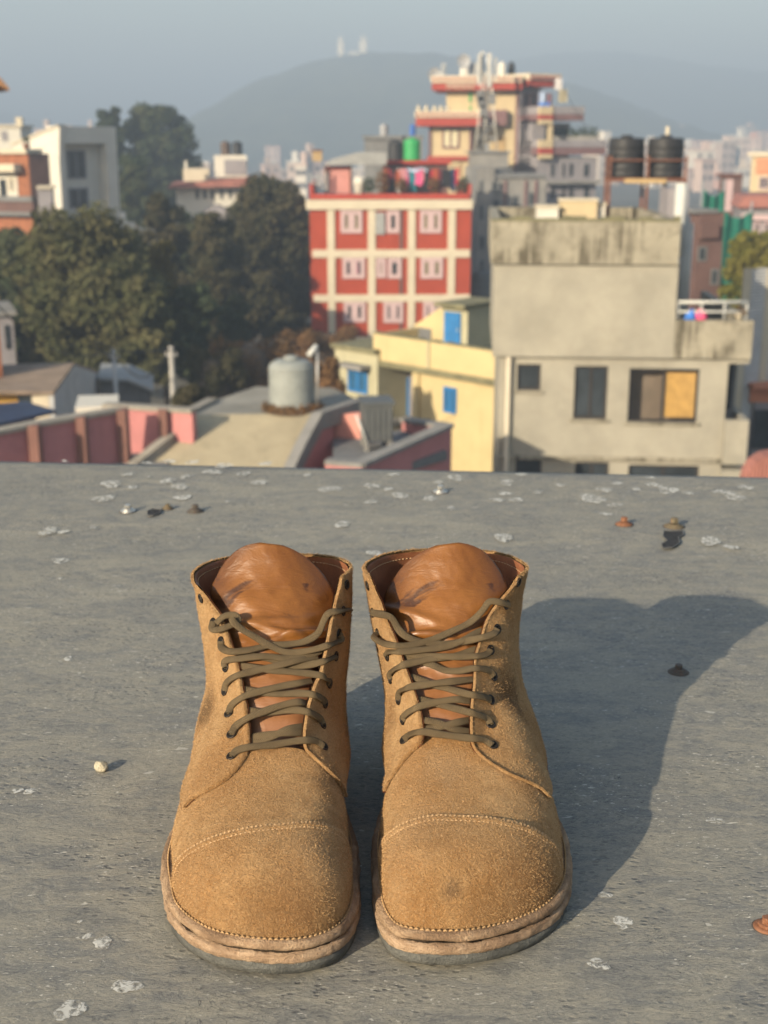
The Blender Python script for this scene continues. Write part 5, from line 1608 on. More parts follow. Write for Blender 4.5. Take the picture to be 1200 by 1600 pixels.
def grey_blocks():
    F = Fr(790, 380, 94, 4)
    rt = thing('grey_block', F.pt(0, 0, GZ), 'plain grey concrete block behind the red house', 'building')
    u0, u1, z0, z1 = F.rect(745, 262, 852, 480)
    zt2 = F.uz(800, 278)[1]
    um = F.uz(772, 300)[0]
    m = MB(); F.box(m, u0, um, GZ, z1, -7, 0); F.box(m, um, u1, GZ, zt2, -7, -.3); m.build('wall', M_CONCG, rt)
    S = Fr(745, 300, 94, -62)
    m = MB(); S.box(m, S.uz(733, 300)[0], -.02, GZ, z1 - .02, -3, 0); m.build('side_wall', M_CONCD, rt)  # shade of this face put into a darker concrete colour
    for r in ((748, 281, 756, 302), (767, 283, 780, 298), (769, 311, 781, 337), (748, 320, 756, 345), (748, 368, 758, 390), (748, 405, 757, 425), (800, 305, 812, 330), (826, 300, 838, 322)):
        window(F, rt, F.rect(*r), M_CONCD, M_GLASS, 1, .12, .05, 0 if r[0] < 772 else .3)
    for x in (788, 820, 836):
        m = MB(); F.pbox(m, x, 282, x + 3.5, 345, -.32, -.15); m.build('brown_strip', M_PURP, rt)
    m = MB(); F.box(m, um, u1, zt2 + .003, zt2 + .25, -7.1, -.1); m.build('roof_edge', M_CONCD, rt)
    tank('ground_tank', 752, 480, 84, 36, 60, M_TANKD, 'dark grey cylinder tank between the red and concrete houses', ribs=5)
    # support under that tank
    b = at(752, 480, 84); s = 1 / ppm(84)
    st = thing('brick_plinth', (b.x, b.y, GZ), 'tall red brown plinth under the dark grey cylinder tank', 'plinth')
    m = MB(); m.box(b.x - .85, b.x + .85, b.y - .85, b.y + .85, GZ, b.z - .12); m.build('plinth_body', M_PIER, st)
    m = MB(); m.box(b.x - .95, b.x + .95, b.y - .95, b.y + .95, b.z - .117, b.z - .002); m.build('plinth_slab', M_CONCD, st)
    # tanks standing on the red house stair head
    G = Fr(668, 290, 85, 1.5)
    zt = G.uz(650, 251)[1]
    for px, w, h, mt, lb in ((618, 24, 30, M_BLACKT, 'black water tank on the red house stair head'), (644, 27, 33, M_GREENT, 'bright green water tank on the red house stair head')):
        t = tank('water_tank', px, 251, 86.2, w, h, mt, lb, 'tanks on the red house', 4)
        dz = zt - t.location.z
        t.location.z = zt
    F = Fr(690, 270, 98, 0)
    for px, py, w, h, c, lb in ((645, 195, 9, 17, pm('blue plastic tank', (.03, .12, .42), .1, 2, .5), 'small blue tank above the green tank'), (600, 195, 13, 17, M_DISH, 'small dark tank above the tin shelter')):
        b = at(px, py + h, 112)
        st = thing('far_rooftop', (b.x, b.y, GZ), 'grey rooftop block carrying the %s' % lb, 'building')
        hw = (26 if px == 645 else 60) / ppm(112) / 2
        m = MB(); m.box(b.x - hw, b.x + hw, b.y - 1, b.y + 5, GZ, b.z - .3); m.build('wall', M_FAR[3] if px == 645 else M_CONCD, st)
        m = MB(); m.box(b.x - hw - .15, b.x + hw + .15, b.y - 1.2, b.y + 5.1, b.z - .297, b.z - .003); m.build('roof', M_CONCD, st)
        tank('roof_tank', px, py + h, 112, w, h, c, lb, None, 3)
grey_blocks()

# ================================================================== BOOTS
def mat_suede(name, stains):
    t = NT(name)
    wv = t.noise(140, 3, .6)
    warp = t.n('VectorMath', _operation='ADD', i0=t.coord(), i1=t.n('VectorMath', _operation='SCALE', i0=t.n('TexNoise', Vector=t.coord(), Scale=160.0, Detail=2.0).outputs['Color'], Scale=.004).outputs[0]).outputs[0]
    nap = t.noise(760, 4, .8, .5, warp)
    tuft = t.noise(380, 3, .75, 1.0, warp)
    brush = t.noise(46, 4, .65, 1.2)
    big = t.noise(17, 4, .6, .4)
    c = t.mix(t.mapr(big, .3, .7), (.350, .180, .066), (.510, .318, .150))
    c = t.mix(t.mapr(brush, .42, .7, 0, .6), c, (.300, .152, .054))
    c = t.mix(t.mapr(tuft, .30, .50, .5, 0), c, (.195, .095, .034))
    c = t.mix(t.mapr(nap, .52, .68, 0, .62), c, (.60, .40, .21))
    c = t.mix(t.mapr(t.noise(1150, 3, .75, .3), .54, .68, 0, .5), c, (.175, .085, .03))
    for q, (p, r, col, k) in enumerate(stains):
        dn = t.n('VectorMath', _operation='DISTANCE', i0=t.co.outputs['Object'])
        dn.name = 'stain_%d' % q
        d = dn.outputs['Value']
        w = t.math('ADD', d, t.math('MULTIPLY', t.math('SUBTRACT', brush, .5), r * 1.6))
        w = t.math('ADD', w, t.math('MULTIPLY', t.math('SUBTRACT', tuft, .5), r * .8))
        c = t.mix(t.math('MULTIPLY', t.mapr(w, r * .2, r, 1, 0), k), c, col)
    h = t.math('ADD', nap, t.math('MULTIPLY', tuft, 1.4))
    nrm = t.bump(h, .9, .0022, t.bump(brush, .25, .004))
    t.bsdf(Base__Color=c, Roughness=.95, Normal=nrm, Specular__IOR__Level=.1, Sheen__Weight=.15, Sheen__Roughness=.5, Sheen__Tint=(1, .8, .55))
    return t.mat

def mat_tongue():
    t = NT('burnished brown tongue leather')
    big = t.noise(30, 4, .6, .5)
    spot = t.noise(34, 3, .55, .5, t.scale(.75, 1.4, 1.4))
    fine = t.noise(600, 4, .65)
    uv = t.n('UVMap')
    sep = t.n('SeparateXYZ', Vector=uv.outputs[0])
    v = sep.outputs[1]
    c = t.mix(t.mapr(big, .3, .7), (.150, .054, .009), (.215, .083, .0155))
    worn = t.math('MULTIPLY', t.mapr(v, .30, .62, 1, 0), t.mapr(big, .36, .62, .55, 1))
    c = t.mix(worn, c, (.255, .115, .052))
    burn = t.math('MULTIPLY', t.mapr(spot, .585, .68), t.mapr(v, .42, .62, .25, 1.0))
    burn = t.math('MULTIPLY', burn, t.mapr(v, .82, .93, 1, 0))
    c = t.mix(t.math('MULTIPLY', burn, .88), c, (.035, .013, .006))
    ed = t.math('ABSOLUTE', t.math('SUBTRACT', sep.outputs[0], .5))
    c = t.mix(t.math('MULTIPLY', t.mapr(t.math('ADD', ed, t.math('MULTIPLY', t.math('SUBTRACT', big, .5), .25)), .26, .48), .6), c, (.060, .020, .006))
    c = t.mix(t.mapr(fine, .5, .75, 0, .35), c, (.14, .048, .012))
    nrm = t.bump(fine, .12, .001, t.bump(t.noise(60, 4, .6, .6, t.scale(.6, 1.6, 1.6)), .25, .004))
    t.bsdf(Base__Color=c, Roughness=t.mapr(big, .3, .7, .34, .46), Normal=nrm, Specular__IOR__Level=.5)
    return t.mat

def mat_lace():
    t = NT('olive brown flat woven lace')
    uv = t.n('UVMap')
    m = t.n('Mapping', Vector=uv.outputs[0], Scale=(1, 1, 1))
    a = t.n('TexWave', _wave_type='BANDS', _bands_direction='DIAGONAL', Vector=m.outputs[0], Scale=520.0, Distortion=.6)
    n = t.noise(900, 3, .6)
    b = t.noise(60, 3, .6)
    c = t.mix(t.mapr(b, .3, .7), (.088, .060, .031), (.128, .090, .048))
    c = t.mix(t.mapr(a.outputs[0], .4, .9, 0, .55), c, (.055, .042, .024))
    c = t.mix(t.mapr(n, .55, .75, 0, .5), c, (.165, .135, .085))
    nrm = t.bump(t.math('ADD', a.outputs[0], n), .5, .0005)
    t.bsdf(Base__Color=c, Roughness=.85, Normal=nrm, Specular__IOR__Level=.25)
    return t.mat

def mat_welt(name, c0, c1, dark):
    t = NT(name)
    g = t.noise(120, 5, .7, .8, t.scale(1, 1, 3.0))
    f = t.noise(700, 4, .7)
    b = t.noise(28, 4, .6, .5)
    c = t.mix(t.mapr(g, .3, .7), c0, c1)
    c = t.mix(t.mapr(b, .44, .66, 0, .8), c, dark)
    c = t.mix(t.mapr(f, .5, .72, 0, .5), c, [x * .55 for x in c0])
    t.bsdf(Base__Color=c, Roughness=.9, Normal=t.bump(t.math('ADD', g, f), .9, .0026), Specular__IOR__Level=.2)
    return t.mat

def mat_lining():
    t = NT('reddish brown glove leather lining')
    b = t.noise(26, 4, .6, .4)
    f = t.noise(500, 4, .6)
    c = t.mix(t.mapr(b, .3, .7), (.16, .058, .026), (.25, .098, .046))
    c = t.mix(t.mapr(f, .5, .75, 0, .4), c, (.10, .036, .018))
    t.bsdf(Base__Color=c, Roughness=.5, Normal=t.bump(f, .2, .001), Specular__IOR__Level=.45)
    return t.mat

M_TONGUE = mat_tongue()
M_LACE = mat_lace()
M_WELT = mat_welt('worn tan welt leather', (.35, .225, .135), (.50, .35, .225), (.20, .125, .075))
M_MID = mat_welt('worn tan midsole leather', (.40, .265, .165), (.56, .40, .27), (.25, .16, .10))
M_GAPSHADE = mat_welt('painted shade of welt gaps', (.045, .032, .022), (.08, .058, .04), (.03, .022, .016))  # dark colour painting the shade inside the sole gaps
M_RUBBER = mat_welt('dusty grey rubber outsole', (.13, .132, .122), (.19, .188, .172), (.075, .077, .074))
M_LINING = mat_lining()
def mat_nap():
    t = NT('suede fibres')
    n = t.noise(900, 2, .5)
    c = t.mix(t.mapr(n, .35, .65), (.33, .18, .072), (.56, .37, .19))
    t.bsdf(Base__Color=c, Roughness=.9, Specular__IOR__Level=.15)
    return t.mat
M_NAP = mat_nap()
M_STITCH = pm('pale waxed stitching thread', (.50, .33, .18), .15, 60, .8, .2, 900)
M_WELTSTITCH = pm('ochre welt stitching thread', (.37, .235, .115), .2, 60, .85, .2, 900)
M_EYELET = pm('blackened brass eyelet', (.035, .028, .024), .3, 90, .45, .15, 900, metallic=.6)
M_HOLE = pm('painted eyelet hole shade', (.008, .007, .006), .1, 50, .9, .05)  # dark disc painting the shade inside an eyelet
M_LABEL = pm('pale woven size label', (.45, .43, .39), .1, 90, .9, .1)

L_BOOT = dict(
    label='suede boot on the left, its top lace looped round the outer edge', lat=-1, seed=1,
    outline=[(-.1332,.6787),(-.1269,.6495),(-.1207,.6297),(-.1062,.6092),(-.0897,.5953),(-.0694,.5875),(-.0502,.5858),(-.0359,.5908),
             (-.0236,.6027),(-.0170,.6175),(-.0139,.6404),(-.0152,.6689),(-.0165,.70),(-.022,.73),(-.029,.76),(-.033,.79),(-.034,.82),
             (-.036,.855),(-.044,.877),(-.058,.889),(-.072,.892),(-.085,.889),(-.100,.875),(-.108,.85),(-.112,.82),(-.117,.79),
             (-.124,.76),(-.131,.73),(-.134,.70)],
    tipx=-.057, thr=.116, cback=-.008, skew=.007,
    edgeA=[(302,900),(349,962),(362,1005),(373,1042),(377,1076),(384,1102),(389,1141),(390,1163)],
    edgeB=[(537,882),(523,943),(513,989),(506,1025),(502,1048),(489,1079),(481,1107),(476,1141),(475,1162)],
    flareA=[(390,1178),(379,1197),(362,1216),(338,1233),(305,1249)],
    flareB=[(478,1176),(489,1187),(512,1209),(534,1238),(543,1247)],
    sil=[(.044,-.1245,-.0225),(.06,-.1235,-.0262),(.08,-.1185,-.0273),(.105,-.1212,-.0238),(.127,-.1240,-.0228),(.158,-.1285,-.0220)],
    tongue_c=[(.700,-.0655),(.73,-.068),(.765,-.0715),(.79,-.0735),(.812,-.0748)],
    tongue_dx=(-.001,),
    seam=[(275,1352),(282,1341),(311,1320),(353,1303),(410,1293),(467,1287),(512,1292),(535,1304),(546,1321)],
    zo=(240, 830, 3.53),
    eyesA=[(430,1240),(430,1120),(415,1005),(392,880),(398,750),(372,608),(328,505),(262,370)],
    eyesB=[(938,1185),(932,1065),(945,950),(970,840),(1005,690),(1022,565),(1045,440),(1064,295)],
    laces=[  # (points in zoom pixels, lift, start kind, end kind)
        ([(430,1240),(455,1212),(520,1192),(660,1178),(800,1155),(890,1155),(938,1185)], .0016, 'eye', 'eye'),
        ([(526,1164),(640,1140),(740,1094),(832,1074)], -.0010, 'under', 'under'),
        ([(832,1110),(740,1112),(640,1122),(526,1136)], -.0022, 'under', 'under'),
        ([(430,1120),(450,1078),(520,1030),(620,990),(720,957),(800,942),(848,952)], .0016, 'eye', 'under'),
        ([(932,1065),(905,1022),(830,992),(750,986),(680,996),(600,1000),(520,985)], .0001, 'eye', 'under'),
        ([(415,1005),(430,960),(500,910),(600,880),(720,852),(800,838),(868,826)], .0016, 'eye', 'under'),
        ([(945,950),(920,915),(860,898),(780,894),(700,898),(600,888),(500,872)], .0001, 'eye', 'under'),
        ([(392,880),(402,838),(450,800),(560,770),(680,742),(780,716),(900,692)], .0016, 'eye', 'under'),
        ([(970,840),(935,800),(860,786),(760,776),(660,768),(560,752),(480,745)], .0002, 'eye', 'under'),
        ([(398,752),(390,718),(480,703),(620,690),(720,702),(820,700),(930,655)], .0022, 'eye', 'under'),
        ([(1005,690),(930,720),(800,744),(730,738),(660,708),(560,690),(460,668)], .0008, 'eye', 'under'),
        ([(372,608),(374,640),(415,664),(520,656),(640,630),(740,624),(840,606),(908,562),(936,500),(965,452),(1030,440),(1084,432)], .0034, 'eye', 'tail'),
        ([(1022,565),(1036,598),(960,630),(850,660),(740,670),(660,640),(560,584),(480,536),(440,500),(432,478)], .0056, 'eye', 'tail'),
        ([(330,500),(322,535),(352,544),(420,522),(466,492),(450,466),(392,468),(345,508)], .0062, 'tail', 'tail'),
    ])
R_BOOT = dict(
    label='suede boot on the right with dark smudge on its toe cap', lat=1, seed=2,
    outline=[(-.0073,.6745),(-.0062,.6480),(-.0032,.6229),(.0052,.6027),(.0189,.5953),(.0384,.5936),(.0581,.5993),(.0792,.6127),(.0962,.6297),
             (.1078,.6534),(.1125,.6787),(.1136,.7034),(.111,.73),(.104,.765),(.097,.80),(.092,.83),(.087,.86),(.078,.885),(.062,.897),
             (.048,.899),(.034,.895),(.022,.88),(.014,.85),(.011,.82),(.008,.79),(.002,.76),(-.004,.73),(-.0075,.70)],
    tipx=.032, thr=.121, cback=-.004, skew=-.007,
    edgeA=[(571,887),(580,915),(593,942),(602,969),(617,997),(627,1034),(636,1054),(645,1079),(652,1102),(658,1130),(659,1156)],
    edgeB=[(822,884),(801,915),(778,943),(758,972),(753,997),(744,1023),(743,1057),(742,1068),(737,1102),(736,1136),(737,1160)],
    flareA=[(656,1164),(645,1178),(636,1187),(619,1210),(601,1242)],
    flareB=[(740,1172),(758,1190),(778,1205),(801,1218),(841,1233)],
    sil=[(.044,-.0010,.1060),(.06,.0018,.1010),(.08,.0005,.0925),(.105,-.0045,.0905),(.127,-.0085,.0918),(.158,-.0128,.0955)],
    tongue_c=[(.700,.0365),(.73,.0378),(.765,.0395),(.79,.0412),(.812,.042)],
    tongue_dx=(.002,),
    seam=[(598,1322),(612,1302),(641,1285),(683,1275),(740,1278),(797,1285),(839,1299),(862,1316)],
    zo=(560, 830, 3.53),
    eyesA=[(252,1150),(245,1040),(222,930),(177,815),(160,690),(108,562),(80,450),(52,300)],
    eyesB=[(740,1180),(728,1065),(730,930),(745,800),(728,655),(765,540),(815,405),(882,280)],
    laces=[
        ([(252,1150),(290,1118),(350,1106),(450,1120),(600,1140),(690,1150),(740,1180)], .0016, 'eye', 'eye'),
        ([(345,1040),(450,1060),(520,1090),(622,1108)], -.0010, 'under', 'under'),
        ([(350,1092),(450,1080),(540,1056),(622,1042)], -.0022, 'under', 'under'),
        ([(245,1040),(265,1005),(340,965),(450,940),(540,928),(628,938)], .0016, 'eye', 'under'),
        ([(728,1065),(712,1035),(650,1010),(560,985),(480,965),(330,925)], .0001, 'eye', 'under'),
        ([(222,930),(228,890),(280,860),(380,845),(500,830),(650,815)], .0016, 'eye', 'under'),
        ([(730,930),(690,914),(600,898),(500,870),(420,850),(290,800)], .0001, 'eye', 'under'),
        ([(177,815),(182,775),(240,740),(330,720),(420,700),(520,690),(650,650)], .0016, 'eye', 'under'),
        ([(745,800),(720,768),(640,756),(560,770),(480,768),(400,735),(250,690)], .0003, 'eye', 'under'),
        ([(160,690),(158,668),(250,664),(340,655),(460,640),(560,610),(680,545)], .0024, 'eye', 'under'),
        ([(728,655),(700,682),(560,692),(420,690),(330,690),(230,660)], .0008, 'eye', 'under'),
        ([(108,562),(88,590),(150,622),(260,632),(400,600),(520,550),(620,500),(690,432),(722,388),(780,392),(835,408)], .0036, 'eye', 'tail'),
        ([(765,540),(742,568),(620,600),(460,622),(330,605),(262,580),(220,540),(180,475),(120,458),(66,448)], .0050, 'eye', 'tail'),
    ])

ROOT_LAYER = (('welt', .0150, .0200, 0.0), ('midsole', .0078, .0146, .0006), ('outsole', .0, .0075, -.0012))
def sole_z(y, y0):
    """underside of the sole: a little toe spring, flat forefoot, rising shank to the heel seat"""
    z = 0.0045 * np.clip((y0 + .045 - y) / .045, 0, 1) ** 2
    s = np.clip((y - .735) / .075, 0, 1)
    return z + .021 * s * s * (3 - 2 * s)

def build_boot(D):
    sd = D['seed']
    O = catmull(D['outline'], 480, closed=True)
    y0 = O[:, 1].min()
    xc0 = O[:, 0].mean()
    tip = Vector((xc0, .74, 0))
    boot = thing('suede_boot', tip, D['label'], 'boot', 'pair of worn lace-up suede boots')
    T = np.roll(O, -1, 0) - np.roll(O, 1, 0)
    T /= np.linalg.norm(T, axis=1)[:, None]
    area = np.sum(O[:, 0] * np.roll(O[:, 1], -1) - np.roll(O[:, 0], -1) * O[:, 1])
    Nn = np.stack([T[:, 1], -T[:, 0]], 1) * (1 if area > 0 else -1)      # outward
    def ringpts(off, zadd, wob=0, ws=0):
        R = O + Nn * (off if np.ndim(off) else np.full(len(O), off))[:, None]
        z = sole_z(O[:, 1], y0) + zadd
        P = np.concatenate([R, z[:, None]], 1)
        if wob:
            P[:, :2] += Nn * (vnoise(P, 40, ws, 3) * wob + vnoise(P, 240, ws + 3, 2) * wob * .35)[:, None]
            P[:, 2] += vnoise(P, 33, ws + 9, 3) * wob * .55
        return P
    def layer(name, rings, mat, wob, ws, parent):
        V = np.concatenate([ringpts(o, z, wob, ws + k) for k, (o, z) in enumerate(rings)])
        n = len(O)
        Fc = grid_faces(len(rings), n, True, flip=(area < 0))
        me = MB()
        me.add(V, Fc + [tuple(range(n - 1, -1, -1)), tuple(range((len(rings) - 1) * n, len(rings) * n))])
        return me.build(name, mat, parent, True)
    layer('outsole', [(-.004, .0), (-.0015, .0006), (-.0008, .004), (-.0006, .0068), (-.002, .0076)], M_RUBBER, .0003, sd, boot)
    mid = layer('midsole', [(-.003, .0076), (-.0006, .0078), (.0002, .0084), (.0004, .0105), (.0002, .0128), (-.0004, .0134), (-.0030, .0137), (-.0090, .0137)], M_MID, .0011, sd + 20, boot)
    layer('sole_gap_shade', [(-.0022, .0136), (-.0024, .0141), (-.0085, .0143), (-.0085, .0162)], M_GAPSHADE, .0014, sd + 30, mid)  # added strip, gap shade between midsole and welt put into its colour
    welt = layer('welt', [(-.0090, .0156), (-.0034, .0155), (-.0010, .0156), (-.0003, .0160), (-.0002, .0176), (-.0010, .0192), (-.0026, .0199), (-.0050, .0198), (-.012, .0192)], M_WELT, .0009, sd + 40, boot)
    layer('welt_crease_shade', [(-.0060, .0196), (-.0062, .0204), (-.0110, .0205), (-.0110, .0196)], M_GAPSHADE, .0007, sd + 60, welt)  # added strip painting the crease shade under the upper
    # heel block
    hp = [i for i in range(len(O)) if O[i, 1] > .80]
    # keep order along the outline
    k0 = next(i for i in range(len(O)) if O[i, 1] <= .80 and O[(i + 1) % len(O), 1] > .80)
    idx = [(k0 + 1 + j) % len(O) for j in range(len(hp))]
    poly = [(O[i, 0] - Nn[i, 0] * .002, O[i, 1] - Nn[i, 1] * .002, .0) for i in idx]
    MB().prism(poly if area > 0 else poly[::-1], (0, 0, .0212)).build('heel', M_RUBBER, boot)

    # ---------------- lower: vamp as cross sections
    ins = .0066
    FI = O - Nn * ins
    iy = np.argmin(FI[:, 1]); ib = np.argmax(FI[:, 1])
    def chain(a, b):
        r = []
        i = a
        while i != b:
            r.append(i); i = (i + 1) % len(FI)
        return FI[r + [b]]
    ch1, ch2 = chain(iy, ib), chain(ib, iy)[::-1]
    if ch1[len(ch1) // 3, 0] > ch2[len(ch2) // 3, 0]: ch1, ch2 = ch2, ch1   # ch1 = left (small x)
    yt = FI[iy, 1]
    def xl(y): return np.interp(y, np.maximum.accumulate(ch1[:, 1]), ch1[:, 0])
    def xr(y): return np.interp(y, np.maximum.accumulate(ch2[:, 1]), ch2[:, 0])
    dy = yt - .5915
    TOPY = np.array([0, .0012, .004, .009, .018, .030, .045, .060, .078, .098, .116, .16, .22, .296]) + yt
    TOPZ = [.0200, .0300, .0400, .0482, .0550, .0592, .0612, .0624, .0655, .0716, .0780, .098, .10, .09]
    def top(y): return pchip(TOPY, TOPZ, y)
    NU = 97
    U = np.linspace(0, PI, NU)
    def section(y, off=0.0):
        l, r = float(xl(y)), float(xr(y))
        zf = float(sole_z(np.array([y]), y0)[0]) + .0192
        H = max(float(top(y)) - zf, .0004)
        w = (r - l) / 2; c = (r + l) / 2
        e1 = 2 / 2.7; e2 = 2 / 2.15
        cx = -np.cos(U)
        x = c + w * np.sign(cx) * np.abs(cx) ** e1 + D['skew'] * np.sin(U) ** 2 * min(1, (y - yt) / .03)
        # a slight belly over the feather line
        x += np.sign(cx) * .0016 * np.sin(np.clip(np.abs(np.sin(U)), 0, 1) * PI) * np.abs(cx) * min(1, (y - yt) / .02)
        z = zf + H * np.sin(U) ** e2
        return np.stack([x, np.full(NU, y), z], 1)
    s = np.linspace(0, 1, 40)
    ys = np.concatenate([yt + .02 * (1 - np.cos(s * PI / 2)), np.linspace(yt + .0215, .888, 120)])
    G = np.stack([section(y) for y in ys])                       # (rows, NU, 3)
    GV = G.reshape(-1, 3).copy()
    GV[:, 2] += vnoise(GV, 22, sd + 3, 2) * .0007 * np.clip((GV[:, 2] - .03) / .02, 0, 1)
    crease = np.exp(-((GV[:, 1] - (yt + .098) - .004 * np.sin((GV[:, 0] - xc0) * 55)) / .006) ** 2) * .0010 * np.clip((GV[:, 2] - .05) / .02, 0, 1)
    GV[:, 2] -= crease
    rows = len(ys)
    Fv = [f for f in grid_faces(rows, NU, flip=False)]
    thr_y = yt + D['thr']
    keep = []
    for f in Fv:
        c = GV[list(f)].mean(0)
        j = f[0] % NU
        if c[1] > thr_y and abs(math.cos(U[j])) < .82: continue
        keep.append(f)
    bvh_v = bvh_of(GV, Fv)
    S_MAT = D['mat']
    vamp = np_mesh('vamp', GV, keep, S_MAT, boot, True)
    def vhit(px, py):
        d = ray(px, py).normalized()
        h = bvh_v.ray_cast(EYE, d)
        return h
    # ---------------- toe cap lying over the vamp
    sp = [vhit(*q) for q in D['seam']]
    sx = np.array([[h[0].x, h[0].y] for h in sp if h[0] is not None])
    su = sx[np.argsort(sx[:, 0])]
    nr = 60
    def seam_y(x): return np.interp(x, su[:, 0], su[:, 1])
    rowsv = []
    mid_y = float(np.median(su[:, 1]))
    # map: row parameter a in 0..1 -> y between yt and the seam at that x
    ycut = np.zeros(NU)
    for j in range(NU):
        y = mid_y
        for _ in range(12):
            y = .5 * y + .5 * float(seam_y(section(y)[j, 0]))
        ycut[j] = min(y, yt + .10)
    ycut = np.convolve(np.pad(ycut, 4, mode='edge'), np.ones(9) / 9, 'valid')
    A = np.concatenate([(1 - np.cos(np.linspace(0, PI / 2, 30))) * .30, np.linspace(.31, 1, 64)])
    TC = np.zeros((len(A), NU, 3))
    for j in range(NU):
        for i, a in enumerate(A):
            TC[i, j] = section(yt + a * (ycut[j] - yt))[j]
    def grid_normals(Gd):
        du = np.gradient(Gd, axis=1); dv = np.gradient(Gd, axis=0)
        n = np.cross(du, dv)
        l = np.linalg.norm(n, axis=2, keepdims=True)
        n = n / np.maximum(l, 1e-9)
        return n
    tn = grid_normals(TC)
    cen = np.array([xc0, yt + .05, .03])
    flip = np.sign(np.sum(tn * (TC - cen), axis=2, keepdims=True)); flip[flip == 0] = 1
    tn = tn * flip
    bad = np.linalg.norm(tn, axis=2) < .5
    tn[bad] = (0, -1, 0)
    tn[0] = (0, -1, 0)
    OUT = TC + tn * .0014
    OUT[..., 2] += (vnoise(OUT.reshape(-1, 3), 22, sd + 3, 2) * .0006).reshape(OUT.shape[:2]) * np.clip((OUT[..., 2] - .03) / .02, 0, 1)
    OUT += tn * (.0007 * np.exp(-((A - .93) / .028) ** 2))[:, None, None]
    rim = TC[-1] + tn[-1] * .0007 + np.array([0, .0012, 0])
    rim2 = TC[-1] - tn[-1] * .0012 + np.array([0, .0012, 0])
    VV = np.concatenate([OUT.reshape(-1, 3), rim, rim2])
    np_mesh('toe_cap', VV, grid_faces(len(A) + 2, NU), S_MAT, boot, True)
    # stitches: short raised dashes along rows parallel to the seam
    def stitches(rows_pts, length, r, mat, name, gap=1.25, nrm=None):
        m = MB()
        for P, N in rows_pts:
            L = np.concatenate([[0], np.cumsum(np.linalg.norm(np.diff(P, axis=0), axis=1))])
            n = int(L[-1] / (length * gap))
            for k in range(n):
                a, b = L[-1] * k / n, L[-1] * k / n + length
                q = [np.array([np.interp(t, L, P[:, d]) for d in range(3)]) for t in (a, (a + b) / 2, b)]
                nn = np.array([np.interp((a + b) / 2, L, N[:, d]) for d in range(3)])
                q = [q[0] - nn * r * .5, q[1] + nn * r * .45, q[2] - nn * r * .5]
                m.tube(q, [r * .6, r, r * .6], 6)
        o = m.build(name, mat, boot, True)
        o['kind'] = 'stuff'
        return o
    band = slice(6, NU - 6)
    iA = [int(np.argmin(np.abs(A - a))) for a in (.985, .962, .895)]
    rowsP = [(OUT[i, band], tn[i, band]) for i in iA]
    stitches(rowsP, .0019, .00034, M_STITCH, 'toe_cap_stitching', 1.35)
    # row of big welt stitches in the feather crease
    wl = [i for i in range(len(O)) if O[i, 1] < .80]
    k1 = next(i for i in range(len(O)) if O[i, 1] >= .80 and O[(i + 1) % len(O), 1] < .80)
    idw = [(k1 + 1 + j) % len(O) for j in range(len(wl))]
    WP = np.stack([[O[i, 0] - Nn[i, 0] * .0040, O[i, 1] - Nn[i, 1] * .0040, float(sole_z(O[i:i + 1, 1], y0)[0]) + .0203] for i in idw])
    stitches([(WP, np.tile([0, 0, 1.0], (len(WP), 1)))], .0024, .00062, M_WELTSTITCH, 'welt_stitching', 1.3)

    # ---------------- quarters: horizontal slices of an open shaft
    PY = np.array([.700, .712, .730, .760, .794, .820]); PZ = np.array([.0745, .0830, .0990, .1270, .1580, .1820])
    def onprof(px, py):
        d = ray(px, py)
        # intersect in the y-z plane with the facing profile
        best = None
        for i in range(len(PY) - 1):
            ay, az, by, bz = PY[i], PZ[i], PY[i + 1], PZ[i + 1]
            ey, ez = by - ay, bz - az
            det = d.y * ez - d.z * ey
            t = ((ay) * ez - (az - CAM_H) * ey) / det
            y = d.y * t; z = CAM_H + d.z * t
            q = ((y - ay) * ey + (z - az) * ez) / (ey * ey + ez * ez)
            if -1e-6 <= q <= 1 + 1e-6 or (i == 0 and q < 0) or (i == len(PY) - 2 and q > 1):
                best = EYE + d * t
                if q >= -1e-6: break
        return best
    def edge_fn(edge, flare):
        pts = [onprof(*q) for q in edge]
        for q in flare:
            h = vhit(*q)
            if h[0] is not None:
                n = h[1] if h[1].dot(ray(*q)) < 0 else -h[1]
                pts.append(h[0] + n * .0010)
        P = np.array([[p.x, p.y, p.z] for p in pts])
        P = P[np.argsort(P[:, 2])]
        z, k = np.unique(np.round(P[:, 2], 4), return_index=True)
        P = P[k]
        return lambda zz: (np.interp(zz, P[:, 2], P[:, 0]), np.interp(zz, P[:, 2], P[:, 1]))
    eA, eB = edge_fn(D['edgeA'], D['flareA']), edge_fn(D['edgeB'], D['flareB'])
    sil = np.array(D['sil'])
    back_x = catmull(D['outline'], 240, True)
    bx = O[np.argmax(O[:, 1]), 0]
    NZ, NS = 56, 120
    zl = np.linspace(.046, .158, NZ)
    Q = np.zeros((NZ, NS, 3))
    for i, z in enumerate(zl):
        (ax, ay), (bxx, by_) = eA(z), eB(z)
        sa, sb = np.interp(z, sil[:, 0], sil[:, 1]), np.interp(z, sil[:, 0], sil[:, 2])
        ym = np.interp(z, [.045, .06, .08, .105, .158], [.765, .782, .800, .812, .818])
        yb = np.interp(z, [.045, .06, .08, .105, .13, .158], [.890, .888, .882, .874, .868, .866])
        xc = (sa + sb) / 2 * .5 + bx * .5
        def side(ex, ey, sx_):
            m = (ex + (sx_ - ex) * .62, ey + (ym - ey) * .42)
            return [(ex, ey), m, (sx_, ym), (xc + (sx_ - xc) * .80, ym + (yb - ym) * .62), (xc + (sx_ - xc) * .42, ym + (yb - ym) * .93)]
        pts = side(ax, ay, sa) + [(xc, yb)] + side(bxx, by_, sb)[::-1]
        c2 = catmull(pts, NS)
        Q[i, :, :2] = c2
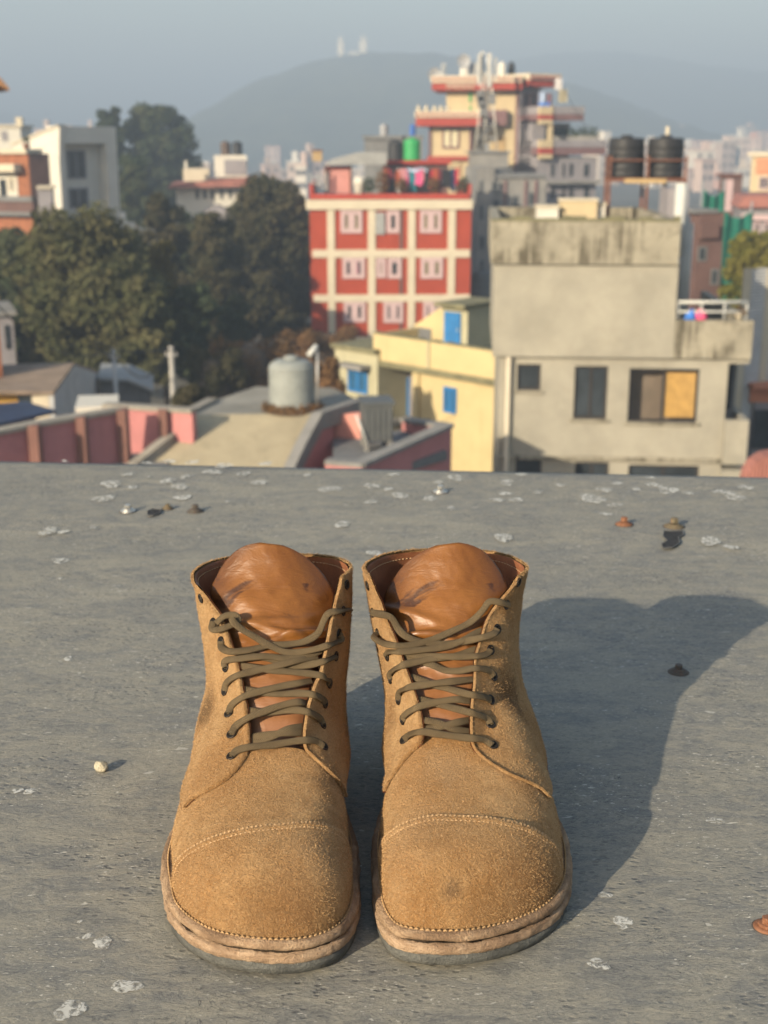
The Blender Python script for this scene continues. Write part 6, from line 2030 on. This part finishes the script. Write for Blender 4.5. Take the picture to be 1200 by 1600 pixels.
        Q[i, :, 2] = z
    # smooth a little between slices, dip the collar at the outer front corner
    for _ in range(3):
        Q[1:-1] = .5 * Q[1:-1] + .25 * (Q[:-2] + Q[2:])
    tt = (np.linspace(0, 1, NZ) ** 3)[:, None]
    ss = np.linspace(0, 1, NS)[None, :]
    latside = (1 - ss) if D['lat'] < 0 else ss
    Q[..., 2] += tt * (-.006 * np.clip((latside - .55) / .45, 0, 1) ** 1.5 * (1 if D['lat'] < 0 else .1) + D['cback'] * np.sin(ss * PI) ** 2)
    qn = grid_normals(Q)
    cen = np.array([[[(sil[:, 1].mean() + sil[:, 2].mean()) / 2, .84, .10]]])
    out_s = np.sign(np.sum(qn * (Q - cen), axis=2, keepdims=True)); 
    if np.mean(out_s) < 0: qn = -qn
    Q[..., :] += qn * (vnoise(Q.reshape(-1, 3), 20, sd + 5, 3) * .0009).reshape(Q.shape[:2])[..., None]
    Q[..., :] += qn * .0010
    for i in range(NZ):
        if zl[i] > .09: break
        for j in range(NS):
            p = Vector(Q[i, j])
            h = bvh_v.find_nearest(p)
            if h[0] is None: continue
            nv_ = h[1]
            if nv_.dot(h[0] - Vector((xc0, h[0].y, .03))) < 0: nv_ = -nv_
            sdist = (p - h[0]).dot(nv_)
            if abs((p - h[0]).length) < .02 and sdist < .0026:
                Q[i, j] += np.array(nv_) * (.0026 - sdist)
    inner = Q - qn * .0030
    # ragged edges
    rag = (vnoise(Q.reshape(-1, 3), 260, sd + 8, 2) * .00028).reshape(Q.shape[:2])
    Qo = Q.copy()
    Qo[-1, :, 2] += rag[-1]; Qo[:, 0, 1] += rag[:, 0]; Qo[:, -1, 1] += rag[:, -1]
    r, c = NZ, NS
    # outer shell split in two quarters meeting at the back seam, with rims round their edges
    half = NS // 2
    for nm, sl in (('quarter', slice(0, half + 1)), ('quarter', slice(half, NS))):
        o_, i_ = Qo[:, sl], inner[:, sl] + qn[:, sl] * .0009
        cc = o_.shape[1]
        V = np.concatenate([o_.reshape(-1, 3), i_.reshape(-1, 3)])
        n = r * cc
        Fq = grid_faces(r, cc)
        def strip(ids):
            return [(ids[k], ids[k + 1], ids[k + 1] + n, ids[k] + n) for k in range(len(ids) - 1)]
        Fq += strip([(r - 1) * cc + k for k in range(cc)]) + strip([k for k in range(cc)])
        Fq += strip([k * cc for k in range(r)]) if sl.start == 0 else strip([k * cc + cc - 1 for k in range(r)])
        np_mesh(nm, V, Fq, S_MAT, boot, True)
    Lv = inner.copy(); Lv[-1, :, 2] -= .0012
    lin = np_mesh('lining', Lv.reshape(-1, 3), grid_faces(r, c, flip=True), M_LINING, boot, True)
    Lr = [(inner[-4, 4:-4] - qn[-4, 4:-4] * .0003, -qn[-4, 4:-4])]
    stitches(Lr, .0020, .00032, M_STITCH, 'collar_stitching', 1.5)
    bvh_q = bvh_of(Qo.reshape(-1, 3), grid_faces(r, c))
    # insole closing the cavity
    fl = [(x, y, .047) for x, y in Q[0, ::4, :2]]
    MB().add(fl, [tuple(range(len(fl)))]).build('insole', M_LINING, boot)
    # size label stitched inside
    for k_, st in enumerate(D['stains']):
        d_ = ray(*st[0]).normalized()
        hs = [h for h in (bvh_q.ray_cast(EYE, d_), bvh_v.ray_cast(EYE, d_)) if h[0] is not None]
        if hs:
            h = min(hs, key=lambda q: q[3])
            S_MAT.node_tree.nodes['stain_%d' % k_].inputs[1].default_value = h[0] - boot.location
    # ---------------- tongue
    tc = np.array(D['tongue_c'])
    TY = [.699, .712, .728, .748, .770, .790, .803, .8120]; TZ = [.0600, .0700, .0885, .1085, .1280, .1470, .1620, .1745]
    NV, NW = 90, 61
    arc = np.concatenate([[0], np.cumsum(np.hypot(np.diff(TY), np.diff(TZ)))])
    tv = np.linspace(0, 1, NV)
    cy = pchip(arc, TY, tv * arc[-1]); cz = pchip(arc, TZ, tv * arc[-1])
    hw = pchip([0, .2, .45, .65, .80, 1], [.0160, .0180, .0255, .0380, .0418, .0412], tv)
    topround = np.sqrt(np.clip(1 - np.clip((tv - .66) / .345, 0, 1) ** 2.5, 0, 1))
    hw = hw * (topround * .999 + .001)
    tw = np.linspace(-1, 1, NW)
    TG = np.zeros((NV, NW, 3))
    for i in range(NV):
        cxx = np.interp(cy[i], tc[:, 0], tc[:, 1])
        x = cxx + hw[i] * tw
        a = np.abs(x - cxx)
        curl = 7.5 * a ** 2 + 60 * a ** 3 if True else 0
        TG[i, :, 0] = x
        TG[i, :, 1] = cy[i] + curl * (.75 + .35 * tv[i])
        TG[i, :, 2] = cz[i] - curl * .35 + D['lat'] * .13 * (x - cxx) * tv[i] ** 2
    tgn = grid_normals(TG)
    if tgn[NV // 2, NW // 2, 1] > 0: tgn = -tgn
    ph = sd * 1.7
    wr = np.zeros((NV, NW))
    xx = tw[None, :]; vv = tv[:, None]
    for v0, am, wd, sl_, cu in ((.46, .0026, .018, .05, .02), (.52, .0036, .018, -.06, .03), (.57, .0040, .016, .07, -.02), (.61, .0038, .016, -.06, .03), (.65, .0034, .020, .05, .03), (.74, .0028, .050, .02, .04)):
        g = np.exp(-((vv - v0 - sl_ * xx * (1 if sd == 1 else -1) - cu * xx ** 2 - .012 * np.sin(xx * 4 + ph + v0 * 30)) / wd) ** 2)
        wr += am * g * (.55 + .45 * np.sin(xx * 2.3 + v0 * 20 + ph))
    wr += (vnoise(TG.reshape(-1, 3), 35, sd + 14, 3) * .0008).reshape(NV, NW) * np.clip(vv * 3, 0, 1)
    TG = TG + tgn * wr[..., None]
    TB = TG - tgn * .0026
    n = NV * NW
    Ft = grid_faces(NV, NW) + [tuple(q + n for q in f[::-1]) for f in grid_faces(NV, NW)]
    ringi = [i * NW for i in range(NV)] + [(NV - 1) * NW + j for j in range(NW)] + [i * NW + NW - 1 for i in range(NV - 1, -1, -1)]
    Ft += [(ringi[k], ringi[k + 1], ringi[k + 1] + n, ringi[k] + n) for k in range(len(ringi) - 1)]
    uvt = np.stack(np.broadcast_arrays((xx + 1) / 2, vv), -1).reshape(-1, 2)
    np_mesh('tongue', np.concatenate([TG.reshape(-1, 3), TB.reshape(-1, 3)]), Ft, M_TONGUE, boot, True, np.concatenate([uvt, uvt]))
    bvh_t = bvh_of(TG.reshape(-1, 3), grid_faces(NV, NW))

    # ---------------- eyelets
    zx, zy, zk = D['zo']
    P_ = lambda q: (zx + q[0] / zk, zy + q[1] / zk)
    def qhit(px, py):
        return bvh_q.ray_cast(EYE, ray(px, py).normalized())
    def nearest_edge(px, py):
        p = onprof(px, py)
        h = bvh_q.find_nearest(p)
        return h
    tor = None
    for row in (D['eyesA'], D['eyesB']):
        for q in row:
            px, py = P_(q)
            h = qhit(px, py)
            if h[0] is None or h[0].y > .83: h = nearest_edge(px, py)
            p, nrm = h[0], h[1]
            v = (p - EYE).normalized()
            if nrm.dot(v) > 0: nrm = -nrm
            if tor is None:
                m = MB()
                R, rr = .0027, .00075
                vs = []; fs = []
                for a in range(16):
                    for b in range(6):
                        A_, B_ = 2 * PI * a / 16, 2 * PI * b / 6
                        vs.append(((R + rr * math.cos(B_)) * math.cos(A_), (R + rr * math.cos(B_)) * math.sin(A_), rr * .8 * math.sin(B_)))
                for a in range(16):
                    for b in range(6):
                        fs.append((a * 6 + b, ((a + 1) % 16) * 6 + b, ((a + 1) % 16) * 6 + (b + 1) % 6, a * 6 + (b + 1) % 6))
                m.add(vs, fs, 0)
                m.add([(R * math.cos(2 * PI * a / 16), R * math.sin(2 * PI * a / 16), .0001) for a in range(16)], [tuple(range(16))], 1)
                me = bpy.data.meshes.new('eyelet')
                me.from_pydata(m.v, [], m.f)
                me.materials.append(M_EYELET); me.materials.append(M_HOLE)
                me.polygons.foreach_set('material_index', m.m)
                me.polygons.foreach_set('use_smooth', [True] * len(me.polygons))
                tor = me
            o = bpy.data.objects.new('eyelet', tor)
            C.objects.link(o); o.parent = boot
            o.location = p + nrm * .0004 - boot.location
            o.rotation_euler = nrm.to_track_quat('Z', 'Y').to_euler()

    # ---------------- laces
    for pts, lift, k0_, k1_ in D['laces']:
        n = len(pts)
        ts = [None] * n
        R_ = [ray(*P_(q)).normalized() for q in pts]
        for i in range(n):
            h = bvh_q.ray_cast(EYE, R_[i])
            kind = k0_ if i == 0 else (k1_ if i == n - 1 else None)
            px, py = P_(pts[i])
            base = onprof(px, py)
            tb = (base - EYE).length
            if h[0] is not None and h[3] < tb + .03: ts[i] = h[3] - .0008
            elif i in (0, n - 1):
                ne = bvh_q.find_nearest(base)
                ts[i] = min(tb, (ne[0] - EYE).length + .002) - .0005
        known = [i for i in range(n) if ts[i] is not None]
        for i in range(n):
            if ts[i] is None:
                ts[i] = float(np.interp(i, known, [ts[k] for k in known]))
        P3 = []
        for i in range(n):
            d = ts[i] - lift
            if i == 0 or i == n - 1:
                kind = k0_ if i == 0 else k1_
                if kind == 'eye': d = ts[i] + .0012
                elif kind == 'under': d = ts[i] + .0050
            elif i in (1, n - 2): d = ts[i] - max(lift, .0008) * .85 - .0004
            tg = bvh_t.ray_cast(EYE, R_[i])
            if tg[0] is not None and i not in (0, n - 1): d = min(d, tg[3] - .0016)
            P3.append(EYE + R_[i] * d)
        CP = catmull([tuple(p) for p in P3], max(24, 10 * n))
        m = len(CP)
        # pull the lace taut over whatever it crosses: greatest convex minorant of the depth it may have
        dirs = [(Vector(q_) - EYE).normalized() for q_ in CP]
        obs = np.array([(Vector(q_) - EYE).length for q_ in CP])
        i0_ = int(m * .07) if k0_ != 'tail' else 0
        i1_ = int(m * .93) if k1_ != 'tail' else m - 1
        for i in range(m):
            h = bvh_q.ray_cast(EYE, dirs[i])
            if h[0] is not None and h[3] < obs[i] + .02 and obs[i] - h[3] < .02:
                if (i > m * .70 and k1_ == 'under') or (i < m * .30 and k0_ == 'under'): continue
                obs[i] = min(obs[i], h[3] - .0017 - max(lift, 0) * .30)
        if k0_ == 'eye': i0_ = max(2, int(m * .10))
        if k1_ == 'eye': i1_ = min(m - 3, int(m * .90))
        hull = []
        for i in range(i0_, i1_ + 1):
            while len(hull) > 1:
                (x1_, y1_), (x2_, y2_) = hull[-2], hull[-1]
                if (y2_ - y1_) * (i - x1_) >= (obs[i] - y1_) * (x2_ - x1_): hull.pop()
                else: break
            hull.append((i, obs[i]))
        hx, hy_ = zip(*hull)
        full = obs.copy()
        full[i0_:i1_ + 1] = np.interp(np.arange(i0_, i1_ + 1), hx, hy_)
        CP = np.array([np.array(EYE + dirs[i] * full[i]) for i in range(m)])
        for _ in range(3): CP[1:-1] = .5 * CP[1:-1] + .25 * (CP[:-2] + CP[2:])
        Tn = np.gradient(CP, axis=0); Tn /= np.linalg.norm(Tn, axis=1)[:, None]
        up = np.array([0, -.68, .73])
        K = 12
        V = np.zeros((m, K, 3)); UV = np.zeros((m, K, 2))
        Lc = np.concatenate([[0], np.cumsum(np.linalg.norm(np.diff(CP, axis=0), axis=1))])
        jig = np.sin(Lc * 260 + sd + lift * 9000) * .08 + np.sin(Lc * 97 + lift * 5000) * .14
        for i in range(m):
            side_ = np.cross(Tn[i], up); side_ /= np.linalg.norm(side_)
            nr = np.cross(side_, Tn[i])
            s2 = side_ * math.cos(jig[i]) + nr * math.sin(jig[i]); n2 = np.cross(s2, Tn[i])
            wd, th = .00232 * (1 + .06 * math.sin(Lc[i] * 300)), .00095
            for k in range(K):
                a = 2 * PI * k / K
                ca, sa_ = math.cos(a), math.sin(a)
                V[i, k] = CP[i] + s2 * wd * np.sign(ca) * abs(ca) ** .75 + n2 * th * np.sign(sa_) * abs(sa_) ** .75
                UV[i, k] = (Lc[i], k / K * .012)
        Fl = grid_faces(m, K, True)
        np_mesh('lace', V.reshape(-1, 3), Fl, M_LACE, boot, True, UV.reshape(-1, 2))
        # closed ends
    # ---------------- raised nap: short fibres standing off the suede, longest along the raw edges
    rg = np.random.default_rng(sd + 50)
    def sample_grid(Gd, Nd, n, rmask=None):
        R_, C_ = Gd.shape[:2]
        A0, B0, C0, D0 = Gd[:-1, :-1], Gd[:-1, 1:], Gd[1:, 1:], Gd[1:, :-1]
        ar = np.linalg.norm(np.cross(C0 - A0, D0 - B0), axis=2)
        if rmask is not None: ar = ar * rmask[:-1, :-1]
        ar = ar.ravel() / ar.sum()
        k = rg.choice(len(ar), n, p=ar)
        i, j = k // (C_ - 1), k % (C_ - 1)
        a, b = rg.random((n, 1)), rg.random((n, 1))
        P = (Gd[i, j] * (1 - a) + Gd[i, j + 1] * a) * (1 - b) + (Gd[i + 1, j] * (1 - a) + Gd[i + 1, j + 1] * a) * b
        return P, Nd[i, j]
    Gv = GV.reshape(rows, NU, 3)
    gn = grid_normals(Gv)
    fl_ = np.sign(np.sum(gn * (Gv - np.array([[[xc0, 0, .03]]]) * np.array([1, 0, 1]) - Gv * np.array([0, 1, 0])), axis=2, keepdims=True)); fl_[fl_ == 0] = 1
    gn = gn * fl_
    vis = (Gv[..., 1] > mid_y) & (Gv[..., 1] < thr_y) & (Gv[..., 2] > .024)
    PP, NN, LL = [], [], []
    for Gd, Nd, n, ln, msk in ((OUT, tn, 21000, .0011, None), (Gv, gn, 13000, .0010, vis.astype(float)), (Qo, qn, 26000, .0012, None)):
        p, nn_ = sample_grid(Gd, Nd, n, msk); PP.append(p); NN.append(nn_); LL.append(np.full(n, ln))
    # fraying along collar, facing and lower edges of the quarters
    for line, nl, n in ((Qo[-1], qn[-1], 2200), (Qo[:, 0], qn[:, 0], 1300), (Qo[:, -1], qn[:, -1], 1300), (Qo[0], qn[0], 1500)):
        f = rg.random(n) * (len(line) - 1); i = f.astype(int); a = (f - i)[:, None]
        PP.append(line[i] * (1 - a) + line[np.minimum(i + 1, len(line) - 1)] * a - nl[i] * rg.uniform(0, .0022, (n, 1)))
        up_ = np.array([0, 0, .8]) if line is Qo[-1] else np.array([0, -.8, .1])
        NN.append(nl[i] * .5 + up_); LL.append(np.full(n, .0016))
    PP, NN, LL = np.concatenate(PP), np.concatenate(NN), np.concatenate(LL)
    n = len(PP)
    dirn = NN + rg.normal(size=(n, 3)) * .75; dirn /= np.linalg.norm(dirn, axis=1)[:, None]
    sidev = np.cross(dirn, rg.normal(size=(n, 3))); sidev /= np.linalg.norm(sidev, axis=1)[:, None]
    ln = (LL * rg.uniform(.5, 1.35, n))[:, None]
    wdt = .00010 * rg.uniform(.7, 1.5, (n, 1))
    V = np.stack([PP - sidev * wdt, PP + sidev * wdt, PP + dirn * ln], 1).reshape(-1, 3)
    fo = np_mesh('suede_nap', V, np.arange(n * 3).reshape(-1, 3), M_NAP, boot, False)
    fo['kind'] = 'stuff'
    return boot

L_BOOT['stains'] = [((320, 1110), .022, (.060, .028, .010), .80), ((330, 1085), .014, (.10, .045, .016), .6), ((430, 1435), .034, (.18, .08, .026), .65), ((470, 1395), .022, (.235, .125, .055), .5), ((505, 1340), .026, (.36, .23, .12), .5), ((440, 1245), .014, (.20, .105, .042), .45), ((520, 1215), .012, (.17, .08, .03), .5), ((300, 1440), .02, (.22, .105, .035), .5)]
R_BOOT['stains'] = [((706, 1392), .0085, (.115, .070, .042), .65), ((795, 1085), .024, (.085, .038, .014), .75), ((835, 1390), .036, (.19, .085, .03), .65), ((640, 1300), .03, (.40, .25, .13), .45), ((612, 1120), .018, (.16, .075, .026), .5), ((760, 1420), .022, (.21, .10, .035), .5), ((690, 1200), .022, (.40, .255, .135), .45)]
for D_ in (L_BOOT, R_BOOT):
    D_['mat'] = mat_suede('rough tan suede', D_['stains'])
build_boot(L_BOOT)
build_boot(R_BOOT)

# ================================================================== SMALL THINGS ON THE ROOF SHEET
def mat_hw(name, col, rough, metal, rust):
    t = NT(name)
    n = t.noise(420, 4, .65); f = t.noise(1500, 3, .6)
    c = t.mix(t.mapr(n, .42, .62, 0, rust), col, (.17, .065, .028))
    c = t.mix(t.mapr(f, .5, .72, 0, .5), c, [x * .5 for x in col])
    t.bsdf(Base__Color=c, Roughness=rough, Metallic=metal, Normal=t.bump(f, .4, .0004))
    return t.mat
HW = {'zinc': mat_hw('dull zinc screw', (.55, .54, .50), .4, .8, .1), 'rust': mat_hw('rusted screw', (.24, .11, .06), .8, .2, .8),
      'dark': mat_hw('grimy dark screw', (.085, .08, .07), .7, .3, .25), 'olive': mat_hw('grimy olive screw', (.14, .12, .075), .75, .2, .4)}
def screw(px, py, mat, label, size=1.0, tilt=0.0, rubber=True):
    p = hitz(px, py, 0.0)
    s = size
    root = thing('roof_screw', p, label, 'screw', 'screws in the roof sheet')
    MB().lathe(p, [(.0075 * s, .0002), (.0078 * s, .0012), (.0066 * s, .0022)], 20).build('washer', HW[mat], root, True)
    MB().lathe(p, [(.0052 * s, .002), (.0056 * s, .0030), (.0040 * s, .0037)], 18).build('flange', HW[mat], root, True)
    a = MB()
    vs_ = []
    for z, r in ((.0035, .0033), (.0066, .0033), (.0072, .0027)):
        for k in range(6):
            w = 2 * PI * k / 6 + .3
            vs_.append(p + Vector((r * s * math.cos(w) + tilt * z, r * s * math.sin(w), z * s)))
    fs_ = [(q * 6 + k, q * 6 + (k + 1) % 6, q * 6 + 6 + (k + 1) % 6, q * 6 + 6 + k) for q in range(2) for k in range(6)] + [tuple(range(12, 18))]
    a.add(vs_, fs_).build('hex_head', HW[mat], root)
    if rubber:
        MB().lathe(p, [(.0088 * s, .0001), (.0086 * s, .0006), (.005 * s, .0007)], 20).build('gasket', HW['dark'], root, True)
    return root
screw(200, 799, 'zinc', 'bright zinc screw near the far left of the roof sheet', 1.2)
screw(688, 769, 'zinc', 'tall zinc screw near the far edge of the roof sheet', 1.25)
screw(975, 820, 'rust', 'orange rusted screw left of the torn slot', 1.3)
screw(1060, 1051, 'dark', 'dark screw lying in the shadow of the boots', 1.05)
screw(1198, 1450, 'rust', 'rusted screw cut by the right edge near the bottom', 1.0)
screw(305, 799, 'dark', 'low dark screw right of the small torn slot', 1.2)
screw(1053, 823, 'olive', 'grimy screw at the top of the torn slot', 1.5)
screw(262, 795, 'olive', 'crooked grimy screw beside the small torn slot', .85)
M_SLOT = pm('painted torn slot shade', (.030, .030, .032), .3, 120, .9, .2)  # flat dark patch painting the shade inside a tear
M_SLOTRIM = pm('bent tin lip', (.11, .11, .11), .2, 200, .7, .2)
def slot(pix, name='torn_slot'):
    P = [hitz(x, y, .0012) for x, y in pix]
    c = sum(P, Vector()) / len(P)
    o = MB().add(P, [tuple(range(len(P)))]).build(name, M_SLOT, sheet)
    m = MB()
    m.tube([p + Vector((0, 0, .0002)) for p in P + [P[0]]], .0007, 6, 0, False)
    m.build('bent_lip', M_SLOTRIM, o)
slot([(1038, 829), (1048, 830), (1066, 829), (1068, 836), (1060, 840), (1062, 848), (1050, 856), (1036, 857), (1034, 850), (1043, 845), (1036, 838)])
slot([(230, 799), (240, 795), (252, 796), (250, 802), (238, 806), (231, 806)])
def pebble():
    p = hitz(159, 1206, 0)
    m = MB()
    bm = bmesh.new(); bmesh.ops.create_icosphere(bm, subdivisions=3, radius=1)
    V = np.array([v.co[:] for v in bm.verts])
    d = vnoise(V, .35, 3, 2) * .16
    for a_, lim in (((.7, -.5, .5), .72), ((-.6, -.6, .5), .75), ((0, .3, .95), .70), ((.2, -.95, .1), .78)):
        a_ = np.array(a_) / np.linalg.norm(a_)
        dd = V @ a_
        V = V - np.maximum(dd - lim, 0)[:, None] * a_ * .85
    V = V * (1 + d)[:, None] * np.array([.0049, .0046, .0046])
    V[:, 2] -= V[:, 2].min()
    F_ = [tuple(v.index for v in f.verts) for f in bm.faces]
    o = m.add([Vector(v) + p for v in V], F_).build('pebble', pm('pale mortar pebble', (.47, .42, .31), .2, 160, .95, .5, 900), None)
    tag(o, 'pale angular pebble on the roof sheet left of the boots', 'pebble')
pebble()

# ================================================================== HAZE over the whole valley
hz = MB().box(-3200, 3200, -500, 2900, GZ - 1.0, 124.0).build('haze', [], None)
t = NT('valley haze')
pv = t.n('VolumePrincipled', Density=HAZE, Anisotropy=0.0)
pv.inputs['Color'].default_value = (.475, .595, .765, 1)
t.t.links.new(pv.outputs[0], t.out.inputs['Volume'])
hz.data.materials.clear(); hz.data.materials.append(t.mat)
tag(hz, kind='stuff')['label'] = 'thin pale smog filling the valley air'
